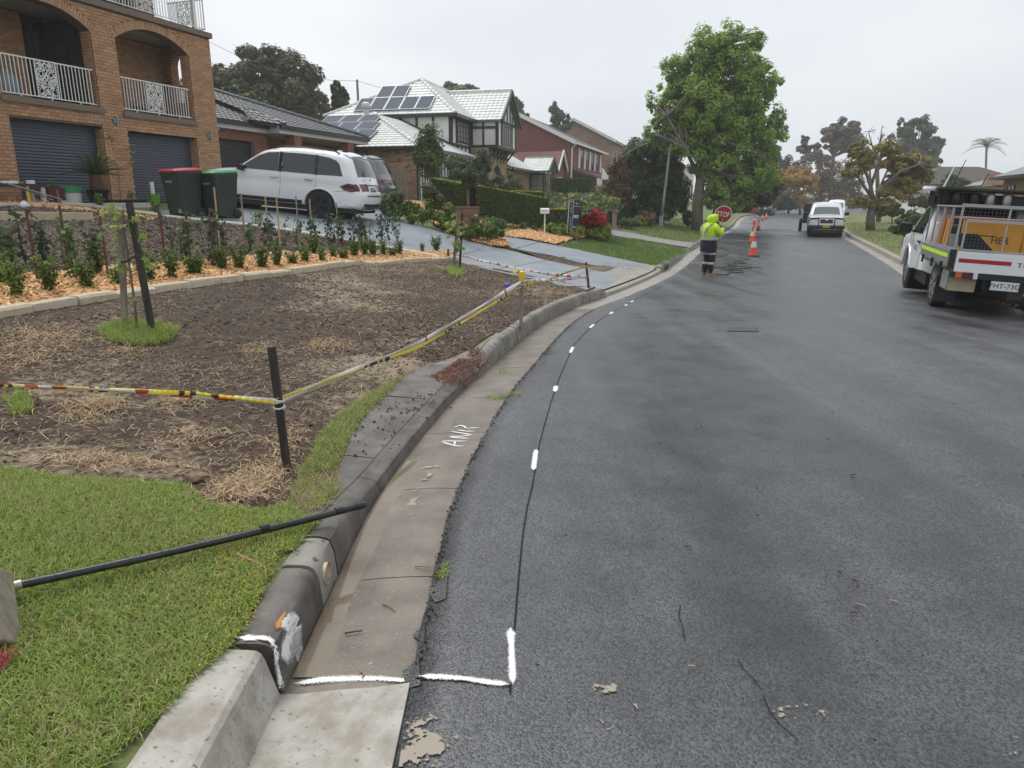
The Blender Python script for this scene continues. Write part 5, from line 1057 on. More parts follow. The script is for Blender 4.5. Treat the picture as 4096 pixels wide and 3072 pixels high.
shrub('garden_bush', 'green bush showing below the black tool rack of the truck', 34,[(2045,440,22,12),(2075,446,22,10),(2110,455,24,10),(2025,447,12,9)],3600,.1, 'mid')
# palm
pb = onground(104,2117); pm = empty('palm_tree', pb, 0, 'tall slender palm with drooping fronds above the dark roof', 'palm'); mb = MB(); top = pt(104,2131,318)-pb; mb.tube([Vector((0,0,0)), Vector((top.x*.4,0, top.z*.5)), top],[.2,.15,.13],8); mb.build('trunk', M['bark'], pm, smooth=True)
def frond(p, d, L_, droop, w, m, parent, name='frond', n=16, width=.03, lift=0):
 mb=MB(); pts=[p+d*L_*t+Vector((0,0, lift*t-droop*L_*t*t)) for t in np.linspace(0,1, n)]; mb.tube(pts, [width*(1-.8*i/(n-1)) for i in range(n)],4, cap=False)
 for i in range(2, n-1):
  t=(pts[i+1]-pts[i-1]).normalized(); s=t.cross(Vector((0,0,1))).normalized(); u=s.cross(t)
  for sg in (-1,1):
   l=w*math.sin(math.pi*(.12+.85*i/n)); e=pts[i]+s*sg*l*.8+u*l*.35+t*l*.45; q=t*L_/n*.42
   mb.add([pts[i]-q*.5, pts[i]+q*.5, e],[(0,1,2)])
 return mb.build(name, m, parent, fix=False)
for k in range(16): a=k*2.4; frond(top, Vector((math.cos(a)*.75, math.sin(a)*.75,.1+.09*k)).normalized(),3.0,.55,.8, LM['gum'], pm, n=24, width=.04)
for k in range(4): a=k*1.6; frond(top-Vector((.25,0,3.2)), Vector((math.cos(a), math.sin(a),-.1)).normalized(),1.3,.3,.4, LM['brown'], pm)
# power pole and lines
pp = onground(95,788); po = empty('power_pole', pp, 0, 'grey power pole with crossarm behind the charcoal tiled house', 'pole'); h = pt(95,788,172)-pp; mb = MB(); mb.tube([(0,0,-.5),(0,0, h.z)],[.19,.14],8); mb.build('pole', M['bark'], po); mb = MB(); mb.box(-1.35,1.35,-.06,.06, h.z-3.5, h.z-3.35); mb.box(.9,1.3,-.05,.05, h.z-4.3, h.z-3.5); mb.build('crossarm', M['bark'], po)
for z0_, z1_, x in ((.15,-.2,-420),(3.4,3.8,-418),(4.6,5.4,-416)):
 mb=MB(); a=pp+Vector((0,0, h.z-z0_)); q=at(440*DP, (82+(z0_*13))*DP, 92); mb.tube([a+(q-a)*t-Vector((0,0,1.4*math.sin(math.pi*t))) for t in np.linspace(0,1.6,20)],.022,4)
 q2 = at(850*DP, (196+z0_*11)*DP, 97); mb.tube([a+(q2-a)*t for t in np.linspace(0,1.5,8)],.022,4); o = mb.build('power_line', M['black'], po); o.matrix_parent_inverse = Matrix.Translation(-pp)
# ---------------------------------------------------------------- garden of the half-timbered house
def hedge(name, label, pts, w, h, m, top=None, n=6000, ls=.05, cat='hedge', hz=None, group=None):
 """clipped hedge along ground points: dark twiggy core, leaves over its faces, new growth on top"""
 P=[Vector(p) for p in pts]; o=P[0].copy(); t=empty(name, o, 0, label, cat, group); core=MB(); C, D, C2, D2=[],[],[],[]; tot=sum((b-a).length for a, b in zip(P, P[1:]))
 for a, b in zip(P, P[1:]):
  d=(b-a); L_=d.length; d.normalize(); s=d.cross(Vector((0,0,1))).normalized(); ha, hb_=(h, h) if hz is None else (hz-a.z, hz-b.z)
  core.loft([[tuple(q-o+s*sg*(w/2-.03)+Vector((0,0, zz))) for sg, zz in ((-1,-.1),(1,-.1),(1, hh-.04),(-1, hh-.04))] for q, hh in ((a, ha),(b, hb_))])
  k=int(n*L_/tot); u=RNG.uniform(0, L_, k); f=RNG.uniform(0,1, k); side_=RNG.choice([-1.,1.], k); hh=ha+(hb_-ha)*u/L_
  zz=f*hh+(a.z+(b.z-a.z)*u/L_)-o.z; c=np.outer(u, d)+np.array(a-o)+np.outer(side_*(w/2+RNG.normal(0,.018, k)), s); c[:, 2]=zz; C.append(c); D.append(np.outer(side_, s))
  k2=int(k*.55*w/h)+30; u=RNG.uniform(-.03, L_+.03, k2); c=np.outer(u, d)+np.array(a-o)+np.outer(RNG.uniform(-w/2, w/2, k2), s); hh=ha+(hb_-ha)*u/L_; c[:, 2]=(a.z+(b.z-a.z)*u/L_)-o.z+hh+RNG.normal(0,.018, k2); C2.append(c); D2.append(np.tile([0,0,1.],(k2,1)))
 for q, sg in ((P[0],-1),(P[-1],1)):
  d=((P[1]-P[0]) if sg < 0 else (P[-1]-P[-2])).normalized(); s=d.cross(Vector((0,0,1))).normalized(); k=int(n*.12); hh=h if hz is None else hz-q.z
  c=np.outer(RNG.uniform(-w/2, w/2, k), s)+np.array(q-o)+np.outer(np.full(k, sg*.01)+RNG.normal(0,.015, k), d); c[:, 2] += RNG.uniform(0, hh, k); C.append(c); D.append(np.tile(np.array(d)*sg, (k, 1)))
 core.build('stems', M['dark_in'], t)
 V, F=leaf_quads(np.concatenate(C), np.concatenate(D), ls, 1.6,.1); link('leaves', fast_mesh('leaves', V, F), LM[m], t)
 V, F=leaf_quads(np.concatenate(C2), np.concatenate(D2), ls, 1.6,.5); link('new_growth', fast_mesh('new_growth', V, F), LM[top or m], t); return t
ga=gp(1735,862);
hedge('clipped_hedge', 'long clipped hedge with a lime green sloping top before the half-timbered house', [gp(1752,846), gp(1900,878), gp(2180,925)],.6,1.25, 'hedge', 'hedgetop', 15000,.06)
hedge('golden_hedge', 'yellow topped hedge right beside the lease board', [gp(2216,938), gp(2290,932)],.7,.95, 'mid', 'yellow', 3000,.06)
hedge('golden_hedge', 'low yellow-edged hedge below the bay window of the half-timbered house', [at(2052,815,38), at(2165,818,38.5)],.5,.62, 'hedge', 'yellow', 2200,.06)
hedge('box_hedge', 'square clipped green hedge between the lease board and the scarlet plant', [gp(2318,932), gp(2386,922)],.9,.75, 'hedge', 'hedgetop', 3600,.06)
hedge('box_hedge', 'low clipped hedge just behind the pinkish stone pillar', [gp(2365,908), gp(2440,896)],1.0,.85, 'hedge', 'hedge', 3800,.06)
hedge('box_hedge', 'boxy dark hedge beneath the dense round tree', [gp(2462,876), gp(2556,862)],1.0,1.15, 'hedge', 'hedge', 4500,.07)
hedge('box_hedge', 'dark hedge in front of the red brick house', [at(2205,765,58), at(2360,765,58)],.8,.95, 'hedge', 'hedge', 3000,.09)
bsh=lambda px_, py_, rx, ry, Y: [(px_, py_, rx, ry)]
def plant(name, label, p, r, h, n, ls, m, group=None, cat='shrub', stem=.02, lift=.12, sub=7, aspect=1.6, up=.5, trunk=0):
 """small garden plant standing at ground point p: radius r, height h"""
 p=Vector(p); c=p+Vector((0,0, trunk+(h-trunk)*.55)); cs=[((c.x, c.y, c.z),(r, r, (h-trunk)*.5))]
 return tree(name, label, p, [([p, p+Vector((0,0, trunk*.6+.02)), p+Vector((0,0, trunk+(h-trunk)*.35))], stem, stem*.7)], cs, n, ls, LM[m], M['bark'], stem, sub=sub, fill=.5, cat=cat, group=group, twigs=1, aspect=aspect, up=up)
plant('red_shrub', 'scarlet leaved shrub beside the pinkish stone pillar', gp(2385,952),.5,1.0,1500,.11, 'red', sub=14, trunk=.35)
plant('green_skirt', 'leafy green plant at the foot of the scarlet shrub', gp(2400,958),.55,.5,1100,.09, 'lime')
plant('striped_shrub', 'yellow-green variegated plants around the posts of the lease board', gp(2260,950),.7,.45,1000,.07, 'lime')
plant('striped_shrub', 'yellowish low shrub at the foot of the white mailbox', gp(2216,945),.4,.5,700,.07, 'lime')
plant('agave', 'tuft of brown red strap leaves on the rockery beneath the dense tree', gp(2580,905),.75,.75,420,.12, 'rust', aspect=5, up=1.2)
plant('agave', 'dull red bushy plant right of the strap leaved tuft', gp(2650,890),.5,.6,420,.1, 'rust', aspect=3, up=1.0)
plant('rockery_shrub', 'grey-green ground shrub right of the pinkish stone pillar', gp(2500,912),.6,.55,1100,.07, 'mid')
plant('rockery_shrub', 'pale green feathery plant on the rockery', gp(2555,908),.45,.5,700,.07, 'lime')
plant('ball_shrub', 'dark round clipped shrub on the lawn beside the bright tree trunk', gp(2748,905),.55,1.1,1700,.08, 'dark')
plant('box_ball', 'bright green box ball in the mulch beside the letterbox pier', gp(1935,975),.42,.78,1500,.045, 'box', sub=12)
plant('box_ball', 'second box ball in the mulch at the driveway corner', gp(1985,965),.33,.66,1100,.045, 'mid', sub=12)
plant('box_ball', 'narrow box shrub against the face of the letterbox pier', gp(1858,962),.2,.6,700,.04, 'box', sub=9)
plant('driveway_shrub', 'dark leafy shrub on a short stem beside the rear of the white wagon', gp(1735,905),.42,1.25,1300,.06, 'olive', trunk=.55)
plant('driveway_shrub', 'green shrub just behind the tail of the white wagon', gp(1575,880),.55,1.0,1500,.07, 'mid')
plant('driveway_shrub', 'spreading light green shrub beside the driveway island', gp(1690,905),.5,.85,1100,.06, 'box')
plant('driveway_shrub', 'loose bright shrub left of the letterbox pier', gp(1800,930),.45,.85,1100,.055, 'box')
plant('courtyard_tree', 'slender dark green tree growing before the white garage doors', at(1722,815,33.5),.75,3.4,2600,.1, 'mid', cat='tree', trunk=.7, stem=.05, sub=16)
plant('courtyard_shrub', 'dark bush beside the brick porch of the half-timbered house', at(1925,795,42),.6,2.5,2000,.1, 'dark', trunk=.5, stem=.05, sub=14)
plant('forked_shrub', 'small grey-leaved tree with a pale forked trunk behind the letterbox pier', at(1872,850,26.5),.5,1.75,1500,.06, 'grey', cat='tree', trunk=.85, stem=.045, sub=12)
plant('staked_sapling', 'thin leafy sapling before the second garage door', at(1812,815,30),.35,1.9,700,.07, 'mid', cat='tree', trunk=.6, stem=.02)
plant('porch_shrub', 'grey-green bush below the arched porch', at(1990,800,42),.8,1.2,1600,.09, 'grey')
plant('porch_shrub', 'wiry shrub against the clinker wall right of the porch', at(2055,795,46),.7,1.5,1200,.09, 'olive', sub=14)
for i, (x, y) in enumerate(((1960,912),(2000,905),(2095,925),(2140,930),(1910,892),(1830,870))): plant('border_seedling', ORD[i]+' small green seedling along the mulch strip below the clipped hedge', gp(x, y),.14,.3,160,.05, 'mid', group='seedlings below the clipped hedge')
# ---------------------------------------------------------------- lettering
def text(s, size, M4, m, parent, name='lettering', ext=.002, align='CENTER', sx=1.0):
 cu = bpy.data.curves.new('txt', 'FONT'); cu.body = s; cu.size = size; cu.extrude = ext; cu.align_x = align; cu.align_y = 'CENTER'; cu.space_character = 1.05
 o=bpy.data.objects.new('txt', cu); COL.objects.link(o); bpy.context.view_layer.update()
 me=bpy.data.meshes.new_from_object(o.evaluated_get(bpy.context.evaluated_depsgraph_get())); bpy.data.objects.remove(o)
 me.materials.clear(); r=link(name, me, m, parent); r.matrix_local=M4 @ Matrix.Diagonal((sx, 1,1,1)); return r
def face_M(p, right, up):
 r, u=Vector(right).normalized(), Vector(up).normalized(); n=r.cross(u)
 return Matrix(((r.x, u.x, n.x, p[0]),(r.y, u.y, n.y, p[1]),(r.z, u.z, n.z, p[2]),(0,0,0,1)))
# ---------------------------------------------------------------- vehicles (local x forward, y left, z up, rear axle at x=0)
s_axle = .36
class Car:
 def __init__(s, root, top, arches, sill, hw, belt, tumble=.32, nose=(0,0), rad=.07, crown=.06, step=.07):
  s.root, s.hw0, s.belt, s.tum, s.rad, s.crown=root, hw, belt, tumble, rad, crown; s.top0=np.array(top, float)
  P=[np.array(p, float) for p in top]; q=[]; s.idx=[]
  for i, (a, b) in enumerate(zip(P, P[1:])):
   n=max(1, int(np.linalg.norm(b-a)/step)); q += [a+(b-a)*k/n for k in range(n)]; s.idx += [i+k/n for k in range(n)]
  q.append(P[-1]); s.idx.append(len(P)-1); Q=np.array(q)
  for _ in range(2):
   R2=Q.copy(); R2[1:-1] = .25*Q[:-2]+.5*Q[1:-1]+.25*Q[2:]; Q=R2
  s.path=Q; s.xr, s.xf=Q[:, 0].min(), Q[:, 0].max()
  low=[]; x1, x0=top[-1][0], top[0][0]
  for cx, r in sorted(arches, reverse=True):
   dz=sill-.0;
   ang=[math.pi*k/14 for k in range(15)]
   low += [(cx+r*math.cos(t), max(sill, .02+s_axle+r*math.sin(t)*1.0) if False else sill+max(0, r*math.sin(t)*1.0-(sill-s_axle))) for t in ang]
  s.low=[(x, z) for x, z in low]
  s.outline=[tuple(p) for p in Q]+[p for p in s.low if x0 < p[0] < x1]
 def halfw(s, x, z, d=None):
  x, z=np.asarray(x, float), np.asarray(z, float); w=np.full(np.shape(x), s.hw0)
  w=w-s.tum*np.clip(z-s.belt, 0,9)**1.08; w=w-.10*np.clip((.55-z)/.3,0,1)*.25
  L_=s.xf-s.xr; t=(x-s.xr)/L_; w=w-.13*np.clip((.10-t)/.10,0,1)**2-.17*np.clip((t-.86)/.14,0,1)**2
  w=w-.012*np.exp(-((z-(s.belt-.28))/.05)**2)
  P=s.path; dd=np.full(np.shape(x),9.)
  for a, b in zip(P[:-1], P[1:]):
   ab=b-a; tt=np.clip(((x-a[0])*ab[0]+(z-a[1])*ab[1])/(ab@ab+1e-9),0,1); dd=np.minimum(dd, np.hypot(x-a[0]-ab[0]*tt, z-a[1]-ab[1]*tt))
  k=np.clip(1-dd/s.rad, 0,1); return w-s.rad*(1-np.sqrt(1-k*k))
 def grid(s, poly, step):
  A=np.array(poly); lo, hi=A.min(0), A.max(0); gx, gz_=np.meshgrid(np.arange(lo[0], hi[0], step), np.arange(lo[1], hi[1], step)); q=np.stack([gx.ravel(), gz_.ravel()],1); q=q[inside(A, q)]
  d=np.full(len(q),9.)
  for p in A: d=np.minimum(d, np.hypot(q[:, 0]-p[0], q[:, 1]-p[1]))
  q=q[d > step*.5]; v, e, f, *_=delaunay_2d_cdt([Vector(p) for p in A]+[Vector(p) for p in q],[],[list(range(len(A)))],1,1e-6)
  return np.array([(p[0], p[1]) for p in v]),[tuple(t) for t in f]
 def body(s, m, step=.07, name='body'):
  v, f=s.grid(s.outline, step); w=s.halfw(v[:, 0], v[:, 1]); n=len(v); mb=MB()
  mb.add([(x, y, z) for (x, z), y in zip(v, w)],[tuple(t) for t in f]); mb.add([(x, -y, z) for (x, z), y in zip(v, w)],[tuple(t)[::-1] for t in f])
  O=s.outline; wo=s.halfw([p[0] for p in O],[p[1] for p in O]); npath=len(s.path); nn=len(O); m_=8; rows=[]
  nor=s.normals()
  for i, (p, y) in enumerate(zip(O, wo)):
   row=[]
   for k in range(m_+1):
    u = -1+2*k/m_; c=s.crown*(1-u*u) if i < npath else 0
    if i < npath: row.append((p[0]+nor[i][0]*c, -u*y, p[1]+nor[i][1]*c))
    else: row.append((p[0],-u*y, p[1]))
   rows.append(row)
  mb.loft(rows+[rows[0]], cap=False, closed=False)
  o=mb.build(name, m, s.root, smooth=True); bm=bmesh.new(); bm.from_mesh(o.data); bmesh.ops.remove_doubles(bm, verts=bm.verts[:], dist=.0015); bmesh.ops.recalc_face_normals(bm, faces=bm.faces[:]); bm.to_mesh(o.data); bm.free()
  o.data.polygons.foreach_set('use_smooth', [True]*len(o.data.polygons)); o.data.set_sharp_from_angle(angle=R(42)); return o
 def normals(s):
  d=np.gradient(s.path, axis=0); d /= np.linalg.norm(d, axis=1)[:, None]+1e-9; return np.stack([-d[:, 1], d[:, 0]],1)
 def side(s, name, poly, m, off=.006, step=.12, both=True, parent=None):
  v, f=s.grid(poly, step); w=s.halfw(v[:, 0], v[:, 1])+off; r=None
  for sg in ((1,-1) if both else (1,)):
   mb=MB(); mb.add([(x, sg*y, z) for (x, z), y in zip(v, w)],[t if sg > 0 else t[::-1] for t in f]); o=mb.build(name, m, parent or s.root, smooth=True, fix=False); r=r or o
  return r
 def seam(s, pts, wid=.008, m=None):
  for sg in (1,-1):
   mb=MB(); P=[np.array(p, float) for p in pts]; Q=[]
   for a, b in zip(P, P[1:]): n=max(1, int(np.linalg.norm(b-a)/.08)); Q += [a+(b-a)*k/n for k in range(n)]
   Q.append(P[-1]); y=s.halfw([q[0] for q in Q],[q[1] for q in Q])+.0015; mb.tube([(q[0], sg*yy, q[1]) for q, yy in zip(Q, y)], wid*.5,4); mb.build('door_seam', m or M['black'], s.root, fix=False)
 def band(s, name, i0, i1, v0, v1, m, off=.008, taper=0, n=8, parent=None):
  """a panel across nose, windscreen, roof or tail between path stations i0..i1 and across from v0 to v1 (-1..1)"""
  idx=np.array(s.idx); nor=s.normals(); rows=[]
  for k in range(n+1):
   t=i0+(i1-i0)*k/n; p=np.array([np.interp(t, idx, s.path[:, 0]), np.interp(t, idx, s.path[:, 1])]); nn=np.array([np.interp(t, idx, nor[:, 0]), np.interp(t, idx, nor[:, 1])]); y=float(s.halfw(p[0:1], p[1:2])[0]); row=[]
   tp_=1-taper*k/n
   for j in range(n+1):
    u=(v0+(v1-v0)*j/n)*tp_; c=s.crown*(1-u*u)+off; row.append((p[0]+nn[0]*c, u*y, p[1]+nn[1]*c))
   rows.append(row)
  mb=MB(); mb.loft(rows, cap=False, closed=False); return mb.build(name, m, parent or s.root, smooth=True, fix=False)
 def point(s, i, u, off=0):
  idx=np.array(s.idx); nor=s.normals(); p=np.array([np.interp(i, idx, s.path[:, 0]), np.interp(i, idx, s.path[:, 1])]); nn=np.array([np.interp(i, idx, nor[:, 0]), np.interp(i, idx, nor[:, 1])]); y=float(s.halfw(p[0:1], p[1:2])[0]); c=s.crown*(1-u*u)+off
  return Vector((p[0]+nn[0]*c, u*y, p[1]+nn[1]*c)), Vector((nn[0],0, nn[1]))
def wheel(root, x, y, r, w=.24, rim=None, spokes=5):
 sg = 1 if y > 0 else -1; e = bpy.data.objects.new('wheel', None); COL.objects.link(e); e.parent = root; e.location = (x, y, r); e.empty_display_size = .1
 mb=MB(); R_=r; mb.lathe([(R_*.64,-w*.42),(R_*.8,-w*.5),(R_*.95,-w*.46),(R_, -w*.34),(R_, w*.34),(R_*.95, w*.46),(R_*.8, w*.5),(R_*.64, w*.42)],28, axis='y'); mb.build('tyre', M['rubber'], e, smooth=40)
 mb=MB(); rm=rim or M['alloy']; mb.lathe([(R_*.66,-w*.4),(R_*.66, sg*w*.44) if sg > 0 else (R_*.66, w*.4),(R_*.6, sg*w*.4),(R_*.58, sg*w*.1),(.0, sg*w*.08)],24, axis='y')
 for k in range(spokes):
  a=2*math.pi*k/spokes
  for da in (-.13,.13): mb.beam((0+.05*math.cos(a), sg*w*.36,.05*math.sin(a)),(R_*.6*math.cos(a+da), sg*w*.38, R_*.6*math.sin(a+da)),.035,.045,(0,1,0))
 mb.lathe([(.07, sg*w*.3),(.07, sg*w*.41),(0, sg*w*.42)],12, axis='y'); mb.build('rim', rm, e, smooth=35); return e
def underside(root, x0, x1, hw, z0=.22, z1=.42): mb=MB(); mb.box(x0, x1,-hw*.86, hw*.86, z0, z1); mb.build('underbody', M['black'], root)
def wells(root, xs, hw, r):
 for x in xs: mb=MB(); mb.tube([(x, -hw*.93, r),(x, hw*.93, r)], r+.05,20); mb.build('wheel_well', M['black'], root)
def plate(root, p, right, up, s, size=(.372,.134), bgm=None, fgm=None, ts=.105):
 n=Vector(right).cross(Vector(up)); mb=MB(); Mx=face_M(p, right, up); mb.box(-size[0]/2, size[0]/2,-size[1]/2, size[1]/2,-.006,.004, Mx); o=mb.build('number_plate', bgm or M['reflect'], root, bevel=.004)
 if s: text(s, ts, face_M(Vector(p)+n*.0055, right, up), fgm or M['black'], o)
 return o
def place(name, label, cat, p, heading, pitch=0, roll=0):
 e=empty(name, p, 0, label, cat); e.rotation_euler=(R(roll), R(-pitch), heading); return e
def big_wagon(root, paint, rims, L_=5.1, letters='', white=True):
 top=[(-1.02,.36),(-1.14,.45),(-1.19,.72),(-1.12,.86),(-1.06,1.0),(-.97,1.2),(-.80,1.58),(-.72,1.70),(-.55,1.765),(0,1.81),(.75,1.825),(1.4,1.79),(1.78,1.70),(2.1,1.48),(2.52,1.19),(2.62,1.145),(3.2,1.09),(3.62,.98),(3.82,.84),(3.88,.62),(3.86,.42),(3.76,.34)]
 c=Car(root, top, [(0,.46),(3.075,.46)],.36,.965,1.18, tumble=.30, rad=.1, crown=.07); c.body(paint, .08)
 wells(root, (0,3.075),.965,.40); underside(root, -.95,3.7,.96)
 for x in (0,3.075):
  for sg in (1,-1): wheel(root, x, sg*.83,.385,.27, rims)
 for q in ([(2.36,1.19),(2.22,1.32),(1.86,1.56),(1.6,1.665),(1.26,1.70),(1.22,1.19)],[(1.12,1.19),(1.15,1.70),(.62,1.71),(.2,1.70),(.16,1.19)],[(.06,1.19),(.1,1.69),(-.2,1.665),(-.42,1.60),(-.52,1.52),(-.66,1.2)]): c.side('window', q, M['glass'])
 for q in ([(1.22,1.18),(1.25,1.71),(1.15,1.71),(1.12,1.18)],[(.16,1.18),(.2,1.71),(.1,1.70),(.06,1.18)],[(2.5,1.17),(2.3,1.31),(2.36,1.18)]): c.side('door_pillar', q, M['black'],.004)
 c.side('sill_trim', [(-.0+.5,.37),(.52,.47),(2.58,.47),(2.58,.37)], M['black'],.012)
 for pts in ([(1.17,1.18),(1.16,.9),(1.2,.5)],[(.12,1.18),(.1,.95),(.16,.82),(.36,.66),(.47,.5)],[(2.48,1.17),(2.5,.8),(2.46,.5)],[(-.42,.78),(-.75,.82),(-.98,.98)]): c.seam(pts)
 for x in (1.35,.32):
  for sg in (1,-1): mb=MB(); y=float(c.halfw([x],[1.02])[0]); mb.beam((x-.12, sg*(y+.022),1.03),(x+.12, sg*(y+.022),1.035),.03,.04); mb.build('door_handle', M['chrome'], root, bevel=.01)
 for sg in (1,-1):
  mb=MB(); y = .7; mb.tube([(-.45, sg*y, 1.79),(-.3, sg*y, 1.85),(.6, sg*y, 1.885),(1.3, sg*(y),1.85),(1.5, sg*y, 1.79)],.022,6); mb.build('roof_rail', M['black'], root, smooth=True)
  mb=MB(); mb.loft([[(2.28+x, sg*(.96+yy),1.2+z) for x, z in ((-.06,-.08),(.06,-.06),(.08,.06),(0,.1),(-.07,.06))] for yy in (.02,.12,.2)]); mb.build('mirror', M['black'], root, smooth=50)
  ar=[(sg, x) for x in (0,3.075)]
  for _, x in ar:
   mb=MB(); pts=[(x+.5*math.cos(t), sg*(.955),.36+.47*math.sin(t)) for t in np.linspace(.03, math.pi-.03,18)]; mb.tube(pts, .028,6); mb.build('arch_lip', paint, root, smooth=True)
 c.side('tail_light', [(-.58,.93),(-.8,1.02),(-1.03,1.02),(-1.09,.95),(-1.115,.84),(-.9,.8),(-.7,.84)], M['lampred'],.02,.05)
 for a, b in ((.42,.97),(-.97,-.42)): c.band('tail_light', 2.8,4.1, a, b, M['lampred'],.006)
 c.band('rear_window', 5.0,6.9,-.86,.86, M['glass'],.004,.1); c.band('spoiler', 7.0,8.1,-.93,.93, paint, .03)
 c.band('trim_strip', 3.75,3.98,-.42,.42, M['black'],.007); c.band('windscreen', 12.3,14.0,-.9,.9, M['screen'],.005)
 c.band('rear_diffuser', .3,1.25,-.8,.8, M['black'],.008); c.band('bumper_step', 1.95,2.15,-.7,.7, M['cargrey'],.01)
 p, n=c.point(3.05,0,.006); plate(root, p, (0,-1,0), Vector((0,-1,0)).cross(n)*-1, letters, (.37,.12), M['black'], M['reflect'],.085)
 p, n=c.point(4.6,0,.006); mb=MB(); mb.tube([p+Vector((0,.045*math.cos(t),.045*math.sin(t))) for t in np.linspace(0,2*math.pi, 16)],.006,5);
 for t in (math.pi/2, math.pi*7/6, math.pi*11/6): mb.tube([p, p+Vector((0,.045*math.cos(t),.045*math.sin(t)))],.006,5)
 mb.build('badge', M['chrome'], root)
 p, n=c.point(4.55,.55,.005); text('GL 350 d', .06, face_M(p, (0,-1,0), Vector((0,-1,0)).cross(n)*-1), M['chrome'], root)
 for a, b in ((.5,.95),(-.95,-.5)): c.band('headlight', 17.0,18.4, a, b, M['lampclear'],.006)
 c.band('grille', 17.2,19,-.42,.42, M['black'],.008)
 mb=MB(); mb.loft([[(-.2+x, y, z) for x, y in ((-.02,0),(.02,-.02),(.12,0),(.02,.02))] for z in (1.84,1.9)]); mb.build('aerial', paint, root)
 for sg in (-1,1): mb=MB(); mb.tube([(-1.1, sg*.55,.4),(-1.17, sg*.56,.4)],.05,10); mb.build('exhaust', M['chrome'], root, smooth=40)
 return c
h=math.atan2(.174,-.985); hv=Vector((math.cos(h), math.sin(h),0)); rv=Vector((hv.y, -hv.x, 0))
wc=gp(1286,876); k=19.9/depth(wc); wcl=at(1286,872,19.6*1.03)
sp=wc*1.0; sx=depth(wc)/19.9
suv = place('white_wagon', 'large white seven-seat wagon parked nose up on the driveway', 'car', sp+rv*.82*sx, h, 5.0); suv.scale = (sx, sx, sx)
big_wagon(suv, M['carwhite'], M['alloy'], letters='BR1 6K')
gc=at(1440,812,27.5); gs=place('grey_wagon', 'dark grey wagon showing behind the tail of the white wagon', 'car', (gc.x, gc.y, gz(gc.x, gc.y)), h, 2.5)
big_wagon(gs, M['cargrey'], M['alloy'])
# ---- caged tray truck
def cab(root, paint, x0, roofz=1.78, black_bar=False, hood=.0):
 """utility cab: x0 = back of the cab; nose about 3.1 m further on"""
 top=[(x0,.42),(x0-.0,.8),(x0+.0,1.1),(x0+.1,1.55),(x0+.2,roofz-.06),(x0+.4,roofz),(x0+.8,roofz+.02),(x0+1.15,roofz-.05),(x0+1.85,1.2),(x0+1.98,1.14),(x0+2.7,1.06),(x0+2.95,.97),(x0+3.05,.8),(x0+3.06,.55),(x0+2.98,.4)]
 c=Car(root, top, [(3.085,.45)],.42,.9,1.12, tumble=.26, rad=.09, crown=.05); c.body(paint, .08)
 c.side('window', [(x0+1.62,1.14),(x0+1.5,1.27),(x0+1.16,1.6),(x0+.98,1.66),(x0+.45,1.66),(x0+.38,1.14)], M['glass']); c.seam([(x0+.3,1.6),(x0+.26,1.1),(x0+.3,.5)]); c.seam([(x0+1.62,1.14),(x0+1.6,.7),(x0+1.5,.5)])
 c.band('windscreen', 7.35,8.9,-.88,.88, M['screen'],.005); c.band('rear_window', 2.2,3.6,-.75,.75, M['glass'],.005)
 wells(root, (3.085,),.9,.4); underside(root, x0, x0+2.9,.88)
 for sg in (1,-1):
  mb=MB(); mb.loft([[(x0+1.42+x, sg*(.9+yy),1.22+z) for x, z in ((-.05,-.1),(.05,-.09),(.08,.05),(0,.1),(-.05,.08))] for yy in (.06,.18,.28)]); mb.tube([(x0+1.42, sg*.84,1.14),(x0+1.42, sg*1.0,1.18)],.02,6); mb.build('mirror', M['black'], root, smooth=50)
  mb=MB(); y=float(c.halfw([x0+.5],[.98])[0]); mb.beam((x0+.4, sg*(y+.02),.99),(x0+.62, sg*(y+.02),.99),.03,.035); mb.build('door_handle', M['black'], root)
  mb=MB(); mb.tube([(3.085+.48*math.cos(t), sg*.89,.4+.46*math.sin(t)) for t in np.linspace(.05, math.pi-.05,16)],.03,6); mb.build('arch_lip', M['black'] if black_bar else paint, root, smooth=True)
 return c
HU=R(90-20.8); fu=Vector((math.cos(HU), math.sin(HU),0)); ru=Vector((fu.y, -fu.x, 0)); wu=Vector((7.38,12.3,-1.79))
ut=place('tray_truck', 'white tray truck with a mesh cage, black rack and yellow road signs inside', 'truck', wu+ru*.73+Vector((0,0,-.03)), HU, 0,3.2)
cab(ut, M['carwhite'],1.3)
for x, sg in ((0,1),(0,-1),(3.085,1),(3.085,-1)): wheel(ut, x, sg*.74,.375,.25, M['steel'],6)
TX0, TX1, TW = -1.42,1.2,.93
def bxp(name, m, *b, bevel=0): mb=MB(); mb.box(*b); return mb.build(name, m, ut, bevel=bevel)
bxp('tray_floor', M['steel'], TX0+.03, TX1,-TW+.03, TW-.03,.72,.8); bxp('chassis', M['black'],-1.3,1.6,-.42,.42,.45,.66)
for sg in (1,-1):
 bxp('drop_side', M['steel'], TX0+.05, TX1, sg*TW-.016 if sg > 0 else -TW-.016, sg*TW+.016 if sg > 0 else -TW+.016,.77,1.02, bevel=.006)
 mb=MB(); mb.box(TX0+.2, TX1-.02, sg*(TW+.019)-.003, sg*(TW+.019)+.003,.9,.96); mb.build('reflective_strip', M['hivis'], ut)
 for x in (-.9,-.1,.8): mb=MB(); mb.box(x-.03, x+.03, sg*(TW+.03)-.014, sg*(TW+.03)+.014,.68,.82); mb.build('side_latch', M['black'], ut)
 mb=MB(); mb.box(TX0-.02, TX0+.05, sg*TW-.05, sg*TW+.03,.74,1.04); mb.build('corner_post', M['black'], ut)
bxp('tailboard', M['carwhite'], TX0-.02, TX0+.012,-TW+.06, TW-.06,.71,1.02, bevel=.006)
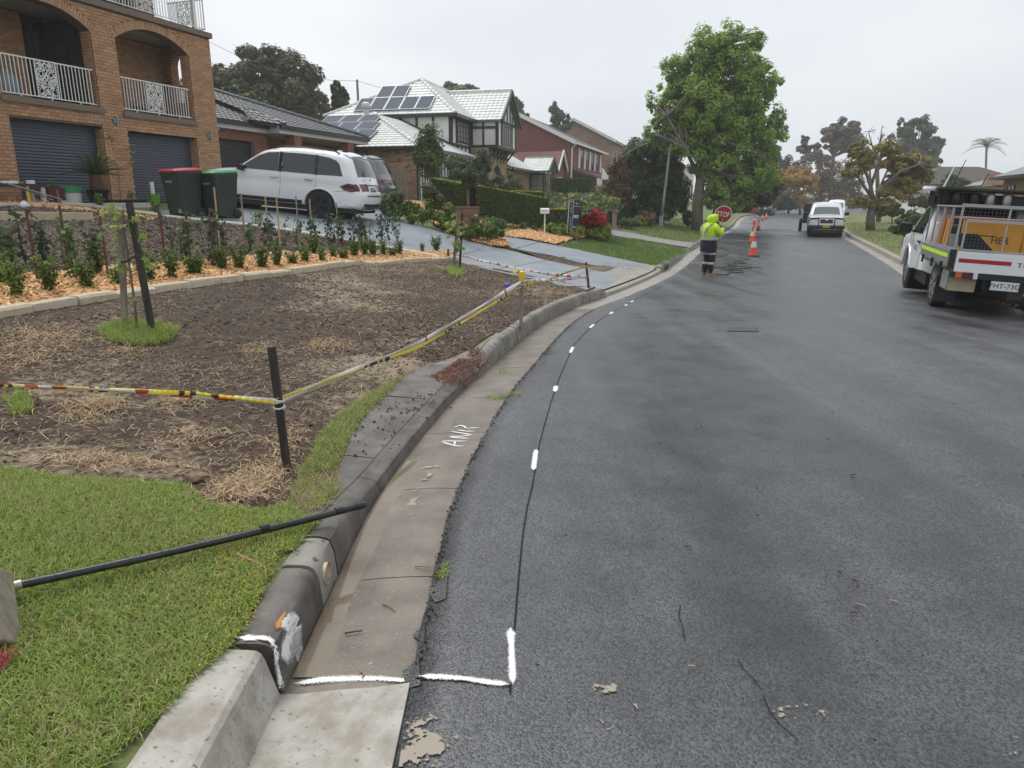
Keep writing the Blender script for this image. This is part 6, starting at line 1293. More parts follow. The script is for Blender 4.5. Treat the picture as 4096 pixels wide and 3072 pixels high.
mb=MB(); mb.box(TX0-.0245, TX0-.021,.14, TW-.1,.855,.915); mb.build('red_stripe', mat('red_tape', (.42,.01,.02),.4), ut)
text('TOYOTA', .1, face_M((TX0-.022,-.2,.868),(0,-1,0),(0,0,1)), M['navy'], ut, sx=1.25)
mb=MB(); mb.box(TX0-.022, TX0-.006,-.9,.9,.62,.7); mb.build('rear_crossmember', M['darkmetal'], ut)
for sg in (1,-1):
 e = bpy.data.objects.new('tail_light', None); COL.objects.link(e); e.parent = ut
 for a, b, m in ((.0,.09, M['amber']),(.09,.24, M['lampred']),(.24,.3, M['lampclear'])):
  y0_, y1_=sorted((sg*(.84-a), sg*(.84-b))); mb=MB(); mb.box(TX0-.05, TX0-.024, y0_, y1_, .62,.71); mb.build('lens', m, e, bevel=.004)
 mb=MB(); mb.box(-.52,-.5, sg*.74-.16, sg*.74+.16,.14,.55); mb.build('mud_flap', M['black'], ut)
 mb=MB(); mb.tube([(.43*math.cos(t), sg*.75,.38+.43*math.sin(t)) for t in np.linspace(.4, math.pi-.4,12)],.05,4); mb.build('mudguard', M['black'], ut)
plate(ut, (TX0-.03,.16,.545),(0,-1,0),(0,0,1), 'FHT-73G', fgm=M['black'], ts=.1)
mb=MB(); mb.box(TX0-.02, TX0+.02,.05,.3,.6,.68); mb.box(TX0-.02, TX0+.06,-.1,.1,.35,.47); mb.build('tow_bar', M['black'], ut)
bxp('toolbox', M['beigeconc'],-1.28,-.75,.5,.88,.4,.7, bevel=.01); bxp('toolbox', M['steel'],-1.29,-.82,.885,.9,.42,.7)
# cage of tube and mesh
CG = mat('cage_galvanised', (.42,.44,.45),.45, metal=.5); CM = mat('cage_wire', (.2,.21,.21),.45, metal=.6); CZ0, CZ1 = 1.03,1.68
def bar(p, q, w=.027, name='cage_bar', m=None): mb = MB(); mb.beam(p, q, w, w, (1,0,.01)); return mb.build(name, m or CG, ut)
for sg in (1,-1):
 y=sg*(TW-.02)
 for x in (TX0+.02,-.75,-.05,.6, TX1-.02): bar((x, y, CZ0),(x, y, CZ1))
 bar((TX0, y, CZ1),(TX1, y, CZ1)); bar((TX0, y, CZ0+.01),(TX1, y, CZ0+.01))
bar((TX0,-TW, CZ1+.018),(TX0, TW, CZ1+.018),.045); bar((TX1,-TW, CZ1+.018),(TX1, TW, CZ1+.018)); bar((TX0+.01,-TW, CZ0+.012),(TX0+.01, TW, CZ0+.012))
for y in (TW-.1,-.62): bar((TX0-.02, y, CZ0+.02),(TX0-.02, y, CZ1-.2))
bar((TX0-.02, TW-.1, CZ1-.2),(TX0-.02,-.62, CZ1-.2),.04); bar((TX0+.0,.3, CZ0+.02),(TX0+.0,.3, CZ1),.022)
mb=MB()
for y in np.arange(-TW+.05, TW, .05): mb.tube([(TX0+.012, y, CZ0),(TX0+.012, y, CZ1)],.0014,3, cap=False)
for z in np.arange(CZ0+.03, CZ1,.05): mb.tube([(TX0+.012,-TW, z),(TX0+.012, TW, z)],.0014,3, cap=False)
for sg in (1,-1):
 for x in np.arange(TX0+.05, TX1,.1): mb.tube([(x, sg*(TW-.02), CZ0),(x, sg*(TW-.02), CZ1)],.0014,3, cap=False)
 for z in np.arange(CZ0+.03, CZ1,.05): mb.tube([(TX0, sg*(TW-.02), z),(TX1, sg*(TW-.02), z)],.0014,3, cap=False)
w_ = mb.build('cage_mesh', CM, ut, fix=False); w_['kind'] = 'stuff'
# black rack over the cab with its tools, aerials, beacon
for x in (.95,1.75):
 for sg in (1,-1): bar((x, sg*.88,1.68),(x, sg*.88,1.97),.05, 'rack_post', M['black'])
bxp('rack_board', M['black'],.7,2.2,-.95,.95,1.95,2.0, bevel=.01); bxp('rack_floor', M['black'],.7,2.2,-.93,.93,1.66,1.7)
for y in (.62,.35,.1,-.15): mb=MB(); mb.lathe([(.05,0),(.075,.06),(.075,.2),(.05,.23)],12,(.85, y, 1.7)); mb.build('rack_bottle', M['darkmetal'] if y > .2 else M['steel'], ut, smooth=40)
bxp('rack_box', M['black'],1.0,1.9,.2,.85,1.7,1.93, bevel=.02); bxp('rack_box', M['darkmetal'],1.0,1.9,-.8,.1,1.7,1.9, bevel=.02)
mb = MB(); mb.lathe([(.12,0),(.13,.03),(.11,.075),(0,.08)],16,(1.05,1.02,1.93)); mb.build('beacon', M['reflect'], ut, smooth=40); mb = MB(); mb.tube([(1.05,1.0,1.93),(1.05,.95,1.8),(1.05,.9,1.7)],.02,6); mb.tube([(1.05,.92,1.66),(1.06,.93,1.85)],.07,8); mb.build('beacon_arm', M['black'], ut)
mb = MB(); mb.tube([(1.3,.93,1.66),(1.28,.78,2.0),(1.26,.68,2.36)],[.022,.018,.012],6); mb.build('aerial', M['white'], ut); mb = MB(); mb.tube([(1.4,.72,1.7),(1.38,.62,2.05),(1.36,.5,2.5)],[.02,.012,.006],6); mb.build('aerial', M['black'], ut)
# load in the cage
def load(name, label, cat): e=empty(name, ut.location, 0, label, cat); e.rotation_euler=ut.rotation_euler; return e
yel = mat('road_sign_yellow', (.78,.36,.025),.5,(.68,.3,.02),5); ob = load('road_sign', 'orange-yellow road sign lettered HER stacked inside the truck cage', 'road sign')
mb=MB(); mb.box(-1.2,-1.17,.02,.83,.81,1.48); mb.build('sign_board', yel, ob, bevel=.008); text('HER', .15, face_M((-1.203,.3,1.2),(0,-1,0),(0,0,1)), M['black'], ob, sx=.85)
mb = MB(); mb.add([(-1.2035,.86,1.28),(-1.2035,.6,1.28),(-1.2035,.25,.95),(-1.2035,.25,.83),(-1.2035,.5,.83),(-1.2035,.84,1.1)],[(0,1,2,3,4,5)]); mb.build('arrow_mark', M['navy'], ob); mb = MB(); mb.box(-1.206,-1.201,.36,.6,1.255,1.27); mb.build('sign_line', M['black'], ob)
ob2 = load('road_sign', 'plain yellow sign board standing edge-on behind the lettered one', 'road sign'); mb = MB(); mb.box(-1.16,-.3,-.06,-.03,.81,1.46); mb.box(-1.16,-.3,-.12,-.1,.81,1.44); mb.build('sign_board', yel, ob2)
for k in range(4):
 y = .84-.05*k; x = -.1-.12*k if False else -.35; pk = load('sign_leg', 'orange sign leg among the yellow ones inside the cage side' if k == 1 else ORD[k]+' folding sign leg counting from the tail, inside the cage side', 'sign leg'); pk['group'] = 'yellow sign legs in the cage'; mb = MB(); xc = (.38,.12,-.14,-.36)[k]; mb.beam((xc, .865,.8),(xc-(.03 if k else -.06),.835,1.5-.015*k),.13 if k else .07,.03,(0,1,0)); mb.build('leg_board', yel if k != 1 else M['amber'], pk, bevel=.004)
tb_ = load('tool_crate', 'dark crate of tools behind the signs in the cage', 'crate'); mb = MB(); mb.box(-.9,.9,-.85,-.2,.81,1.3); mb.build('crate_body', M['darkmetal'], tb_); mb = MB(); mb.tube([(-1.1,.6,.86),(-1.05,-.1,.98)],.03,6); mb.build('tool_handle', M['black'], tb_)
rf = load('frame_stack', 'pale red stack of sign frames lying across the cage', 'frames'); mb = MB(); mb.box(-1.0,.9,-.2,.75,1.485,1.52); mb.build('frame_board', mat('faded_red', (.36,.17,.14),.6), rf)
text('RGQ', .16, face_M((2.1,.912,.86),(-1,0,0),(0,0,1)), M['poly'], ut)
# ---- white pickup facing us with a bull bar, its trailer, the van, the sedan, the hatch
def heading_at(K, y): i=int(np.argmin(abs(K[:, 1]-y))); d=K[min(i+6, len(K)-1)]-K[max(i-6,0)]; return math.atan2(d[1], d[0])
hh=heading_at(RK, 41)+math.pi; fh=Vector((math.cos(hh), math.sin(hh),0)); fwp=gp(3297,946)
hx=place('white_pickup', 'white pickup facing down the street with a black bull bar', 'pickup', Vector((fwp.x, fwp.y, 0))-fh*3.085+Vector((0,0, float(road_z(42))+.01)), hh)
c=cab(hx, M['carwhite'],1.0,1.8, True)
for x, sg in ((0,1),(0,-1),(3.085,1),(3.085,-1)): wheel(hx, x, sg*.76,.39,.27, M['alloy'],6)
mb=MB(); mb.box(-1.1,1.0,-.9,.9,.6,1.12); mb.build('tray', M['carwhite'], hx, bevel=.03)
for sg in (1,-1):
 c.band('headlight', 11.05,12.2, *sorted((sg*.52, sg*.97)), M['lampclear'],.012)
 mb=MB(); mb.tube([(4.2, sg*.4,.45),(4.24, sg*.4,.8),(4.16, sg*.4,1.02)],.028,8); mb.tube([(4.16, sg*.4,.98),(4.1, sg*.8,.95),(3.95, sg*.93,.85)],.03,6); mb.build('bull_bar_hoop', M['black'], hx, smooth=True)
c.band('grille', 11.25,12.3,-.48,.48, M['black'],.012); p, n = c.point(11.6,0,.02); mb = MB(); mb.lathe([(.07,0),(.0,.01)],14,(p.x+.0,0, p.z), axis='x'); mb.box(p.x, p.x+.01,-.48,.48, p.z+.07, p.z+.1); mb.box(p.x, p.x+.01,-.48,.48, p.z-.1, p.z-.08); mb.build('grille_bar', M['chrome'], hx)
mb=MB(); mb.loft([[(x, y, z) for x, z in ((4.0,.42),(4.2,.44),(4.22,.58),(4.1,.64),(3.98,.62))] for y in (-.93,-.6,.6,.93)]); mb.build('bull_bar', M['black'], hx, bevel=.02)
plate(hx, (4.25,0,.58),(0,1,0),(0,0,1), 'BR-18-TK', bgm=mat('yellow_plate', (.68,.5,.03),.5), fgm=M['black'], ts=.085)
mb=MB(); mb.tube([(4.12,-.9,.99),(4.18,-.4,1.03),(4.18,.4,1.03),(4.12,.9,.99)],.022,8); mb.build('bull_bar_hoop', M['black'], hx, smooth=True)
tv=Vector((fwp.x, fwp.y, 0))-fh*7.2+Vector((-fh.y, fh.x, 0))*-.2; tr_=place('trailer', 'black trailer with a tall tailgate hitched behind the white pickup', 'trailer', Vector((tv.x, tv.y, float(road_z(48)))), hh)
mb=MB(); mb.box(-1.2,1.2,-.95,.95,.55,.95); mb.box(1.15,1.22,-.95,.95,.95,1.75); mb.build('trailer_body', M['darkmetal'], tr_, bevel=.02)
for sg in (1,-1):
 wheel(tr_, 0, sg*1.05,.33,.2, M['steel']); mb = MB(); mb.tube([(.42*math.cos(t), sg*1.05,.38+.4*math.sin(t)) for t in np.linspace(.2, math.pi-.2,10)],.09,4); mb.build('mudguard', M['black'], tr_)
hv2=heading_at(RK, 80)+math.pi; vp=at(3322,812,80); vn=place('white_van', 'white van parked beyond the white pickup', 'van', (vp.x+.7, vp.y, float(road_z(80))), hv2+.03)
top=[(-1.0,.35),(-1.08,.5),(-1.08,1.2),(-1.0,1.8),(-.8,1.95),(0,1.98),(1.6,1.97),(2.1,1.85),(2.75,1.2),(2.95,1.1),(3.3,1.0),(3.45,.85),(3.5,.55),(3.4,.35)]
c=Car(vn, top, [(0,.4),(2.6,.4)],.35,.87,1.1, tumble=.12, rad=.1, crown=.05); c.body(M['carwhite'],.1); wells(vn, (0,2.6),.87,.36); underside(vn, -.9,3.3,.86)
for x in (0,2.6):
 for sg in (1,-1): wheel(vn, x, sg*.76,.33,.2, M['steel'])
c.band('windscreen', 7.3,8.9,-.88,.88, M['screen'],.006); c.side('window', [(2.55,1.15),(1.9,1.72),(1.4,1.75),(1.4,1.15)], M['glass']); c.side('window', [(1.25,1.15),(1.25,1.75),(-.8,1.75),(-.85,1.15)], M['glass'])
for sg in (1,-1): c.band('headlight', 10.3,11.6, *sorted((sg*.55, sg*.95)), M['lampclear'],.01); mb = MB(); mb.box(2.2,2.35, sg*.98-.08, sg*.98+.08,1.1,1.32); mb.build('mirror', M['white'], vn)
c.band('grille', 10.7,11.3,-.5,.5, M['black'],.01); c.band('bumper_grille', 12.1,12.7,-.6,.6, M['black'],.01)
def sedan(root, paint, hatch=False):
 if hatch: top=[(-.72,.35),(-.8,.5),(-.83,.75),(-.78,1.0),(-.62,1.18),(-.35,1.46),(.0,1.55),(.8,1.6),(1.3,1.55),(2.05,1.1),(2.2,1.04),(2.9,.92),(3.25,.78),(3.38,.55),(3.3,.33)]
 else: top=[(-.95,.33),(-1.02,.5),(-1.04,.8),(-.98,.98),(-.6,1.03),(-.38,1.08),(.15,1.36),(.4,1.42),(.9,1.45),(1.3,1.42),(2.05,1.0),(2.2,.95),(2.95,.84),(3.3,.72),(3.42,.5),(3.32,.3)]
 c=Car(root, top, [(0,.39),(2.7,.39)],.3,.9,.98, tumble=.34, rad=.1, crown=.06); c.body(paint, .09); wells(root, (0,2.7),.9,.34); underside(root, -.85,3.2,.88,.18,.35)
 for x in (0,2.7):
  for sg in (1,-1): wheel(root, x, sg*.77,.33,.22, M['steel'])
 if hatch: c.side('window', [(1.85,1.06),(1.3,1.42),(.95,1.46),(.92,1.06)], M['glass']); c.side('window', [(.84,1.06),(.86,1.47),(.1,1.42),(-.25,1.25),(-.3,1.12)], M['glass']); c.band('rear_window', 3.9,5.2,-.85,.85, M['glass'],.005); c.band('windscreen', 8.1,9.2,-.88,.88, M['screen'],.005)
 else: c.side('window', [(1.85,1.0),(1.3,1.33),(.9,1.36),(.85,1.0)], M['glass']); c.side('window', [(.78,1.0),(.8,1.36),(.35,1.32),(-.1,1.08),(-.1,1.0)], M['glass']); c.band('rear_window', 5.1,6.6,-.86,.86, M['screen'],.005); c.band('windscreen', 9.2,10.2,-.88,.88, M['screen'],.005)
 for sg in (1,-1):
  c.band('tail_light', 2.15,2.75, *sorted((sg*.5, sg*.95)), M['lampred'],.008); mb = MB(); mb.box(1.75,1.9, sg*.95-.09, sg*.95+.09,.98,1.12); mb.build('mirror', M['black'], root, bevel=.02)
 p, n=c.point(2.35,0,.01); plate(root, p, (0,-1,0),(0,0,1), ''); c.band('rear_bumper', .4,1.2,-.8,.8, M['black'],.006); return c
hb2=heading_at(LK, 97); bp=at(3062,863,95.5); bs=place('blue_sedan', 'dark blue sedan parked at the kerb beyond the traffic cones', 'car', (bp.x, bp.y, float(road_z(96))), hb2); sedan(bs, M['carblue'])
mb=MB(); mb.box(-.98,-.9,-.7,.7,1.12,1.16); mb.box(-.95,-.85,.5,.54,1.0,1.13); mb.box(-.95,-.85,-.54,-.5,1.0,1.13); mb.build('spoiler', M['carblue'], bs)
rp_=at(3060,838,103); rc=place('red_hatchback', 'red hatchback parked across its driveway behind the blue sedan', 'car', (rp_.x, rp_.y, gz(rp_.x, rp_.y)), R(178)); sedan(rc, M['carred'], True)
dk=at(3420,815,165); dc=place('far_dark_car', 'small dark car far off at the road bend', 'car', (dk.x, dk.y, gz(dk.x, dk.y)), R(175)); sedan(dc, M['cargrey'])
# ---------------------------------------------------------------- the worker with the stop bat
pp_=gp(2826,1103); kp=depth(pp_)*.2405/1.62*1.0/(.2405)/19.4*1.62*1.0
PS=depth(pp_)/19.0*.985; ang=math.atan2(.3,.95)
pe = empty('person', pp_, ang, 'person in a hooded yellow and navy rain jacket holding a stop bat', 'person'); pe.scale = (PS, PS, PS)
def skin(name, verts, edges, rad, m, parent, sub=2, root=0):
 me=bpy.data.meshes.new(name); me.from_pydata(verts, edges, []); o=link(name, me, m, parent)
 mo = o.modifiers.new('skin', 'SKIN'); mo.use_smooth_shade = True; sv_ = me.skin_vertices[0].data
 for i, r in enumerate(rad): sv_[i].radius=r if hasattr(r, '__len__') else (r, r)
 sv_[root].use_root = True; s2 = o.modifiers.new('subsurf', 'SUBSURF'); s2.levels = sub; s2.render_levels = sub; return o
bv=[(0,0,.86),(0,0,1.05),(.02,0,1.25),(.04,0,1.38),(.06,0,1.45),(.08,0,1.53),(.0,.09,.8),(.03,.09,.46),(-.02,.09,.09),(.14,.1,.05),(.0,-.09,.8),(.05,-.1,.46),(.0,-.1,.09),(.17,-.11,.05),(.03,.2,1.32),(.1,.25,1.1),(.3,.16,1.1),(.36,.13,1.13),(.03,-.2,1.32),(.12,-.26,1.1),(.32,-.1,1.22),(.37,-.05,1.25)]
be=[(0,1),(1,2),(2,3),(3,4),(4,5),(0,6),(6,7),(7,8),(8,9),(0,10),(10,11),(11,12),(12,13),(3,14),(14,15),(15,16),(16,17),(3,18),(18,19),(19,20),(20,21)]
br=[(.13,.1),(.12,.09),(.14,.1),(.08,.07),(.06,.06),(.085,.1),.085,.06,.04,.035,.085,.06,.04,.035,.055,.042,.032,.028,.055,.042,.032,.028]
skin('body', bv, be, br, M['skin'], pe)
def ring(cx, cy, z, rx, ry, n=18, tilt=0): return [(cx+rx*math.cos(2*math.pi*k/n), cy+ry*math.sin(2*math.pi*k/n)*(1+.05*math.sin(3*k)), z+tilt*math.cos(2*math.pi*k/n)) for k in range(n)]
tro=MB()
for sg, dx in ((1,0),(-1,.03)): tro.tube([(0, sg*.08,.82),(.02+dx, sg*.095,.62),(.035+dx, sg*.095,.46),(.0+dx, sg*.095,.28),(-.015+dx, sg*.095,.1)],[.115,.1,.085,.08,.078],14)
tro.build('trousers', M['navy'], pe, smooth=True)
for sg, dx in ((1,0),(-1,.03)):
 for z, r in ((.6,.106),(.34,.087)):
  mb=MB(); xo=np.interp(z, [.28,.46,.62],[.0,.035,.02])+dx; mb.lathe([(r, z-.03),(r+.003, z),(r, z+.03)],16,(xo, sg*.095,0)); mb.build('reflective_band', M['reflpale'], pe, smooth=True)
mb=MB(); mb.loft([ring(.0,0,.64,.19,.25), ring(.0,0,.74,.2,.255), ring(.0,0,.86,.195,.25), ring(.0,0,.97,.185,.245)]); mb.build('jacket_skirt', M['navy'], pe, smooth=60)
mb=MB(); mb.loft([ring(.0,0,.955,.19,.25), ring(.0,0,1.02,.19,.252), ring(.0,0,1.12,.19,.25), ring(.0,0,1.24,.185,.255), ring(.02,0,1.33,.16,.235), ring(.04,0,1.39,.12,.15), ring(.05,0,1.43,.095,.1)]); mb.build('jacket', M['hivis'], pe, smooth=70)
for z, r in ((.985,1.02),(1.07,1.02)): mb=MB(); mb.loft([ring(0,0, z-.022,.19*r, .253*r), ring(0,0, z+.022,.19*r, .252*r)], cap=False); mb.build('reflective_band', M['reflgrey'], pe, smooth=True)
for sg in (1,-1):
 mb=MB(); P_=[(-.19, sg*.05,1.08),(-.2, sg*.09,1.18),(-.175, sg*.13,1.28),(-.08, sg*.15,1.37),(.04, sg*.15,1.385),(.14, sg*.14,1.3)]
 for a, b in zip(P_, P_[1:]): mb.beam(a, b, .05,.02,(-1,0,.6))
 mb.build('reflective_strap', M['reflgrey'], pe)
sl_=MB(); sl_.tube([(.02,.17,1.34),(.06,.26,1.22),(.1,.28,1.1),(.22,.22,1.08),(.31,.16,1.11)],[.09,.088,.08,.07,.062],14); sl_.tube([(.02,-.17,1.34),(.07,-.26,1.22),(.13,-.27,1.12),(.25,-.17,1.18),(.33,-.09,1.23)],[.09,.088,.08,.07,.062],14); sl_.build('sleeve', M['hivis'], pe, smooth=True)
mb=MB(); H_=[]
for t in np.linspace(0,1,9):
 a=math.pi*t; z=1.385+.125*(1-math.cos(a))*.95; r = .03+.115*math.sin(a)**.8; H_.append(ring(.06+.03*t, 0, z, r*1.08, r*.98,18,.01))
mb.loft(H_); mb.build('hood', M['hivis'], pe, smooth=True)
mb=MB(); mb.lathe([(.0,-.05),(.07,-.045),(.085,0),(.07,.06),(0,.085)],14,(.135,0,1.49)); fo=mb.build('face', M['skin'], pe, smooth=True)
mb=MB(); mb.lathe([(0,-.02),(.018,-.01),(.012,.025),(0,.035)],8,(.222,0,1.49)); mb.build('nose', M['skin'], fo, smooth=True)
for sg in (1,-1): mb=MB(); mb.lathe([(0,-.01),(.01,0),(0,.01)],8,(.21, sg*.032,1.52)); mb.build('eye', M['black'], fo)
mb=MB(); mb.box(.205,.214,-.025,.025,1.445,1.452); mb.build('mouth', M['lampred'], fo)
def boot(x, y):
 mb=MB(); mb.loft([[(x+a, y+b, z) for a, b in ((-.08,-.045),(.02,-.05),(.13,-.05),(.18,-.02),(.18,.02),(.13,.05),(.02,.05),(-.08,.045))] for z in (.0,.05)]+[[(x+a*.9, y+b*.95, z) for a, b in ((-.08,-.045),(.02,-.05),(.11,-.045),(.17,-.02),(.17,.02),(.11,.045),(.02,.05),(-.08,.045))] for z in (.075,)]+[[(x-.02+a*.62, y+b, z) for a, b in ((-.09,-.045),(.02,-.05),(.08,-.045),(.1,-.02),(.1,.02),(.08,.045),(.02,.05),(-.09,.045))] for z in (.115,.17)]); b_=mb.build('boot', M['boot'], pe, smooth=50, bevel=.006)
 mb=MB(); mb.loft([[(x+a*1.03, y+b*1.05, z) for a, b in ((-.08,-.045),(.02,-.05),(.13,-.05),(.18,-.02),(.18,.02),(.13,.05),(.02,.05),(-.08,.045))] for z in (.001,.028)]); mb.build('sole', mat('boot_sole', (.34,.28,.2),.8), b_)
boot(-.01,.1); boot(.02,-.1)
# the pole and the disc: held in both gloved hands, tilted a little forward
def pole_pt(z): return Vector((.36+.17*(z-1.1)/1.1*1.0,.06+.03*(z-1.1), z))
HT = {}
def glove(c, sg, z):
 p=pole_pt(z); g_=MB(); w=Vector(c); g_.tube([w, w.lerp(p, .5)+Vector((0, sg*.012,0)), p+Vector((-.03, sg*.028,0))],[.036,.046,.042],10)
 o=g_.build('glove', M['black'], pe, smooth=True)
 for k, ln in enumerate((.95,1.05,1.0,.82)):
  zz=z+.034-.022*k; q=pole_pt(zz); f=MB(); f.tube([q+Vector((.03*math.cos(t)*1.02, sg*.03*math.sin(t)*1.02,.002*j)) for j, t in enumerate(np.linspace(2.4,2.4-3.6*ln, 7))],[.0125,.0125,.012,.0115,.011,.0105,.009],8); f.build('finger', M['black'], o, smooth=True)
 q=pole_pt(z+.04); f=MB(); f.tube([q+Vector((-.035, sg*.02,-.012)), q+Vector((-.028,-sg*.008,.012)), q+Vector((-.006,-sg*.026,.022)), q+Vector((.014,-sg*.024,.024))],[.015,.014,.012,.01],8); f.build('thumb', M['black'], o, smooth=True)
glove((.29,.165,1.105),1,1.12); glove((.31,-.09,1.225),-1,1.27)
sb = empty('stop_bat', pp_, ang, 'round red stop bat with a white rim on a timber pole', 'sign'); sb.scale = (PS, PS, PS)
mb=MB(); mb.tube([pole_pt(.12), pole_pt(.9), pole_pt(1.42)],.016,8); mb.build('pole', M['timberpale'], sb, smooth=True)
dcen=pole_pt(1.62); vd=Vector((-pp_.x, -pp_.y, 0)).normalized(); cA, sA=math.cos(-ang), math.sin(-ang); dn=Vector((vd.x*cA-vd.y*sA, vd.x*sA+vd.y*cA, 0)); dr_=Vector((0,0,1)).cross(dn).normalized()
up_=(Vector((0,0,1))+dr_*.1).normalized(); dr_=up_.cross(dn).normalized(); MD=face_M(dcen, dr_, up_)
def disc(r, z0_, z1_, n=40): mb=MB(); mb.add([MD @ Vector((r*math.cos(2*math.pi*k/n), r*math.sin(2*math.pi*k/n), z)) for z in (z0_, z1_) for k in range(n)],[tuple(range(n))[::-1], tuple(range(n, 2*n))]+[(k, (k+1) % n, n+(k+1) % n, n+k) for k in range(n)]); return mb
disc(.225,-.008,.004).build('disc_rim', M['reflect'], sb); disc(.208,.0,.006).build('disc_face', mat('stop_red', (.29,.012,.02),.45), sb)
text('STOP', .185, MD @ Matrix.Translation((0,-.005,.0075)), M['reflect'], sb, sx=.72)
mb=MB(); mb.beam(MD @ Vector((0,-.23,.02)), MD @ Vector((.0,-.12,.02)),.03,.02); mb.build('pole_clamp', M['timberpale'], sb)
# ---------------------------------------------------------------- traffic cones
def cone(p, sc, lab, rz=0):
 e = empty('traffic_cone', p, rz, lab, 'traffic cone', 'cones along the road'); e.scale = (sc, sc, sc)
 mb=MB(); mb.box(-.185,.185,-.185,.185,0,.03); mb.build('base', M['rubber'], e, bevel=.02)
 mb=MB(); mb.lathe([(.15,.03),(.14,.06),(.035,.68),(.03,.7),(0,.7)],20); mb.build('cone_body', M['orange'], e, smooth=40)
 f=lambda z: .14-(z-.06)*.105/.62
 mb=MB(); mb.lathe([(f(.3)+.002,.3),(f(.5)+.002,.5)],20); mb.build('reflective_collar', M['reflect'], e, smooth=40)
for (x, y), sc, lab in (((3012,1024),1.05,'nearest traffic cone to the worker'),((3007,970),1.05,'traffic cone just behind the nearest one'),((3013,950),1.0,'cone mostly hidden behind the two front cones'),((3033,920),1.0,'cone offset toward the middle of the road'),((3016,896),1.0,'cone nearest the kerb, fourth along the row'),((3049,883),1.0,'second last cone before the blue sedan'),((3064,877),1.0,'last cone, closest to the blue sedan')):
 cone(tp(x, y), sc*(1.0 if y < 1000 else 1.0), lab, random.uniform(-.3,.3))
# hose and cable lying on the road
def lay(pts, off=.012): return [tp(*p)+Vector((0,0, off)) for p in pts]
Z3=lambda *p: [(2700+x/2.765,650+y/2.765) for x, y in p]
hs_=empty('hose', (0,0,0),0, 'dark green hose coiled loosely on the road behind the worker', 'hose')
def smooth_tube(pts, r, name, m, parent, n=6): P_=np.array([tuple(p) for p in pts]); c2=catmull(P_[:, :2],.06); d0=np.r_[0, np.cumsum(np.linalg.norm(np.diff(P_[:, :2], axis=0), axis=1))]; d1_=np.r_[0, np.cumsum(np.linalg.norm(np.diff(c2, axis=0), axis=1))]; z=np.interp(d1_/d1_[-1], d0/d0[-1], P_[:, 2]); mb=MB(); mb.tube([(a[0], a[1], zz) for a, zz in zip(c2, z)], r, n); return mb.build(name, m, parent, smooth=True)
HG = mat('green_hose', (.025,.04,.033),.45); HK = mat('grey_cable', (.07,.075,.07),.5)
smooth_tube(lay(Z3((410,1240),(590,1245),(580,1228),(745,1215),(740,1195),(600,1190),(520,1180),(500,1165),(620,1150),(700,1160),(640,1180),(560,1175),(600,1140),(760,1150),(950,1165),(800,1150),(640,1130),(530,1122),(660,1120),(790,1115),(700,1100))),.014, 'hose_length', HG, hs_)
smooth_tube(lay(Z3((430,1165),(480,1158),(560,1172),(650,1168),(740,1172),(850,1168),(700,1178),(560,1190),(640,1196),(700,1170),(680,1100),(650,1095),(620,1140),(615,1165))),.014, 'hose_length', HG, hs_)
smooth_tube(lay(Z3((650,1100),(690,1090),(815,1075),(800,1060),(710,1045),(720,1030),(800,995),(790,965),(770,935),(800,890),(795,850),(740,800),(640,788),(540,790))),.013, 'hose_length', HK, hs_)
cb=empty('cable', (0,0,0),0, 'thin grey cable looping over the road beside the worker', 'cable'); smooth_tube(lay(Z3((370,1120),(420,1070),(480,1045),(560,1025),(600,1000),(580,975),(510,955),(440,935))),.011, 'cable_length', HK, cb)
# ---------------------------------------------------------------- street lamp, boards, boxes, pillar, pier
lb=gp(2645,908); Yl=lb.y; sl2=empty('street_lamp', lb, 0, 'grey leaning street lamp with a curved arm in front of the dense dark tree', 'street lamp')
L2=lambda x, y: at(2150+x/1.952,50+y/1.952, Yl)-lb
mb = MB(); mb.tube([(0,0,-.2), L2(967,1600), L2(968,1588)],[.13,.12,.085],8); mb.build('base', M['poly'], sl2, smooth=30); mb = MB(); mb.tube([L2(968,1588), L2(988,1450), L2(1012,1250), L2(1030,1090), L2(1046,1025), L2(1072,985), L2(1110,960), L2(1170,935)],[.085,.08,.075,.068,.062,.058,.052,.048],10); mb.build('pole', M['poly'], sl2, smooth=True)
mb=MB(); q=L2(1170,935); mb.lathe([(0,-.06),(.14,-.04),(.16,.02),(.08,.1),(0,.12)],14,(q.x+.25, q.y, q.z)); mb.build('lamp_head', M['poly'], sl2, smooth=True)
sp_=gp(2302,962); Ys=sp_.y; so2=empty('lease_board', sp_, 0, 'navy FOR LEASE board on two timber posts beside the frangipani', 'sign')
P2=lambda x, y, d=0: at(2250+x/5.6,780+y/5.6, Ys+d)-sp_
tl, tr2, bl, br2=P2(155,105), P2(385,118,.35), P2(105,848), P2(340,838,.35); U_=(tr2-tl); V_=(bl-tl)
def bq(u, v, d=0): n=U_.cross(V_).normalized(); n = -n if n.y > 0 else n; return tl+U_*u+V_*v+n*d
def bpan(name, u0, u1, v0, v1, m, d0=-.02, d1=.0, parent=so2): mb=MB(); a=[bq(u, v, d0) for u, v in ((u0, v0),(u1, v0),(u1, v1),(u0, v1))]; b=[bq(u, v, d1) for u, v in ((u0, v0),(u1, v0),(u1, v1),(u0, v1))]; mb.add(a+b, [(0,1,2,3),(7,6,5,4),(0,1,5,4),(1,2,6,5),(2,3,7,6),(3,0,4,7)]); return mb.build(name, m, parent)
NB = mat('navy_sign', (.012,.016,.06),.4); WB = M['reflect']
bpan('board', 0,1,0,1, WB); bpan('side_panel', .03,.4,.012,.985, NB, 0,.006); bpan('main_panel', .45,1.0,.0,.985, NB, 0,.006)
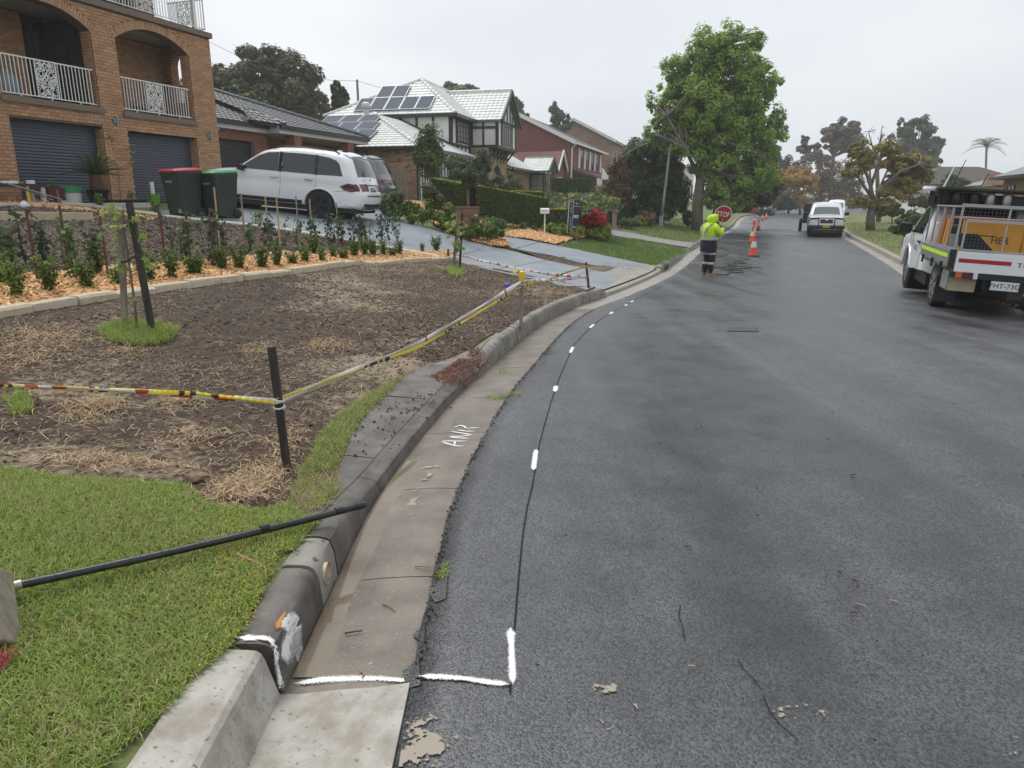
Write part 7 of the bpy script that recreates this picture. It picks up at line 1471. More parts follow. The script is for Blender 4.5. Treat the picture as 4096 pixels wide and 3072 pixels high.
bpan('logo', .07,.37,.03,.08, mat('logo_orange', (.55,.22,.1),.5),.006,.01); bpan('rule', .46,1.0,.18,.192, WB, .006,.009)
def bt(s, u, v, size, m=WB, sx=1): text(s, size, face_M(bq(u, v, .009), U_, -V_), m, so2, sx=sx)
for i, ch in enumerate('FOR LEASE'):
 if ch != ' ': bt(ch, .22,.16+i*.095,.125*V_.length/1.3)
bpan('text_block', .48,.97,.455,.54, WB, .006,.009); bpan('text_block', .5,.96,.79,.855, WB, .006,.009); bpan('text_block', .46,.97,.915,.94, WB, .006,.009)
bt('FOR LEASE', .72,.5,.085, NB, .75); bt('6 155 155', .72,.822,.07, NB, .8); bt('Ray', .74,.1,.09)
bpan('logo', .5,.58,.085,.125, M['orange'],.006,.01)
for x, y in ((185,985),(325,965)):
 a=P2(x, 850); b=P2(x-4, y); b.z=min(b.z, gz(b.x+sp_.x, b.y+sp_.y)-sp_.z)-.05; mb=MB(); mb.beam(a+Vector((0,.05,.2)), b, .045,.045,(0,1,0)); mb.build('post', M['timber'], so2)
mp_ = gp(2178,952); Ym = mp_.y; mo = empty('mailbox', mp_, 0, 'white metal mailbox on a slim white post left of the lease board', 'mailbox'); P3 = lambda x, y: at(1650+x/3.687,700+y/3.687, Ym)-mp_
tp2=P3(1965,570); hh_=tp2.z; w_=(P3(2030,500)-P3(1898,500)).x
mb = MB(); mb.tube([(0,0,-.1),(0,0, hh_)],.025,8); mb.build('post', M['white'], mo); mb = MB(); hb3 = w_*.62; x0_ = -w_/2
prof=[(-.1,0),(.1,0),(.1, hb3*.6)]+[(.1*math.cos(t), hb3*.6+hb3*.38*math.sin(t)) for t in np.linspace(.2, math.pi-.2,7)]+[(-.1, hb3*.6)]
mb.prism(prof, lambda u, v, d: (d, u, hh_+v), x0_, -x0_); mb.build('box', M['white'], mo, smooth=40, bevel=.006); mb = MB(); mb.box(x0_*.7,-x0_*.7,-.104,-.1, hh_+hb3*.5, hh_+hb3*.6); mb.build('slot', M['steel'], mo)
m2 = gp(2712,858); e2 = empty('mailbox', m2,0, 'white mailbox on a pale post far back on the lawn beside the lamp', 'mailbox'); k2 = depth(m2)/2840; mb = MB(); mb.tube([(0,0,-.1),(0,0,34*k2)],.04,6); mb.build('post', M['timberpale'], e2); mb = MB(); mb.box(-9*k2,9*k2,-.15,.15,34*k2,50*k2); mb.build('box', M['white'], e2, bevel=.03)
# pinkish stone pillar
cp = gp(2452,912); kc_ = depth(cp)/2840; col_ = empty('stone_pillar', cp, .3, 'pinkish stone pillar with a moulded cap beside the scarlet shrub', 'pillar'); PK = mat('pink_stone', (.33,.21,.17),.85,(.45,.32,.27),9, bump=.5, bscale=25); u = kc_
mb=MB();
for z0_, z1_, w in ((-.1,5*u, 15*u),(5*u, 11*u, 12*u)): mb.box(-w, w, -w, w, z0_, z1_)
mb.build('plinth', PK, col_, bevel=.02)
for i in range(5): mb=MB(); mb.box(-10*u, 10*u, -10*u, 10*u, (11+i*9)*u+.004,(20+i*9)*u-.004); mb.build('stone', PK, col_, bevel=.015)
mb=MB(); mb.box(-12*u, 12*u, -12*u, 12*u, 56*u, 61*u); mb.box(-16*u, 16*u, -16*u, 16*u, 61*u, 69*u); mb.build('cap', PK, col_, bevel=.03)
# brick letterbox pier
bp_ = gp(1872,955); kb = depth(bp_)/2840; pi_ = empty('letterbox_pier', bp_, R(12), 'brown brick letterbox pier numbered 15 beside the driveway', 'letterbox'); wd = 86*kb; ht = 118*kb; bh_ = ht/10.5
mb=MB(); mb.box(-wd/2+.012, wd/2-.012,-.2+.012,.22,-.15, ht); mb.build('mortar_core', M['mortar_grey'], pi_)
bl_=lay_bricks(-wd/2, wd/2,-.05, ht-.02, bw=.2, bh=bh_-.009, j=.009); put_bricks(pi_, [(FRONT(0,-.19), bl_),(plane_M((wd/2-.012,0,0),(0,1,0),(1,0,0)), lay_bricks(-.2,.22,-.05, ht-.02, bw=.2, bh=bh_-.009, j=.009)),(plane_M((-wd/2+.012,0,0),(0,1,0),(-1,0,0)), lay_bricks(-.2,.22,-.05, ht-.02, bw=.2, bh=bh_-.009, j=.009))], M['brick_pier'],200)
mb=MB(); mb.box(-wd/2-.015, wd/2+.015,-.225,.235, ht-.01, ht+.045); mb.build('cap', M['brick_pier'], pi_, bevel=.008)
mb = MB(); mb.box(wd*.24, wd*.40,-.215,-.2, ht*.64, ht*.8); mb.build('letter_slot', M['soffit'], pi_); mb = MB(); mb.box(wd*.26, wd*.38,-.218,-.213, ht*.73, ht*.76); mb.build('slot', M['black'], pi_)
text('15', ht*.17, face_M((wd*.31,-.212, ht*.5),(1,0,0),(0,0,1)), M['reflect'], pi_, name='house_number', ext=.004)
# timber gate fence beside the garage wing
fg=empty('timber_fence', TU.matrix_basis @ Vector((.2,.35,0)), TU.rotation_euler.z, 'grey weathered paling fence beside the clinker brick garage', 'fence')
for k in range(9): mb=MB(); z=random.uniform(-.03,.03); mb.box(-.9-.02,-.9+.02,.05+.21*k, .05+.21*k+.195,-.5,1.5+z); mb.build('paling', M['timber'], fg)
# ---------------------------------------------------------------- bins and garden odds and ends
def bin_(p, sc, lid, lab, rz, logo=True):
 e = empty('wheelie_bin', p, rz, lab, 'bin', 'wheelie bins on the driveway'); e.scale = (sc, sc, sc); gr = mat('bin_green', (.022,.04,.032),.5,(.028,.048,.04),6)
 mb=MB(); R_=[]
 for z, w, d, o in ((.05,.23,.24,.0),(.1,.235,.25,.0),(.9,.285,.33,.0),(.93,.3,.345,0),(.97,.3,.345,0)): R_.append([(x*w, y*d+o, z) for x, y in ((-1,-.9),(-.9,-1),(.9,-1),(1,-.9),(1,.9),(.9,1),(-.9,1),(-1,.9))])
 mb.loft(R_); mb.build('bin_body', gr, e, smooth=30)
 mb=MB(); R_=[]
 for z, w, d in ((.975,.31,.36),(1.0,.315,.365),(1.035,.29,.33),(1.05,.2,.22)): R_.append([(x*w, y*d-.02, z+.02*y) for x, y in ((-1,-.9),(-.9,-1),(.9,-1),(1,-.9),(1,.9),(.9,1),(-.9,1),(-1,.9))])
 mb.loft(R_); mb.build('lid', lid, e, smooth=40); mb = MB(); mb.tube([(-.2,.37,.98),(.2,.37,.98)],.02,8); mb.build('handle', gr, e)
 for sg in (1,-1): mb=MB(); mb.lathe([(.03,-.03),(.1,-.025),(.1,.025),(.03,.03)],16,(sg*.25,.25,.1), axis='x'); mb.build('wheel', M['rubber'], e, smooth=40)
 if logo: text('WASTE', .07, face_M((.0,-.325,.75),(1,0,0),(0,.1,1)), M['reflgrey'], e); mb = MB(); mb.lathe([(.0,-.05),(.04,-.02),(.03,.05),(.0,.06)],10,(.1,-.3,.6));
 return e
RL = mat('red_lid', (.4,.02,.035),.4); GL_ = mat('green_lid', (.03,.25,.1),.4)
def onz(px_, py_, H):
 p=gp(px_, py_); return p, depth(p)*H/2840
p, H_=onz(742,866,186); bin_(p, H_/1.06, RL, 'wheelie bin with a red lid standing clear of the others', -.5)
p, H_=onz(886,874,186); bin_(p, H_/1.06, GL_, 'wheelie bin with a bright green lid', -.5)
p, H_=onz(822,858,165); bin_(p, H_/1.06, RL, 'red lidded wheelie bin squeezed behind the other two', -.5, False)
HP=lambda x, y, z=None: (lambda q: Vector((q.x, q.y, gz(q.x, q.y) if z is None else z)))(H1.matrix_basis @ Vector((x, y, 0)))
cy = empty('cycad', HP(-6.0,-1.0),0, 'cycad with stiff arching fronds in a black pot before the garage', 'plant'); o_ = .06
mb=MB(); mb.lathe([(.2,-.05),(.27,.3),(.29,.33),(.26,.33),(.25,.28),(0,.28)],18,(0,0, o_)); mb.build('pot', M['black'], cy, smooth=40)
mb=MB(); mb.lathe([(.15,.28),(.17,.4),(.16,.55),(.13,.7),(.05,.74)],16,(0,0, o_)); mb.build('trunk', mat('cycad_trunk', (.06,.025,.018),.9,(.12,.06,.04),18, bump=1, bscale=24), cy)
for k in range(34): a=k*2.399; t=(k % 17)/17; frond(Vector((0,0,.7+o_)), Vector((math.cos(a)*(.35+.75*t), math.sin(a)*(.35+.75*t),1.0-.75*t)).normalized(), random.uniform(.72,.95),.28,.13, LM['cycad'], cy, n=22, width=.012)
pt2=empty('potting_bench', HP(-8.35,-.7), R(90-19.55), 'rough timber bench piled with clutter before the wider garage', 'bench')
mb=MB(); mb.box(-.6,.95,-.25,.25,.42,.5); mb.build('bench_top', M['timberdark'], pt2)
for x, m in ((-.5, 'timber'),(.85, 'limestone')):
 for y in (-.2,.2): mb=MB(); mb.box(x-.05, x+.05, y-.04, y+.04,-.1,.42); mb.build('leg', M[m], pt2)
for i, (x, y, w, d, h, m, l) in enumerate(((-.3,0,.5,.2,.05, 'timberpale', 'pale plank on the bench'),(.1,-.1,.4,.12,.06, 'carwhite', 'white trim board on the bench'),(.72,.0,.16,.12,.09, 'carwhite', 'white and blue packet at the end of the bench'),(-.1,.1,.9,.08,.1, 'timberdark', 'dark board lying along the bench'),(.5,.1,.3,.1,.05, 'timber', 'grey offcut on the bench'))):
 q = pt2.matrix_basis @ Vector((x, y, .5)); o = empty('offcut', q, R(90-19.55)+.1*i, l, 'offcut', 'things lying on the bench'); mb = MB(); mb.box(-w/2, w/2,-d/2, d/2,0, h); mb.build('board', M[m], o, bevel=.008)
lv = empty('spirit_level', HP(-8.0,-1.05), R(70), 'yellow spirit level leaning against the bench', 'tool'); mb = MB(); mb.beam((0,0,-.02),(.08,.12,.46),.07,.03); mb.build('level_body', mat('tool_yellow', (.6,.42,.02),.5), lv); mb = MB(); mb.beam((.06,.1,.36),(.075,.12,.45),.1,.05); mb.build('level_vial', M['amber'], lv)
for i, (a, b) in enumerate((((-8.6,-1.2,.38),(-7.3,-1.25,.02)),((-8.4,-1.15,.34),(-7.5,-1.2,.0)))): o = empty('metal_bar', HP(a[0], a[1]),0,('longer' if i == 0 else 'shorter')+' bare metal bar leaning across the bench legs', 'bar'); A_, B_ = HP(a[0], a[1],0)+Vector((0,0, a[2])), HP(b[0], b[1],0)+Vector((0,0, b[2])); mb = MB(); mb.beam(A_-o.location, B_-o.location, .04,.03); mb.build('bar_length', M['steel'], o)
def bucket(name, lab, p, r, h, m, lidm=None, handle=True):
 e = empty(name, p, 0, lab, 'bucket'); mb = MB(); mb.lathe([(r*.85,0),(r, h),(r*1.05, h),(r*.93, h*.97),(r*.8,.02)],18); mb.build('bucket_wall', m, e, smooth=40)
 if lidm: mb=MB(); mb.lathe([(r*1.08, h*.72),(r*1.1, h),(r*.9, h+.03),(0, h+.03)],18); mb.build('lid', lidm, e, smooth=40)
 if handle: mb=MB(); mb.tube([(r*math.cos(t), r*math.sin(t)*.3-r, h*.8-r*.5*math.sin(t)) for t in np.linspace(0, math.pi, 9)],.008,4); mb.build('handle', M['steel'], e)
 return e
bucket('storage_tub', 'white tub with a green lid standing beside the cycad pot', HP(-6.45,-.6),.26,.42, M['soffit'], GL_, False)
bx_ = empty('crate', HP(-6.95,-.5), R(70), 'dark red crate beside the white tub', 'crate'); mb = MB(); mb.box(-.22,.22,-.2,.2,0,.42); mb.build('crate_body', mat('dark_red_plastic', (.09,.012,.014),.5), bx_, bevel=.02); mb = MB(); mb.box(-.02,.02,-.23,-.2,.0,.36); mb.build('crate_strap', M['timber'], bx_)
bucket('bucket', 'lime green bucket at the foot of the brick corner pier', HP(-3.45,-.35),.15,.27, mat('lime_plastic', (.12,.36,.04),.45))
tb2 = empty('pvc_tube', HP(-3.35,-.2),0, 'white plastic tube standing behind the lime bucket', 'tube'); mb = MB(); mb.tube([(0,0,0),(0,0,.62)],.06,12); mb.build('tube_wall', M['white'], tb2, smooth=40)
bk = empty('trough', HP(-5.6,-1.35), R(70), 'low black trough in front of the cycad pot', 'trough'); mb = MB(); mb.box(-.5,.6,-.22,.22,-.1,.14); mb.box(-.55,.65,-.27,.27,.1,.16); mb.build('trough_wall', M['black'], bk, bevel=.02)
# cream sleeper across the upper bed, planter kerb
b0, b1 = gp(-160,893), gp(364,893); sl3 = empty('cream_sleeper', b0,0, 'long cream concrete sleeper lying across the bark bed', 'sleeper'); d_ = b1-b0; hS = depth(b1)*41/2840; mb = MB(); mb.beam(Vector((0,0, hS/2)), d_+Vector((0,0, hS/2)),.2, hS); mb.build('sleeper_block', M['beigeconc'], sl3, bevel=.012)
pk2=empty('planter_kerb', (0,0,0),0, 'low pale kerb in front of the bench and the cycad', 'kerb');
for a, b in ((-9.6,-8.0),(-7.98,-6.5),(-6.48,-5.2)): A_, B_=HP(a, -2.0), HP(b, -2.0); mb=MB(); mb.beam(A_+Vector((0,0,.03)), B_+Vector((0,0,.03)),.16,.16); mb.build('kerb_length', M['limestone'], pk2, bevel=.01)
pch = empty('plastic_bag', gp(100,838),.4, 'crumpled white plastic bag caught in the garden plants', 'bag'); mb = MB(); mb.lathe([(.02,0),(.09,.03),(.1,.1),(.06,.16),(.02,.19)],9); o = mb.build('bag_skin', M['reflect'], pch, smooth=True)
# ---------------------------------------------------------------- new planting in front of the garages
Z2=lambda x, y: (x/2.2122,550+y/2.2122); Z4=lambda x, y: (700+x/2.4578,550+y/2.4578)
def h_at(p, n): return depth(p)*n/FPX
def leafy_stem(name, label, p, h, n, ls, m, group, spread=.13, cat='shrub', bark='barkdark', bare=.15):
 """a young plant: a few thin upright stems carrying paired leaves"""
 t=empty(name, p, random.uniform(0,6), label, cat, group); st=MB(); C, D=[],[]
 for k in range(random.choice((2,3,3,4))):
  a=random.uniform(0,6.28); top=Vector((math.cos(a)*spread*random.uniform(.2,1), math.sin(a)*spread*random.uniform(.2,1), h*random.uniform(.7,1))); pts=[Vector((0,0,-.03)), top*.35+Vector((math.cos(a)*spread*.3, math.sin(a)*spread*.3,0)), top*.7, top]
  st.tube(pts, [.008,.007,.005,.003],5)
  for j in range(int(n/3)):
   t_=random.uniform(bare, 1); i=min(2, int(t_*3)); q=pts[i].lerp(pts[i+1], t_*3-i); e=np.array((random.gauss(0,1), random.gauss(0,1), random.gauss(.3,.5))); e /= np.linalg.norm(e); C.append(np.array(q)+e*random.uniform(.02, spread*.75)); D.append(e)
 st.build('stem', M[bark], t, smooth=True, fix=False); V, F = leaf_quads(np.array(C), np.array(D), ls, 1.7,.5); link('leaves', fast_mesh('leaves', V, F), LM[m], t); return t
def stake(label, p, h, w, m, group=None, lean=(0,0), tip=True, name='garden_stake'):
 e = empty(name, p, random.uniform(-.4,.4) if not lean[0] else 0, label, 'stake', group); mb = MB(); a, b = Vector((0,0,-.15)), Vector((lean[0], lean[1], h)); mb.beam(a, b, w, w, (0,1,0)); mb.build('stake_shaft', m, e, bevel=w*.08); return e
red=[Z2(30,1140)+(270,), Z2(340,1300)+(640,), Z2(615,1190)+(560,), Z2(965,1275)+(575,), Z2(1475,1180)+(500,), Z2(1690,1110)+(440,), Z2(1905,1170)+(515,)]
for i, (x, y, n) in enumerate(red):
 p=gp(x, y); stake('slim red-brown stake tying up a young climber at the mulch bed edge', p, h_at(p, n/2.2122)*1.02,.024, M['stakered'], 'red-brown garden stakes')
pale=[Z4(450,1150)+(635,), Z4(930,1100)+(500,), Z4(1040,1130)+(530,), Z4(1230,1150)+(555,), Z4(1350,1000)+(385,), Z4(1610,1050)+(395,), Z4(700,1130)+(560,)]
for i, (x, y, n) in enumerate(pale):
 p=gp(x, y); stake('slim pale timber stake beside the row of young climbers', p, h_at(p, n/2.4578),.026, M['timberpale'] if i not in (3,5,6) else M['timber'], 'pale timber garden stakes')
dk_=[Z4(1960,1080)+(300,), Z4(2020,1000)+(200,)]
climb=[(Z2(90,1180),450),(Z2(250,1180),560),(Z2(400,1100),330),(Z2(660,1290),640),(Z2(830,1230),470),(Z2(1500,1150),480),(Z2(1650,1110),430),(Z2(1880,1170),480),(Z2(20,1030),260),(Z4(110,1200),480),(Z4(360,1270),520),(Z4(480,1120),300),(Z4(720,1150),360),(Z4(930,1100),330),(Z4(1050,1120),330),(Z4(1220,1130),340),(Z4(1370,1060),330),(Z4(1540,1080),380),(Z4(1620,1050),300),(Z4(1760,1080),330),(Z4(1830,1090),340),(Z4(1900,1060),310),(Z4(2020,1060),330),(Z4(2110,1050),380),(Z4(2190,1030),420)]
for i, (q, n) in enumerate(climb):
 p=gp(*q); kk=2.2122 if i < 9 else 2.4578; leafy_stem('young_climber', 'young dark leaved climber tied up along the back of the mulch bed', p, h_at(p, n/kk),66,.055 if i < 9 else .06, 'grey' if i % 3 else 'mid', 'young climbers along the mulch bed', .15)
box=[Z2(45,1330), Z2(150,1440), Z2(445,1400), Z2(770,1370), Z2(870,1230), Z2(1060,1330), Z2(1320,1300), Z2(1530,1270), Z2(1730,1240), Z2(1970,1200), Z4(200,1380), Z4(470,1330), Z4(640,1320), Z4(860,1310), Z4(1010,1290), Z4(1160,1270), Z4(1290,1250), Z4(1370,1170), Z4(1450,1240), Z4(1560,1210), Z4(1660,1220), Z4(1770,1190), Z4(1870,1180), Z4(1950,1180), Z4(2050,1180), Z4(2140,1190), Z4(2200,1170),(1745,1010),(1690,1015)]
BH=[.34,.48,.5,.42,.5,.3,.46,.48,.32,.36]
protos=[]
for i, q in enumerate(box):
 p=gp(*q); lab = 'small bright green box plant in the orange mulch'
 if i < 5:
  h0 = BH[i]; t = empty('box_plant', p, 0, lab, 'shrub', 'box plants in the orange mulch'); st = MB(); C, D = [],[]
  for k in range(16):
   a, rr=random.uniform(0,6.28), random.uniform(.03,.15); top=Vector((math.cos(a)*rr, math.sin(a)*rr, h0*random.uniform(.55,1))); pts=[Vector((0,0,-.02)), top*.5, top]; st.tube(pts, [.005,.004,.002],4)
   for j in range(34):
    t_=random.uniform(.15,1); qv=np.array(top*t_)+np.random.default_rng(i*999+k*40+j).normal(0,.022,3); C.append(qv); D.append(np.array((qv[0], qv[1],.12)))
  st.build('stem', M['barkdark'], t, fix=False); V, F = leaf_quads(np.array(C), np.array(D),.03,1.5,.6); link('leaves', fast_mesh('leaves', V, F), LM['box'], t); t['h'] = h0; protos.append(t)
 else:
  src = protos[i % 5]; t = copy_tree(src); t.location = p; k = (BH[i % 10]/src['h'])*random.uniform(.85,1.1); t.scale = (k*random.uniform(.9,1.3), k*random.uniform(.9,1.3), k); t.rotation_euler.z = random.uniform(0,6)
for i, (q, n) in enumerate(((Z2(410,560),130),(Z2(460,540),200),(Z2(650,590),180),(Z2(900,630),130),(Z2(1380,680),110),(Z2(1160,600),110),(Z4(120,760),120),(Z4(560,800),120),(Z4(820,880),130),(Z4(300,760),90))):
 p=gp(q[0], max(q[1],815)); leafy_stem('garden_seedling', 'young light green plant at the top of the bark bed', p, max(.3, h_at(p, n/2.2)),110,.045, 'box', 'young plants at the top of the bark bed', .14)
tw = gp(*Z2(1075,600)); tt = empty('bare_sapling', tw, 0, 'thin bare sapling with few leaves before the brick pier', 'tree'); mb = MB(); hT = h_at(tw, 255); tp_ = [Vector((0,0,-.05)), Vector((.02,0, hT*.45)), Vector((-.02,.03, hT*.75)), Vector((-.03,0, hT))]; mb.tube(tp_, [.014,.011,.007,.003],5); C, D = [],[]
for z, dx, l in ((.5,1,.4),(.62,-1,.3),(.7,1,.5),(.45,-1,.25)): a=Vector((0,0, hT*z)); b=a+Vector((dx*l, .1*dx, l*.5)); mb.tube([a, a.lerp(b, .5)+Vector((0,0,-.03)), b],[.006,.005,.003],4); C += [np.array(b)+RNG.normal(0,.06,3) for _ in range(16)]
C += [np.array(tp_[-1])+RNG.normal(0,.06,3) for _ in range(18)]; mb.build('stem', M['bark'], tt, fix=False); V, F = leaf_quads(np.array(C), RNG.normal(0,1,(len(C),3)),.06,1.8); link('leaves', fast_mesh('leaves', V, F), LM['lime'], tt)
# the two staked maples in the dug strip
def maple_leaves(C, N_, size):
 """five-lobed leaves"""
 ang=np.linspace(0,2*np.pi, 11)[:-1]+math.pi/2; rad=np.array([1,.42,.85,.4,.6,.18,.6,.4,.85,.42]); V, F=[],[]
 for c, n_ in zip(C, N_):
  n_=np.array(n_)/np.linalg.norm(n_); a=np.cross(n_, RNG.normal(0,1,3)); a /= np.linalg.norm(a); b=np.cross(n_, a); s=size*random.uniform(.7,1.25); k=len(V); V.append(c)
  for t, r in zip(ang, rad): V.append(c+(a*math.cos(t)+b*math.sin(t))*r*s-n_*s*.18*r*r)
  F += [(k, k+1+i, k+1+(i+1) % 10) for i in range(10)]
 return np.array(V), np.array(F)
def sapling(label, base, top, pts_px, Y, n, size, sub_label=None):
 t = empty('maple_sapling', base, 0, label, 'tree'); st = MB(); pts = [base-base]+[at(x, y, Y)-base for x, y in pts_px]; st.tube(pts, [.014]+[.011]*(len(pts)-2)+[.005],6); C, D = [],[]
 for k in range(n):
  f=random.uniform(.35,1)*(len(pts)-1); i=min(len(pts)-2, int(f)); q=pts[i].lerp(pts[i+1], f-i); e=Vector((random.gauss(0,1), random.gauss(0,.8), random.gauss(.1,.4))).normalized(); b=q+e*random.uniform(.08,.24); st.tube([q, q.lerp(b, .5)+Vector((0,0,.02)), b],[.003,.0025,.002],4); C.append(np.array(b)); D.append((e.x*.6+RNG.normal(0,.3),-1+RNG.normal(0,.3),.9))
 st.build('stem', M['bark'], t, smooth=True, fix=False); V, F = maple_leaves(C, D, size); link('leaves', fast_mesh('leaves', V, F), LM['lime'], t); return t
sA=gp(548,1322); sapling('young maple with bright lobed leaves between two crossed stakes', sA, None, [Z2(1190,1450), Z2(1140,1100), Z2(1100,850), Z2(1090,600)], sA.y, 34,.075)
def stake2(label, bpx, tpx, w, m, dY=0):
 b = gp(*bpx); a = at(tpx[0], tpx[1], b.y+dY); e = empty('tree_stake', b, 0, label, 'stake'); mb = MB(); v = a-b; mb.beam(Vector(v)*-.12, v, w, w, (0,1,0)); o = mb.build('stake_shaft', m, e, bevel=.004); return e, a, b
stake2('rough black stake leaning beside the young maple', (611,1334),(517,811),.055, M['timberdark'],.05); stake2('grey weathered stake upright beside the young maple', (500,1306),(484,905),.05, M['timber'])
tie = empty('tree_tie', at(488,1048, sA.y),0, 'black rubber tie looped round the grey stake and the maple', 'tie'); mb = MB(); mb.tube([at(484,1047, sA.y-.04)-tie.location, at(505,1046, sA.y-.03)-tie.location, at(545,1022, sA.y)-tie.location, at(560,1005, sA.y+.02)-tie.location],.009,5); mb.build('tie_strap', M['black'], tie, smooth=True)
Z6=lambda x, y: (1500+x/2.765,650+y/2.765)
sB=gp(*Z6(880,1225)); sapling('second young maple beyond the dug soil, by the driveway corner', sB, None, [Z6(882,1000), Z6(890,800), Z6(905,660)], sB.y, 30,.1)
stake2('black stake of the maple by the driveway corner', Z6(936,1225), Z6(966,555),.05, M['timberdark']); stake2('weathered stake leaning against the maple by the driveway corner', Z6(860,1205), Z6(905,800),.06, M['timber'])
# ---------------------------------------------------------------- caution tape and its stakes
Zk=lambda x, y: (1700+x/2.212,950+y/2.212)
k1, t1, b1_=stake2('charred black stake holding the caution tape at the grass edge', (1150,1888),(1086,1386),.042, M['timberdark'])
k2_, t2, b2_=stake2('weathered stake with a yellow cap where the tapes meet', Zk(850,765), Zk(858,318),.045, M['timber'])
k3, t3, b3_=stake2('thin dark stake on the driveway side of the tape line', Zk(1450,462), Zk(1425,220),.045, M['stakered'])
k4, t4, b4_=stake2('short dark stake beside the last garden plant', Zk(206,200), Zk(206,104),.05, M['timberdark'])
WT, YT, RT, BT=mat('white_tape', (.72,.7,.68),.45), mat('yellow_tape', (.72,.55,.03),.45), mat('red_tape_print', (.5,.06,.03),.45), M['black']
def on_st(t, b, f): return b+(t-b)*f
def tape(label, pts, w, pattern, sag=.0, twist=.6, seedk=0, unit=.075):
 """a strip of barrier tape: pattern is a list of (material index, length) printed along it"""
 mats = [WT, YT, RT, BT]; P_ = [Vector(p) for p in pts]; o0 = P_[0].copy(); e = empty('caution_tape', o0,0, label, 'tape'); L_ = sum((b-a).length for a, b in zip(P_, P_[1:])); mb = MB(); d = np.r_[0, np.cumsum([(b-a).length for a, b in zip(P_, P_[1:])])]
 n=max(12, int(L_/.04)); prev=None; s_acc=0; pi__=0
 tot=sum(l for _, l in pattern)
 for i in range(n+1):
  s=L_*i/n; q=Vector([np.interp(s, d, [p[j] for p in P_]) for j in range(3)]); q.z -= sag*math.sin(math.pi*i/n)
  k = min(len(P_)-2, int(np.searchsorted(d, s, side='right'))-1); t = (P_[k+1]-P_[k]).normalized(); side_ = t.cross(Vector((0,0,1))).normalized(); a = twist*math.sin(s*.9+seedk)+.25*math.sin(s*5+seedk)
  u=(Vector((0,0,1))*math.cos(a)+side_*math.sin(a)); ww=w*(.8+.25*math.sin(s*3.1+seedk)); row=[q+u*ww/2-o0, q+side_*.006*math.sin(s*9)-o0, q-u*ww/2-o0]
  if prev is not None:
   m=(s % tot); acc=0; mi=0
   for idx, l in pattern:
    if acc <= m < acc+l: mi=idx; break
    acc += l
   mb.mi=mi; mb.add(prev+row, [(0,1,4,3),(1,2,5,4)])
  prev=row
 me = bpy.data.meshes.new('tape_strip'); me.from_pydata([tuple(v) for v in mb.v],[], mb.f); me.polygons.foreach_set('material_index', mb.m); me.polygons.foreach_set('use_smooth', [True]*len(me.polygons)); o = link('tape_strip', me, mats, e); sd = o.modifiers.new('thickness', 'SOLIDIFY'); sd.thickness = .0012; return e
WR=[(0,.55),(2,.12),(0,.12),(2,.12),(0,.12),(2,.12)]; YB=[(1,1.1),(3,.06),(1,.04),(3,.09),(1,.05),(3,.05),(1,.04),(3,.08),(1,.05)]; WH_=[(0,2.2),(2,.05),(0,.05)]
A1=on_st(t1, b1_, .57); A2=on_st(t2, b2_, .84); A3a, A3b=on_st(t3, b3_, .45), on_st(t3, b3_, .85)
mid=at(1690,1356,(A1.y+A2.y)/2*.93); mid2=at(1690,1366,(A1.y+A2.y)/2*.93)
tape('white caution tape sagging from the charred stake to the yellow capped stake', [A1+Vector((0,-.02,.0)), mid, A2],.05, WH_, .02,.3)
tape('yellow caution tape running just below the white one between the same stakes', [A1+Vector((0,-.03,.02)), mid2-Vector((0,.02,.012)), A2-Vector((0,0,.06))],.03, YB, .02,.4,2)
lft=at(-220,1530,4.6); lm_=at(560,1566,4.0)
tape('white and red tape leading from the charred stake out past the lawn', [lft, lm_, A1+Vector((0,-.025,.01))],.034, WR, .0,.35,1); tape('yellow and black tape leading from the charred stake out past the lawn', [lft+Vector((0,-.02,.0)), at(780,1574,3.9), A1+Vector((0,-.03,.0))],.03,[(1,.5),(3,.03),(1,.02),(3,.05),(1,.03),(3,.04),(1,.02),(3,.04),(1,.03)],.0,.5,3)
tape('white and red tape between the yellow capped stake and the driveway side stake', [A2+Vector((0,0,.01)), at(*Zk(1150,375),(A2.y+t3.y)/2), A3a],.05,[(0,.3),(2,.03),(0,.03),(2,.03),(0,.03),(2,.03)],.0,.3,4); tape('yellow and black tape rising to the top of the driveway side stake', [A2-Vector((0,0,.05)), at(*Zk(1060,388),(A2.y+t3.y)/2*.98), at(*Zk(1250,310),(A2.y+t3.y)/2*1.02), A3b],.04,[(1,.14),(3,.05),(1,.07),(3,.04)],.0,.5,5)
tape('long white and red tape sagging over the driveway to the short stake', [A3a, at(*Zk(1100,325), t3.y*1.03), at(*Zk(800,270), t3.y*1.08), at(*Zk(500,205), t3.y*1.12), on_st(t4, b4_, .75)],.048,[(0,.17),(2,.06)],.0,.5,6)
yb2=tape('yellow tape lying along the driveway edge behind the capped stake', [gp(*Zk(600,308))+Vector((0,0,.08)), gp(*Zk(750,345))+Vector((0,0,.1)), A2+Vector((0,.1,.12))],.06, YB, .0,.8,7)
for A_, st_, lab, m in ((A1,(t1, b1_), 'pinkish white tape wound round the charred stake', WT),(A2,(t2, b2_), 'white tape knot on the yellow capped stake', WT),(A3b, (t3, b3_), 'yellow tape knot near the top of the driveway side stake', YT)):
 e = empty('tape_knot', A_, 0, lab, 'tape'); ax = (st_[0]-st_[1]).normalized(); mb = MB()
 for k in range(3): mb.tube([ax*(-.03+.022*k+.006*math.sin(2.2*k))+Vector((math.cos(t)*.031, math.sin(t)*.031,.008*math.sin(t+k*2))) for t in np.linspace(0,2*math.pi, 10)],[.007]*10,4)
 mb.build('tape_wrap', m, e, smooth=True, fix=False)
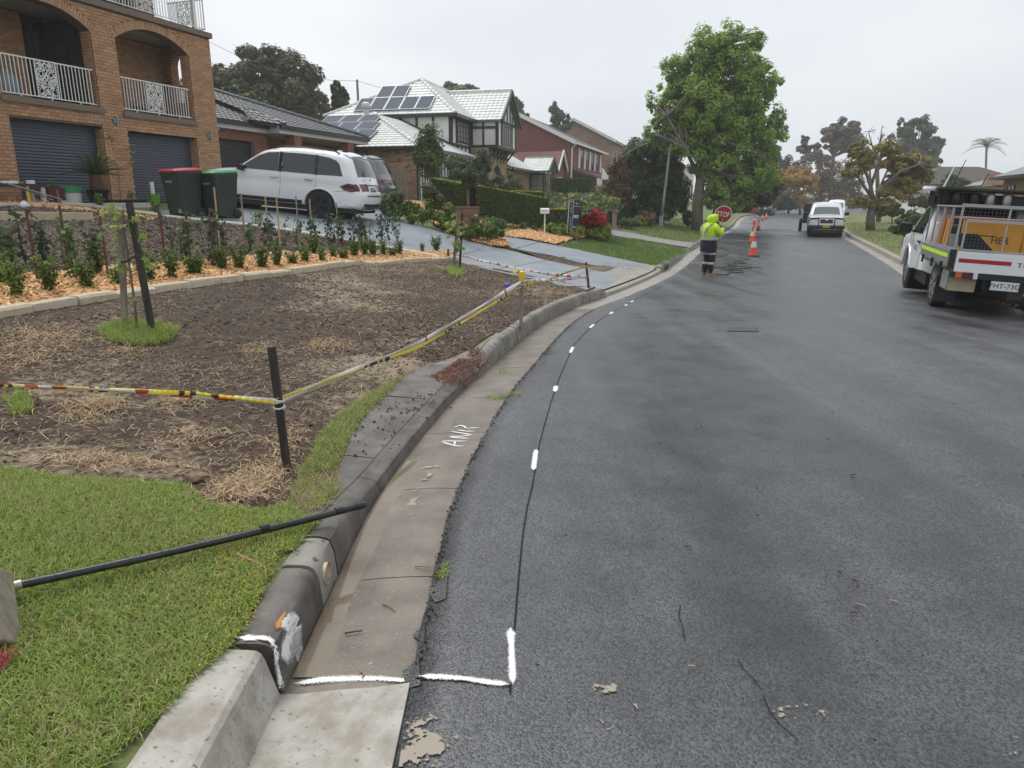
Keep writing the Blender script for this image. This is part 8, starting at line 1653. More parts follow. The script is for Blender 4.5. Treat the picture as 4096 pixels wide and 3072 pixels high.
cpq = empty('stake_cap', on_st(t2, b2_, .955),0, 'bright yellow cap pushed over the stake top where the tapes meet', 'cap'); mb = MB(); mb.lathe([(.04,-.06),(.044,.0),(.038,.05),(.016,.06)],10); mb.build('cap_shell', YT, cpq, smooth=50)
pb_ = gp(*Zk(730,452)); bl2 = empty('plastic_ball', pb_+Vector((0,0,.05)),0, 'small purple blue ball lying on the dug soil', 'ball'); mb = MB(); mb.lathe([(.065*math.sin(t),-.065*math.cos(t)) for t in np.linspace(0, math.pi, 10)],14); mb.build('ball_shell', mat('purple_plastic', (.12,.09,.5),.5), bl2, smooth=True)
# ---------------------------------------------------------------- close to the camera: bar, block, pipe, twigs
pa, pb2=gp(16,2352), gp(1460,2020); qa=at(20,2352, pa.y-.1); qb=at(1462,2018, pb2.y-.34)
br_ = empty('crowbar', qa, 0, 'long black steel bar with a bare metal end lying over grass and kerb', 'bar'); v = qb-qa; mb = MB(); fs_ = np.linspace(.035,1,14); mb.tube([v*t+Vector((0,0,-.012*math.sin(math.pi*t))) for t in fs_],[.0165]*14,12); mb.build('bar_shaft', mat('painted_black_steel', (.012,.013,.015),.35,(.03,.03,.032),20, bump=.2, bscale=60), br_, smooth=40)
mb=MB(); mb.tube([v*.0, v*.036],[.019,.019],12); mb.build('bar_tip', mat('scuffed_alloy', (.5,.48,.42),.45,(.3,.26,.2),20, metal=.6), br_, smooth=40, bevel=.002)
for f in (.66,.905,.975): mb=MB(); c_=v*f; d_=v.normalized(); mb.tube([c_-d_*.02, c_+d_*.02],[.0185,.0185],12); mb.build('bar_collar', M['black'], br_, smooth=40)
bk2 = gp(-70,2560); blk = empty('timber_block', bk2,.5, 'grey weathered timber block at the picture edge beside the bar', 'block'); mb = MB(); mb.beam(at(-60,2300, bk2.y+.12)-bk2, at(-28,2600, bk2.y-.05)-bk2,.13,.12,(1,0,0)); o = mb.build('block_body', M['timber'], blk, bevel=.008); blk.rotation_euler.z = 0
st2 = empty('twine', gp(-8,2690),0, 'tangle of pinkish red twine on the grass below the timber block', 'twine'); mb = MB()
for k in range(22): pts=[Vector((random.gauss(0,.022), random.gauss(0,.028), random.uniform(.005,.06))) for _ in range(4)]; mb.tube(pts, .0015,4)
mb.build('twine_strands', mat('red_twine', (.42,.05,.07),.7), st2, fix=False)
pc=tp(1303,2282); px_=lk(pc.y, .0); nrm=Vector((np.interp(pc.y, LK[:, 1], LN[:, 0]), np.interp(pc.y, LK[:, 1], LN[:, 1]),0))
pv2 = empty('drain_pipe', (px_[0], px_[1], float(road_z(pc.y))+.058),0, 'cream plastic pipe end set in mortar in the kerb face', 'pipe'); mb = MB(); mb.tube([nrm*.004, nrm*.06],[.052,.052],20, cap=False); mb.tube([nrm*.004, nrm*.06],[.047,.047],20, cap=False); n_ = 20
mb.build('pipe_wall', mat('cream_pvc', (.58,.5,.34),.55,(.48,.4,.26),14), pv2, smooth=True, fix=False); mb = MB(); mb.tube([nrm*.009, nrm*.03],[.048,.048],20); mb.build('silt', mat('pale_silt', (.42,.36,.24),.9,(.34,.27,.17),30, bump=.5), pv2)
def twig(label, pts, r, m, name='twig', cat='twig'):
 e=empty(name, pts[0],0, label, cat); mb=MB(); mb.tube([Vector(p)-Vector(pts[0]) for p in pts],[r, r*.95, r*.7][:len(pts)] if len(pts) == 3 else r, 6); mb.build('bark_shaft', m, e, smooth=True)
up=Vector((0,0,.02)); TB=mat('peeled_twig', (.5,.36,.24),.8,(.3,.15,.09),14)
twig('short peeled stick lying on the grass beside the kerb', [gp(948,2238)+up, gp(1010,2262)+up, gp(1055,2280)+up],.007, TB)
for i, (a, b) in enumerate((((3408,2322),(3432,2350)),((3425,2420),(3470,2445)),((3400,2455),(3428,2462)),((3560,2408),(3600,2424)),((2740,2190),(2765,2194)),((1530,2420),(1580,2450)),((1380,2540),(1450,2530)),((1660,2270),(1720,2275)),((3350,2290),(3362,2300)),((2750,2670),(2780,2680)),((3400,1905),(3425,1902)),((1440,2690),(1450,2720)))):
 p, q=tp(*a), tp(*b); z=Vector((0,0,.008)); twig('thin brown twig lying on the wet road and gutter', [p+z, (p+q)/2+z+Vector((.01,0,.004)), q+z],.0035, TB if i % 2 else M['stakered']);
for o in [o for o in bpy.data.objects if o.name.startswith('twig') and o.get('label', '').startswith('thin')]: o['group'] = 'twigs on the road'
# ---------------------------------------------------------------- manhole plate, puddle, paint, cuts
def flat(name, pts, m, dz, parent=None, label=None, cat=None, kind=None, step=.06):
 """thin layer on asphalt, gutter or kerb inside a plan outline"""
 A=[Vector((p.x, p.y)) for p in pts]; Q=[]
 for a, b in zip(A, A[1:]+A[:1]): n=max(1, int((b-a).length/step)); Q += [a.lerp(b, k/n) for k in range(n)]
 B_=np.array(Q); lo, hi=B_.min(0), B_.max(0); gx, gy=np.meshgrid(np.arange(lo[0], hi[0], step), np.arange(lo[1], hi[1], step)); q=np.stack([gx.ravel(), gy.ravel()],1); q=q[inside(B_, q)]
 if len(q): d=np.min(np.hypot(q[:, None, 0]-B_[None, :, 0], q[:, None, 1]-B_[None, :, 1]),1); q=q[d > step*.45]
 v, e_, f, *_=delaunay_2d_cdt([Vector(p) for p in B_]+[Vector(p) for p in q],[],[list(range(len(B_)))],1,1e-6); v=np.array([(p[0], p[1]) for p in v]); z=top_z(v[:, 0], v[:, 1])+dz
 me=bpy.data.meshes.new(name); me.from_pydata([(a, b, c) for (a, b), c in zip(v, z)],[],[tuple(t) for t in f]); bm=bmesh.new(); bm.from_mesh(me); bmesh.ops.recalc_face_normals(bm, faces=bm.faces[:])
 if sum(x.normal.z for x in bm.faces) < 0: bmesh.ops.reverse_faces(bm, faces=bm.faces[:])
 bm.to_mesh(me); bm.free(); me.polygons.foreach_set('use_smooth', [True]*len(me.polygons)); o = link(name, me, m, parent)
 return tag(o, label, cat, None, kind)
def spray(name, col, cover=.5, scale=160, rough=.6, big=None):
 """sprayed or splashed film: coverage thins to specks"""
 m = bpy.data.materials.new(name); m.use_nodes = True; n = m.node_tree.nodes; L = m.node_tree.links.new; p = n['Principled BSDF']; p.inputs['Base Color'].default_value = (*col, 1); p.inputs['Roughness'].default_value = rough
 co = n.new('ShaderNodeTexCoord'); a = n.new('ShaderNodeTexNoise'); a.inputs['Scale'].default_value = scale; a.inputs['Detail'].default_value = 4; L(co.outputs['Object'], a.inputs['Vector']); at_ = n.new('ShaderNodeAttribute'); at_.attribute_name = 'cover'
 ad = n.new('ShaderNodeMath'); ad.operation = 'ADD'; L(a.outputs['Fac'], ad.inputs[0]); L(at_.outputs['Fac'], ad.inputs[1]); s = ad.outputs[0]
 if big: b = n.new('ShaderNodeTexNoise'); b.inputs['Scale'].default_value = big; b.inputs['Detail'].default_value = 5; L(co.outputs['Object'], b.inputs['Vector']); a2 = n.new('ShaderNodeMath'); a2.operation = 'ADD'; mu = n.new('ShaderNodeMath'); mu.operation = 'MULTIPLY_ADD'; mu.inputs[1].default_value = 2.2; mu.inputs[2].default_value = -1.1; L(b.outputs['Fac'], mu.inputs[0]); L(s, a2.inputs[0]); L(mu.outputs[0], a2.inputs[1]); s = a2.outputs[0]
 r = n.new('ShaderNodeMapRange'); r.inputs['From Min'].default_value = 1-cover-.05; r.inputs['From Max'].default_value = 1-cover+.05; L(s, r.inputs['Value']); L(r.outputs[0], p.inputs['Alpha']); return m
PW = spray('sprayed_white_paint', (.8,.8,.78),.5,220); PO = spray('sprayed_orange_paint', (.6,.25,.03),.32); PWh = spray('brushed_white_paint', (.78,.78,.76),.6)
def stroke(name, pts, w, m, dz=.003, parent=None, onz_=top_z, fade=.47, n_=9):
 """a painted line following the surface; the film is dense in the middle, sparse at the edges"""
 P_=np.array([(p.x, p.y) for p in pts]); d=np.r_[0, np.cumsum(np.linalg.norm(np.diff(P_, axis=0), axis=1))]; n=max(4, int(d[-1]/.012)); s=np.linspace(0, d[-1], n); X, Y_=np.interp(s, d, P_[:, 0]), np.interp(s, d, P_[:, 1])
 tx, ty = np.gradient(X), np.gradient(Y_); k = max(1, int(.04/.012)); ker = np.ones(2*k+1)/(2*k+1); tx = np.convolve(np.pad(tx, k, 'edge'), ker, 'valid'); ty = np.convolve(np.pad(ty, k, 'edge'), ker, 'valid'); l = np.hypot(tx, ty)+1e-9; nx, ny = -ty/l, tx/l
 ww = np.interp(np.linspace(0,1, n), np.linspace(0,1, len(w)), w) if hasattr(w, '__len__') else np.full(n, w); o = np.linspace(-1,1, n_); VX = X[:, None]+nx[:, None]*o[None]*ww[:, None]/2; VY = Y_[:, None]+ny[:, None]*o[None]*ww[:, None]/2; VZ = onz_(VX, VY)+dz
 V = np.stack([VX, VY, VZ],-1).reshape(-1,3); F = [(i*n_+j, i*n_+j+1,(i+1)*n_+j+1,(i+1)*n_+j) for i in range(n-1) for j in range(n_-1)]; me = fast_mesh(name, V, F, True); c = me.attributes.new('cover', 'FLOAT', 'POINT'); endf = np.minimum(1, np.minimum(np.arange(n), np.arange(n)[::-1])/3)
 c.data.foreach_set('value', ((1-np.abs(o)[None]**.9*1.35)*fade-.12+np.minimum(0, endf[:, None]-1)*.4).astype(np.float32).ravel()); return link(name, me, m, parent)
Zp=lambda *p: [tp(700+x/1.4747,2250+y/1.4747) for x, y in p]
mk=empty('paint_mark', (0,0,0),0, 'white sprayed bracket across kerb, gutter and asphalt at the saw cut', 'paint mark')
stroke('paint_stroke', Zp((355,455),(470,455),(565,462),(598,520),(602,580),(606,640),(625,700),(650,745)),[.045,.06,.05,.045,.045,.05,.045], PW, .005, mk)
stroke('paint_stroke', Zp((700,722),(860,695),(1050,690),(1200,690),(1395,702)),[.045,.06,.055,.045,.035], PW, .003, mk)
stroke('paint_stroke', Zp((1432,678),(1560,680),(1700,690),(1850,712),(1985,728)),[.045,.05,.04,.05,.05], PW, .005, mk); stroke('paint_stroke', Zp((1994,735),(1988,620),(1985,500),(1978,390)),[.05,.045,.04,.075], PW, .005, mk)
ak=empty('paint_mark', (0,0,0),0, 'white sprayed arrowhead on the stained kerb face', 'paint mark'); stroke('paint_stroke', Zp((612,395),(660,378),(750,362)),[.06,.045,.035], PW, .005, ak); stroke('paint_stroke', Zp((745,375),(725,440),(700,520),(690,560)),[.035,.03,.03,.02], PW, .005, ak); stroke('paint_stroke', Zp((735,390),(690,460),(650,530),(625,570)),[.03,.028,.025,.02], PW, .005, ak)
ok_=empty('paint_mark', (0,0,0),0, 'faded orange paint dashes on the stained kerb top', 'paint mark'); stroke('paint_stroke', Zp((560,405),(600,398),(625,345),(665,280)),[.05,.06,.03,.02], PO, .006, ok_, fade=.5); stroke('paint_stroke', Zp((400,320),(470,330),(560,310),(620,300)),[.08,.1,.1,.05], PO, .006, ok_, fade=.22)
lt = empty('paint_mark', (0,0,0),0, 'hand painted white letters in the gutter', 'paint mark'); Zl = lambda *p: [tp(1700+x/4.2333,1650+y/4.2333) for x, y in p]
for pts in (((280,492),(420,490),(560,492),(705,490)),((285,500),(380,535),(520,570),(655,578)),((555,480),(500,505),(510,550)),((400,412),(500,432),(740,447)),((400,412),(600,410),(805,388)),((440,328),(600,350),(805,388)),((540,300),(680,320),(840,327)),((480,262),(600,222),(670,245),(700,275)),((700,275),(800,270),(925,258))): stroke('paint_stroke', Zl(*pts),.024, PWh, .003, lt, fade=.6)
for i, (a, b, w) in enumerate((((1152,1017),(1158,972),.055),((1199,847),(1201,834),.07),((1232,763),(1238,750),.06),((1274,709),(1283,701),.06),((1317,679),(1324,674),.07),((1350,661),(1355,658),.07),((1363,653),(1368,650),.07))):
 q=empty('paint_mark', (0,0,0),0,('longest white dash beside the saw cut', 'white dash level with the old crossing slab', 'third white dash along the saw cut', 'white dash beside the kerb repair', 'white dash before the driveway', 'white dash near the driveway crossing', 'farthest white dash on the saw cut')[i], 'paint mark', 'white dashes along the saw cut'); stroke('paint_stroke', [tp(a[0]*DP, a[1]*DP), tp(b[0]*DP, b[1]*DP)], w*.85, PWh, .004, q, fade=.55)
sc_ = empty('saw_cut', (0,0,0),0); tag(sc_, kind='structure'); CUT = mat('saw_cut_shadow', (.006,.006,.006),.9)
stroke('cut_line', [tp(x*DP, y*DP) for x, y in ((1102,1497),(1104,1470),(1112,1350),(1121,1240),(1130,1150),(1140,1090),(1150,1050),(1165,960),(1177,915),(1190,870),(1203,830),(1215,800),(1240,745),(1265,718),(1290,695),(1320,675),(1345,664),(1368,650),(1395,636),(1430,618))],.008, CUT, .0035, sc_, n_=3)
stroke('cut_line', [tp(x*DP, y*DP) for x, y in ((897,1468),(960,1468),(1040,1474),(1102,1483))],.009, CUT, .0035, sc_, n_=3)
for i, pts in enumerate((((3050,2780),(3080,2850),(3125,2905),(3190,2960)),((2950,2640),(2975,2680),(3020,2725),(3045,2760)),((2722,2420),(2715,2470),(2732,2510),(2738,2560)))): stroke('crack', [tp(*p) for p in pts],.004, CUT, .003, sc_, n_=3)
PC = spray('cement_splash', (.34,.3,.24),.36,60,.9,9); cs_ = empty('cement_splash', (0,0,0),0, 'pale dried cement splashes on the dark asphalt at the picture bottom', 'splash')
def film(name, pts, m, dz, parent, c0=.0):
 o = flat(name, pts, m, dz, parent, step=.03); me = o.data; a = me.attributes.new('cover', 'FLOAT', 'POINT'); P_ = np.array([(p.x, p.y) for p in pts]); co = np.array([v.co[:2] for v in me.vertices]); d = np.full(len(co),9.)
 for p, q in zip(P_, np.roll(P_, -1,0)): ab=q-p; t=np.clip(((co-p)@ab)/(ab@ab+1e-9),0,1); d=np.minimum(d, np.linalg.norm(co-p-ab*t[:, None], axis=1))
 a.data.foreach_set('value', (c0-.35+np.clip(d/.12,0,1)*.35).astype(np.float32)); return o
film('splash_film', Zp((1380,830),(1560,930),(1720,1060),(1760,1212),(1320,1212),(1350,1000)), PC, .0035, cs_, .36); film('splash_film', Zp((1770,900),(1850,890),(1850,1010),(1790,1010)), PC, .0035, cs_, .2); film('splash_film', Zp((1640,1010),(1760,1040),(1740,1110),(1660,1090)), PC, .0035, cs_, .18)
for pts in (((2380,2690),(2520,2640),(2560,2900),(2340,2950)),((3080,2840),(3290,2800),(3330,2900),(3120,2960)),((3960,2960),(4090,2900),(4090,3030),(3960,3020))): film('splash_film', [tp(*p) for p in pts], PC, .0035, cs_, .12)
for i, q in enumerate((((930,395),(960,372),(955,440),(925,452),(905,430)),((835,640),(880,600),(885,680),(845,690)),((862,540),(900,500),(895,560)))): flat('asphalt_dab', Zp(*[((x/1270*1840+400-700)*1.4747,(y/906*1312+1760-2250)*1.4747) for x, y in q]), M['asphalt_edge'],.0035, kind='stuff', step=.03)
PD = spray('pale_dust', (.3,.31,.33),.3,50,.7); o = film('dust_film', [tp(*p) for p in ((3740,1815),(3840,1850),(3980,1960),(4110,2060),(4110,2130),(3960,2010),(3800,1900))], PD, .004, None, .22); tag(o, kind='stuff')
mh = empty('manhole_cover', tp(1605*DP, 712*DP),0, 'dull rectangular cover plate sunk in the asphalt', 'cover'); o = flat('cover_plate', [tp(x*DP, y*DP) for x, y in ((1574,708),(1636,708),(1640,717),(1571,716))], mat('worn_iron', (.035,.034,.032),.55,(.055,.05,.045),12, bump=.4, bscale=40),.006, None, step=.1); o.parent = mh; o.matrix_parent_inverse = Matrix.Translation(-mh.location)
# muddy water standing along the kerb
wt = mat('muddy_water', (.16,.12,.075),.04,(.24,.2,.15),2.5, spec=.7); pl = []
ya, yb=2.28,4.55
L_=[lk(y, -.004) for y in np.linspace(ya, yb, 40)]; Rr=[lk(y, -.16) for y in np.linspace(ya, yb, 40)]
V=[];
for a, b in zip(L_, Rr):
 for t in (0,.5,1): q=a+(b-a)*t; V.append((q[0], q[1], gut_z(-.0, q[1])+.0075))
o=link('puddle', fast_mesh('puddle', V, [(i*3+j, i*3+j+1,(i+1)*3+j+1,(i+1)*3+j) for i in range(39) for j in range(2)], True), wt); tag(o, kind='stuff')
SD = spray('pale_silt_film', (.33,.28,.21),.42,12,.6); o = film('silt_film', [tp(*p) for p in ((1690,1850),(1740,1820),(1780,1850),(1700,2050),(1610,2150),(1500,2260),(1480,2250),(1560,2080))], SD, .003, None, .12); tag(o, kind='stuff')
# ---------------------------------------------------------------- loose stuff on the ground
def scatter(poly, n, fn=None, zf=ground_z):
 A=np.array([(p[0], p[1]) for p in poly]); lo, hi=A.min(0), A.max(0); q=RNG.uniform(lo, hi, (n*3,2)); q=q[inside(A, q)]
 if fn is not None: q=q[RNG.uniform(0,1, len(q)) < fn(q[:, 0], q[:, 1])]
 q=q[:n]; return np.column_stack([q, zf(q[:, 0], q[:, 1])])
def blades(P, L_, w, lean=.8, curl=.5, zoff=0):
 """bent blades of grass: three segments tapering to a tip"""
 n=len(P); a=RNG.uniform(0,2*np.pi, n); l=L_*RNG.uniform(.5,1.35, n); le=RNG.uniform(.25,1, n)*lean; d=np.stack([np.cos(a), np.sin(a), np.zeros(n)],1); s=np.stack([-np.sin(a), np.cos(a), np.zeros(n)],1)
 tw=RNG.normal(0,.35, n); s=s*np.cos(tw)[:, None]+np.array([0,0,1])*np.sin(tw)[:, None]; rows=[]
 for k, t in enumerate((0,.4,.75,1.0)):
  ang=le*(.55+curl*t); c=P+d*(l*t*np.sin(ang))[:, None]+np.array([0,0,1])*(l*t*np.cos(np.minimum(ang, 1.5)))[:, None]; c[:, 2] += zoff
  ww=w*(1,.95,.65,.08)[k]*RNG.uniform(.7,1.2, n); rows += [c-s*ww[:, None]/2, c+s*ww[:, None]/2]
 V=np.stack(rows, 1).reshape(-1,3); b=np.arange(n)[:, None, None]*8; F=(b+np.array([[0,1,3,2],[2,3,5,4],[4,5,7,6]])[None]).reshape(-1,4); return V, F
GRM = leafmat('grass_blade', [(.26,.38,.07),(.35,.46,.1),(.2,.3,.05),(.42,.48,.15),(.5,.47,.22)], trans=.35); DRY = leafmat('dry_grass', [(.36,.27,.15),(.46,.36,.22),(.28,.2,.11),(.2,.13,.07)], trans=.15)
def stuff(name, V, F, m): return tag(link(name, fast_mesh(name, V, F), m), kind='stuff')
lawn1=G((-150,1010),(0,1012),(150,1036),(290,1042),(400,1052),(450,1090),(560,1108),(620,1092),(660,1120),(700,1120),(640,1190),(600,1195),(560,1290),(520,1370),(490,1410),(430,1460),(360,1540),(285,1600),(215,1659),(170,1760),(-250,1760))
P=scatter(lawn1,76000); dn=fbm(P[:, 0], P[:, 1],3.2,3,4); V, F=blades(P, .04,.0046,1.2,.7); stuff('grass', V, F, GRM)
P=scatter(lawn1,9000, lambda x, y: np.clip(.4+fbm(x, y, 4,3,9),0,1)); V, F=blades(P, .05,.004,1.5,.9,.002); stuff('dry_grass', V, F, DRY)
lip_=G((620,1088),(655,1010),(705,930),(760,880),(810,850),(870,812),(905,800),(880,812),(835,856),(800,885),(768,925),(750,960),(735,1000),(728,1030),(735,1060),(700,1100),(650,1120))
P=scatter(lip_, 9000, lambda x, y: np.clip(.55+1.1*fbm(x, y, 2.6,3,2),.05,1)); V, F=blades(P, .055,.0042,1.1,.8); stuff('grass', V, F, GRM)
P=scatter(lip_, 3000); V, F=blades(P, .07,.0035,1.4,.9); stuff('dry_grass', V, F, DRY)
tuft=G((208,722),(250,706),(330,705),(388,720),(370,745),(310,757),(240,748)); P=scatter(tuft, 3600); V, F=blades(P+np.array([0,0,.03]),.085,.006,1.0,.7); stuff('grass', V, F, GRM)
tf2=S_(Z6(800,1230), Z6(880,1200), Z6(960,1225), Z6(965,1290), Z6(900,1300), Z6(830,1270)); P=scatter(tf2,1400); V, F=blades(P+np.array([0,0,.02]),.16,.012,.9,.6); stuff('grass', V, F, GRM)
tf3=G((15,870),(60,860),(75,900),(30,912)); P=scatter(tf3,500); V, F=blades(P+np.array([0,0,.03]),.08,.005,1.0,.7); stuff('grass', V, F, GRM)
# joint weeds
P=np.concatenate([scatter(G(*q), n) for q, n in (((( 1045,852),(1118,850),(1128,858),(1060,860)),500),(((1080,790),(1098,785),(1092,805),(1075,806)),160),(((955,1225),(970,1225),(965,1250),(945,1260)),160),(((985,900),(1005,880),(990,895),(968,930)),120))]); P[:, 2]=top_z(P[:, 0], P[:, 1]); V, F=blades(P[::2],.03,.004,1.2,.8); stuff('weeds', V, F, GRM)
# neighbour's mown verge and the far lawn: larger, sparser blades
vg=S_((2240,985),(2330,962),(2400,945),(2540,955),(2680,980),(2760,1000),(2740,1020),(2660,1060),(2596,1060),(2400,1020)); P=scatter(vg, 22000); V, F=blades(P, .06,.014,1.1,.6); stuff('grass', V, F, leafmat('verge_blade', [(.1,.2,.03),(.15,.26,.045),(.08,.15,.025),(.22,.28,.08)], trans=.3))
vf=S_((2480,905),(2640,870),(2860,880),(2790,975),(2680,960),(2560,938)); P=scatter(vf, 14000); V, F=blades(P, .09,.02,1.1,.6); FARB=leafmat('far_blade', [(.14,.2,.04),(.2,.25,.06),(.11,.15,.03),(.28,.26,.1)], trans=.3); stuff('grass', V, F, FARB)
rl=[Vector((*(RK[i]-RN[i]*o),0)) for i, o in ((40,.3),(60,.3),(90,.3),(120,.3),(150,.3),(150,14),(120,16),(90,14),(60,12),(40,10))]; P=scatter(rl, 26000); V, F=blades(P, .09,.022,1.15,.6); stuff('grass', V, F, FARB)
il=S_((1500,870),(1700,895),(1800,880),(1950,900),(2180,930),(2150,910),(1900,870),(1700,838),(1600,838)); P=scatter(il, 9000); V, F=blades(P, .06,.016,1.1,.6); stuff('grass', V, F, GRM)
# straw and clods on the dug soil
soilz=lambda x, y: ground_z(x, y)+.03+soil_relief(x, y)
def straw(P, L_, w):
 n=len(P); a=RNG.uniform(0,2*np.pi, n); l=L_*RNG.uniform(.35,1.5, n); d=np.stack([np.cos(a), np.sin(a), RNG.normal(0,.22, n)],1); b=np.stack([-np.sin(a), np.cos(a), RNG.normal(0,.5, n)],1); bend=RNG.normal(0,.22, n)[:, None]*l[:, None]; lift=np.abs(RNG.normal(0,.14, n))*l; rows=[]
 for k, t in enumerate((0,.33,.66,1)): c=P+d*((t-.5)*l)[:, None]+b*(bend*math.sin(math.pi*t))+np.array([0,0,1])*(lift*math.sin(math.pi*t*.9))[:, None]; ww=w*(.6,1,.9,.3)[k]; s=np.cross(d, RNG.normal(0,1,(n, 3))*.3+np.array([0,0,1])); s /= np.linalg.norm(s, axis=1)[:, None]+1e-9; rows += [c-s*ww/2, c+s*ww/2]
 V=np.stack(rows, 1).reshape(-1,3); F=(np.arange(n)[:, None, None]*8+np.array([[0,1,3,2],[2,3,5,4],[4,5,7,6]])[None]).reshape(-1,4); return V, F
STR=leafmat('straw', [(.5,.36,.19),(.6,.46,.28),(.36,.23,.11),(.22,.12,.06),(.68,.55,.36)], trans=.1)
P=scatter(SPOLY, 12500, lambda x, y: np.clip(.25+.9*fbm(x, y, .9,3,3)+.35*(y < 6),.03,1), soilz); V, F=straw(P+np.array([0,0,.008]),.085,.0042); stuff('straw', V, F, STR)
tuf=[]
for x, y, rx, ry, n in ((110,745,110,35,1500),(60,790,80,30,500),(200,895,75,25,1100),(390,880,60,18,500),(560,1045,70,40,1500),(500,1075,70,25,800),(710,755,55,18,900),(560,765,40,18,450),(280,770,50,16,400),(60,730,70,20,600),(430,960,120,30,500),(250,1010,160,20,700),(620,960,50,40,400)):
 n=int(n*.62); c=g(x, y); ex=(g(x+rx, y)-c).length; ey=(g(x, y-ry)-g(x, y+ry)).length/2; p=np.column_stack([c.x+RNG.normal(0, ex*.5, n), c.y+RNG.normal(0, ey*.5, n)]); p=p[inside(SPOLY, p)]; r=np.hypot((p[:, 0]-c.x)/ex, (p[:, 1]-c.y)/ey); z=soilz(p[:, 0], p[:, 1])+RNG.uniform(0,1, len(p))*.032*np.clip(1.1-r, 0.1,1); tuf.append(np.column_stack([p, z]))
P=np.concatenate(tuf); V, F=straw(P, .095,.0042); stuff('straw', V, F, STR)
def lumps(P, size, flat=.7):
 """irregular little eight-sided lumps"""
 n=len(P); B=np.array([(1,0,0),(0,1,0),(-1,0,0),(0,-1,0),(0,0,1),(0,0,-1)], float); Fb=np.array([(0,1,4),(1,2,4),(2,3,4),(3,0,4),(1,0,5),(2,1,5),(3,2,5),(0,3,5)]); s=size*RNG.uniform(.4,1.5,(n, 1,1))*RNG.uniform(.6,1.3,(n, 6,1)); a=RNG.uniform(0,6.28, n); c, si=np.cos(a), np.sin(a)
 Q=B[None]*s; X=Q[...,0]*c[:, None]-Q[...,1]*si[:, None]; Y_=Q[...,0]*si[:, None]+Q[...,1]*c[:, None]; V=np.stack([X+P[:, None, 0], Y_+P[:, None, 1], Q[...,2]*flat+P[:, None, 2]],-1).reshape(-1,3); return V, (np.arange(n)[:, None, None]*6+Fb[None]).reshape(-1,3)
CLOD=mat('soil_clod', (.06,.042,.03),.95, island=[(.05,.035,.025),(.09,.066,.047),(.035,.024,.017),(.14,.105,.075)])
P=scatter(SPOLY, 15000, lambda x, y: np.clip(.5+.8*fbm(x, y, 1.3,3,11),.1,1), soilz); V, F=lumps(P, .011); stuff('soil_clods', V, F, CLOD)
P=scatter(SPOLY, 9000, lambda x, y: (y > 7)*np.clip(.5+.8*fbm(x, y, .8,3,12),.05,1), soilz); V, F=lumps(P, .017); stuff('soil_clods', V, F, CLOD)
SAND=mat('sandy_clod', (.3,.24,.17),.95, island=[(.3,.24,.16),(.38,.31,.22),(.22,.17,.12),(.14,.1,.07)])
P=scatter(SPOLY, 30000, lambda x, y: np.clip((fbm(x*.55, y, 1.0,4,21)+.14*sstep(5.5,9, y)-.06)*3.4,0,1)*(y > 5.2), soilz); V, F=lumps(P+np.array([0,0,.002]),.011,.5); stuff('sandy_crumbs', V, F, SAND)
# bark and mulch chips
def chips(P, L_, w, t):
 n=len(P); B=np.array([(-1,-1,-1),(1,-.8,-1),(1,.8,-1),(-1,1,-1),(-.9,-.9,1),(.9,-.7,1),(.9,.7,1),(-.9,.9,1)], float)*.5; Fb=np.array([(4,5,6,7),(0,1,5,4),(1,2,6,5),(2,3,7,6),(3,0,4,7)]); sc=np.stack([L_*RNG.uniform(.5,1.5, n), w*RNG.uniform(.5,1.4, n), np.full(n, t)],1)[:, None]; Q=B[None]*sc*RNG.uniform(.8,1.2,(n, 8,1)); a=RNG.uniform(0,6.28, n); tx, ty=RNG.normal(0,.4, n), RNG.normal(0,.4, n)
 Q[...,2] += Q[...,0]*tx[:, None]+Q[...,1]*ty[:, None]; c, s=np.cos(a)[:, None], np.sin(a)[:, None]; X=Q[...,0]*c-Q[...,1]*s; Y_=Q[...,0]*s+Q[...,1]*c; V=np.stack([X+P[:, None, 0], Y_+P[:, None, 1], Q[...,2]+P[:, None, 2]],-1).reshape(-1,3); return V, (np.arange(n)[:, None, None]*8+Fb[None]).reshape(-1,4)
CHIP=mat('mulch_chip', (.48,.24,.1),.8, island=[(.66,.34,.13),(.76,.46,.2),(.5,.24,.085),(.82,.56,.3),(.62,.33,.13)])
up5=np.array([0,0,.05])
P=scatter(bed1,24000); V, F=chips(P+up5+RNG.uniform(-.01,.018,(len(P),1))*np.array([0,0,1]),.055,.03,.012); stuff('mulch_chips', V, F, CHIP)
for pl_, n, sz in ((isl, 5200,.08),(isl2,5200,.085),(isl3,3600,.1)): P=scatter(pl_, n); V, F=chips(P+np.array([0,0,.075]), sz, sz*.55,.02); stuff('mulch_chips', V, F, CHIP)
tp_poly=S_((-60,812),(68,808),(271,838),(443,858),(640,884),(600,892),(300,850),(0,828)); P=scatter(tp_poly, 1500); V, F=chips(P+np.array([0,0,.07]),.08,.05,.02); stuff('mulch_chips', V, F, CHIP)
BK=mat('bark_chip', (.1,.07,.05),.9, island=[(.1,.072,.05),(.16,.12,.088),(.065,.045,.032),(.24,.18,.13)])
P=scatter(bed2,17000); V, F=chips(P+up5+np.array([0,0,.0]),.06,.022,.012); stuff('bark_chips', V, F, BK)
P=scatter(bed2,5000, lambda x, y: np.clip((fbm(x, y, .7,3,31)-.05)*3,0,1)); V, F=lumps(P+up5,.03,.5); stuff('sandy_crumbs', V, F, SAND)
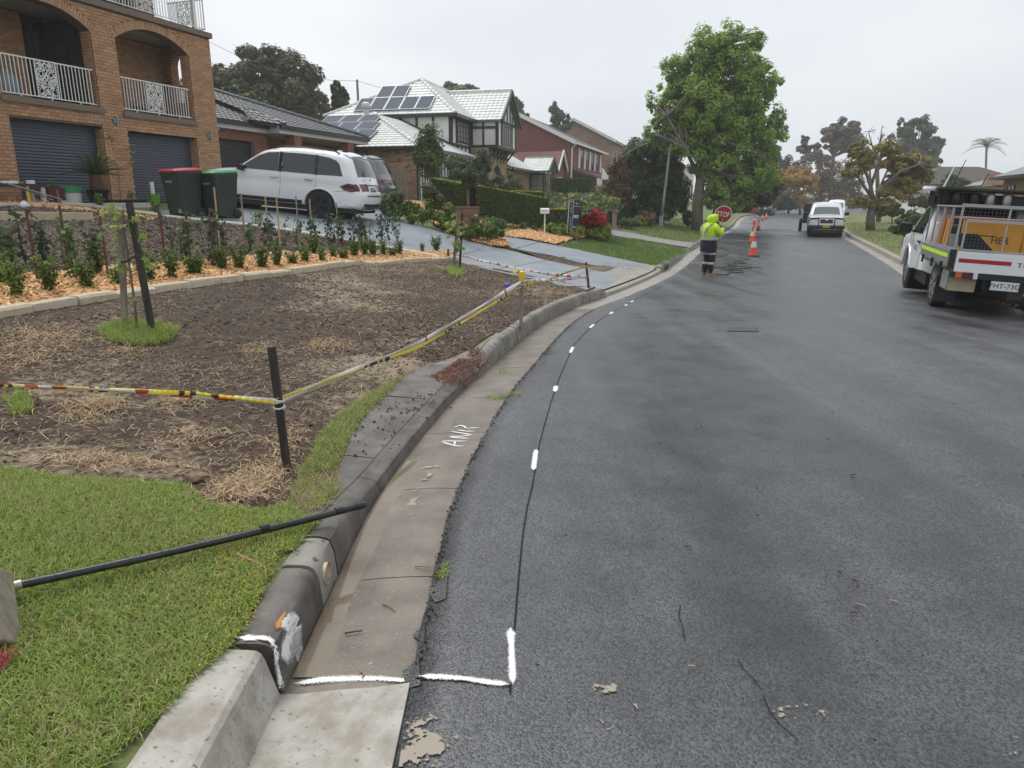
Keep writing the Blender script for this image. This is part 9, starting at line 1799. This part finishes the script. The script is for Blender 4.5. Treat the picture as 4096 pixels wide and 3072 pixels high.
# red-brown leaf litter on the old crossing, debris at the asphalt edge and in the far gutter
LIT=mat('leaf_litter', (.16,.055,.035),.9, island=[(.16,.05,.03),(.22,.085,.05),(.1,.035,.022),(.2,.11,.07)])
lp=G((1030,752),(1062,770),(1040,800),(1000,828),(960,838),(930,815),(975,790)); P=scatter(lp, 1300, lambda x, y: np.clip(.5+fbm(x, y, 5,3,41),.0,1), top_z); V, F=chips(P+np.array([0,0,.02]),.022,.007,.004); stuff('leaf_litter', V, F, LIT)
q=[]
for y in np.arange(2.3,12,.0045):
 if RNG.uniform() < .30+.5*math.sin(y*3.7)**2*.5: c=lk(y, -.47+RNG.normal(0,.012)); q.append((c[0], c[1],0))
q=np.array(q); q[:, 2]=top_z(q[:, 0], q[:, 1])+.004; V, F=lumps(q, .006,.7); stuff('edge_grit', V, F, CLOD)
P=scatter(G((735,870),(1000,850),(940,900),(880,970),(760,1000)),130, None, top_z); V, F=lumps(P+np.array([0,0,.016]),.010,.6); stuff('edge_grit', V, F, CLOD)
q=np.column_stack([np.interp(RNG.uniform(9,14,500), RK[:, 1], RK[:, 0])-.2, RNG.uniform(9,14,500)]); q[:, 0]=np.interp(q[:, 1], RK[:, 1], RK[:, 0])-RNG.uniform(.05,.6,500); V, F=chips(np.column_stack([q, road_z(q[:, 1])+.012]),.06,.015,.008); stuff('leaf_litter', V, F, LIT)
P=scatter(G((1000,1700),(2300,1700),(2300,560),(1650,560),(1250,720),(1160,1000)),420, None, lambda x, y: road_z(y)+.006); V, F=lumps(P, .005,.8); stuff('road_grit', V, F, CLOD)
q=scatter(G((480,1100),(640,1180),(520,1400),(430,1460)),900); V, F=lumps(q+np.array([0,0,.03]),.003,.8); stuff('clover_flowers', V, F, mat('yellow_flower', (.6,.5,.05),.7))
# fallen leaf on the soil
lf = gp(800,1945); e = empty('dry_leaf', lf+Vector((0,0,.04)),.4, 'curled dry brown leaf lying on the straw at the lawn edge', 'leaf'); mb = MB(); mb.loft([[(x, y*w, .012*math.cos(y*1.5)+.01*math.sin(x*60)) for y in (-1,-.5,0,.5,1)] for x, w in ((-.05,.002),(-.035,.018),(-.01,.027),(.015,.024),(.04,.01),(.055,.002))], cap=False, closed=False); o = mb.build('leaf_blade', mat('dry_leaf', (.17,.085,.05),.8,(.1,.05,.03),30), e, smooth=True, fix=False); o.modifiers.new('t', 'SOLIDIFY').thickness = .001
# damp air between here and the far trees
mb = MB(); mb.box(-420,420,-60,460,-3.7,24); hz_ = mb.build('haze', None or [], None); hm = bpy.data.materials.new('damp_air'); hm.use_nodes = True; hn = hm.node_tree.nodes; hn.clear(); vo_ = hn.new('ShaderNodeVolumePrincipled'); vo_.inputs['Color'].default_value = (.98,.99,1,1); vo_.inputs['Density'].default_value = .0009; vo_.inputs['Anisotropy'].default_value = .2; ho = hn.new('ShaderNodeOutputMaterial'); hm.node_tree.links.new(vo_.outputs[0], ho.inputs['Volume']); hz_.data.materials.append(hm); tag(hz_, kind='stuff')
number('box plants in the orange mulch', '%s bright green box plant along the orange mulch, counting away from the maple end')
number('young climbers along the mulch bed', '%s young dark leaved climber along the back of the mulch, counting toward the driveway')
number('red-brown garden stakes', '%s slim red-brown garden stake along the mulch bed, counting toward the driveway')
number('pale timber garden stakes', '%s slim pale timber stake along the mulch bed, counting toward the lease board')
number('young plants at the top of the bark bed', '%s light green young plant along the top of the bark bed, counting toward the driveway')
number('twigs on the road', '%s thin brown twig on the wet road or gutter, counting from the camera', lambda o: o.location.y)
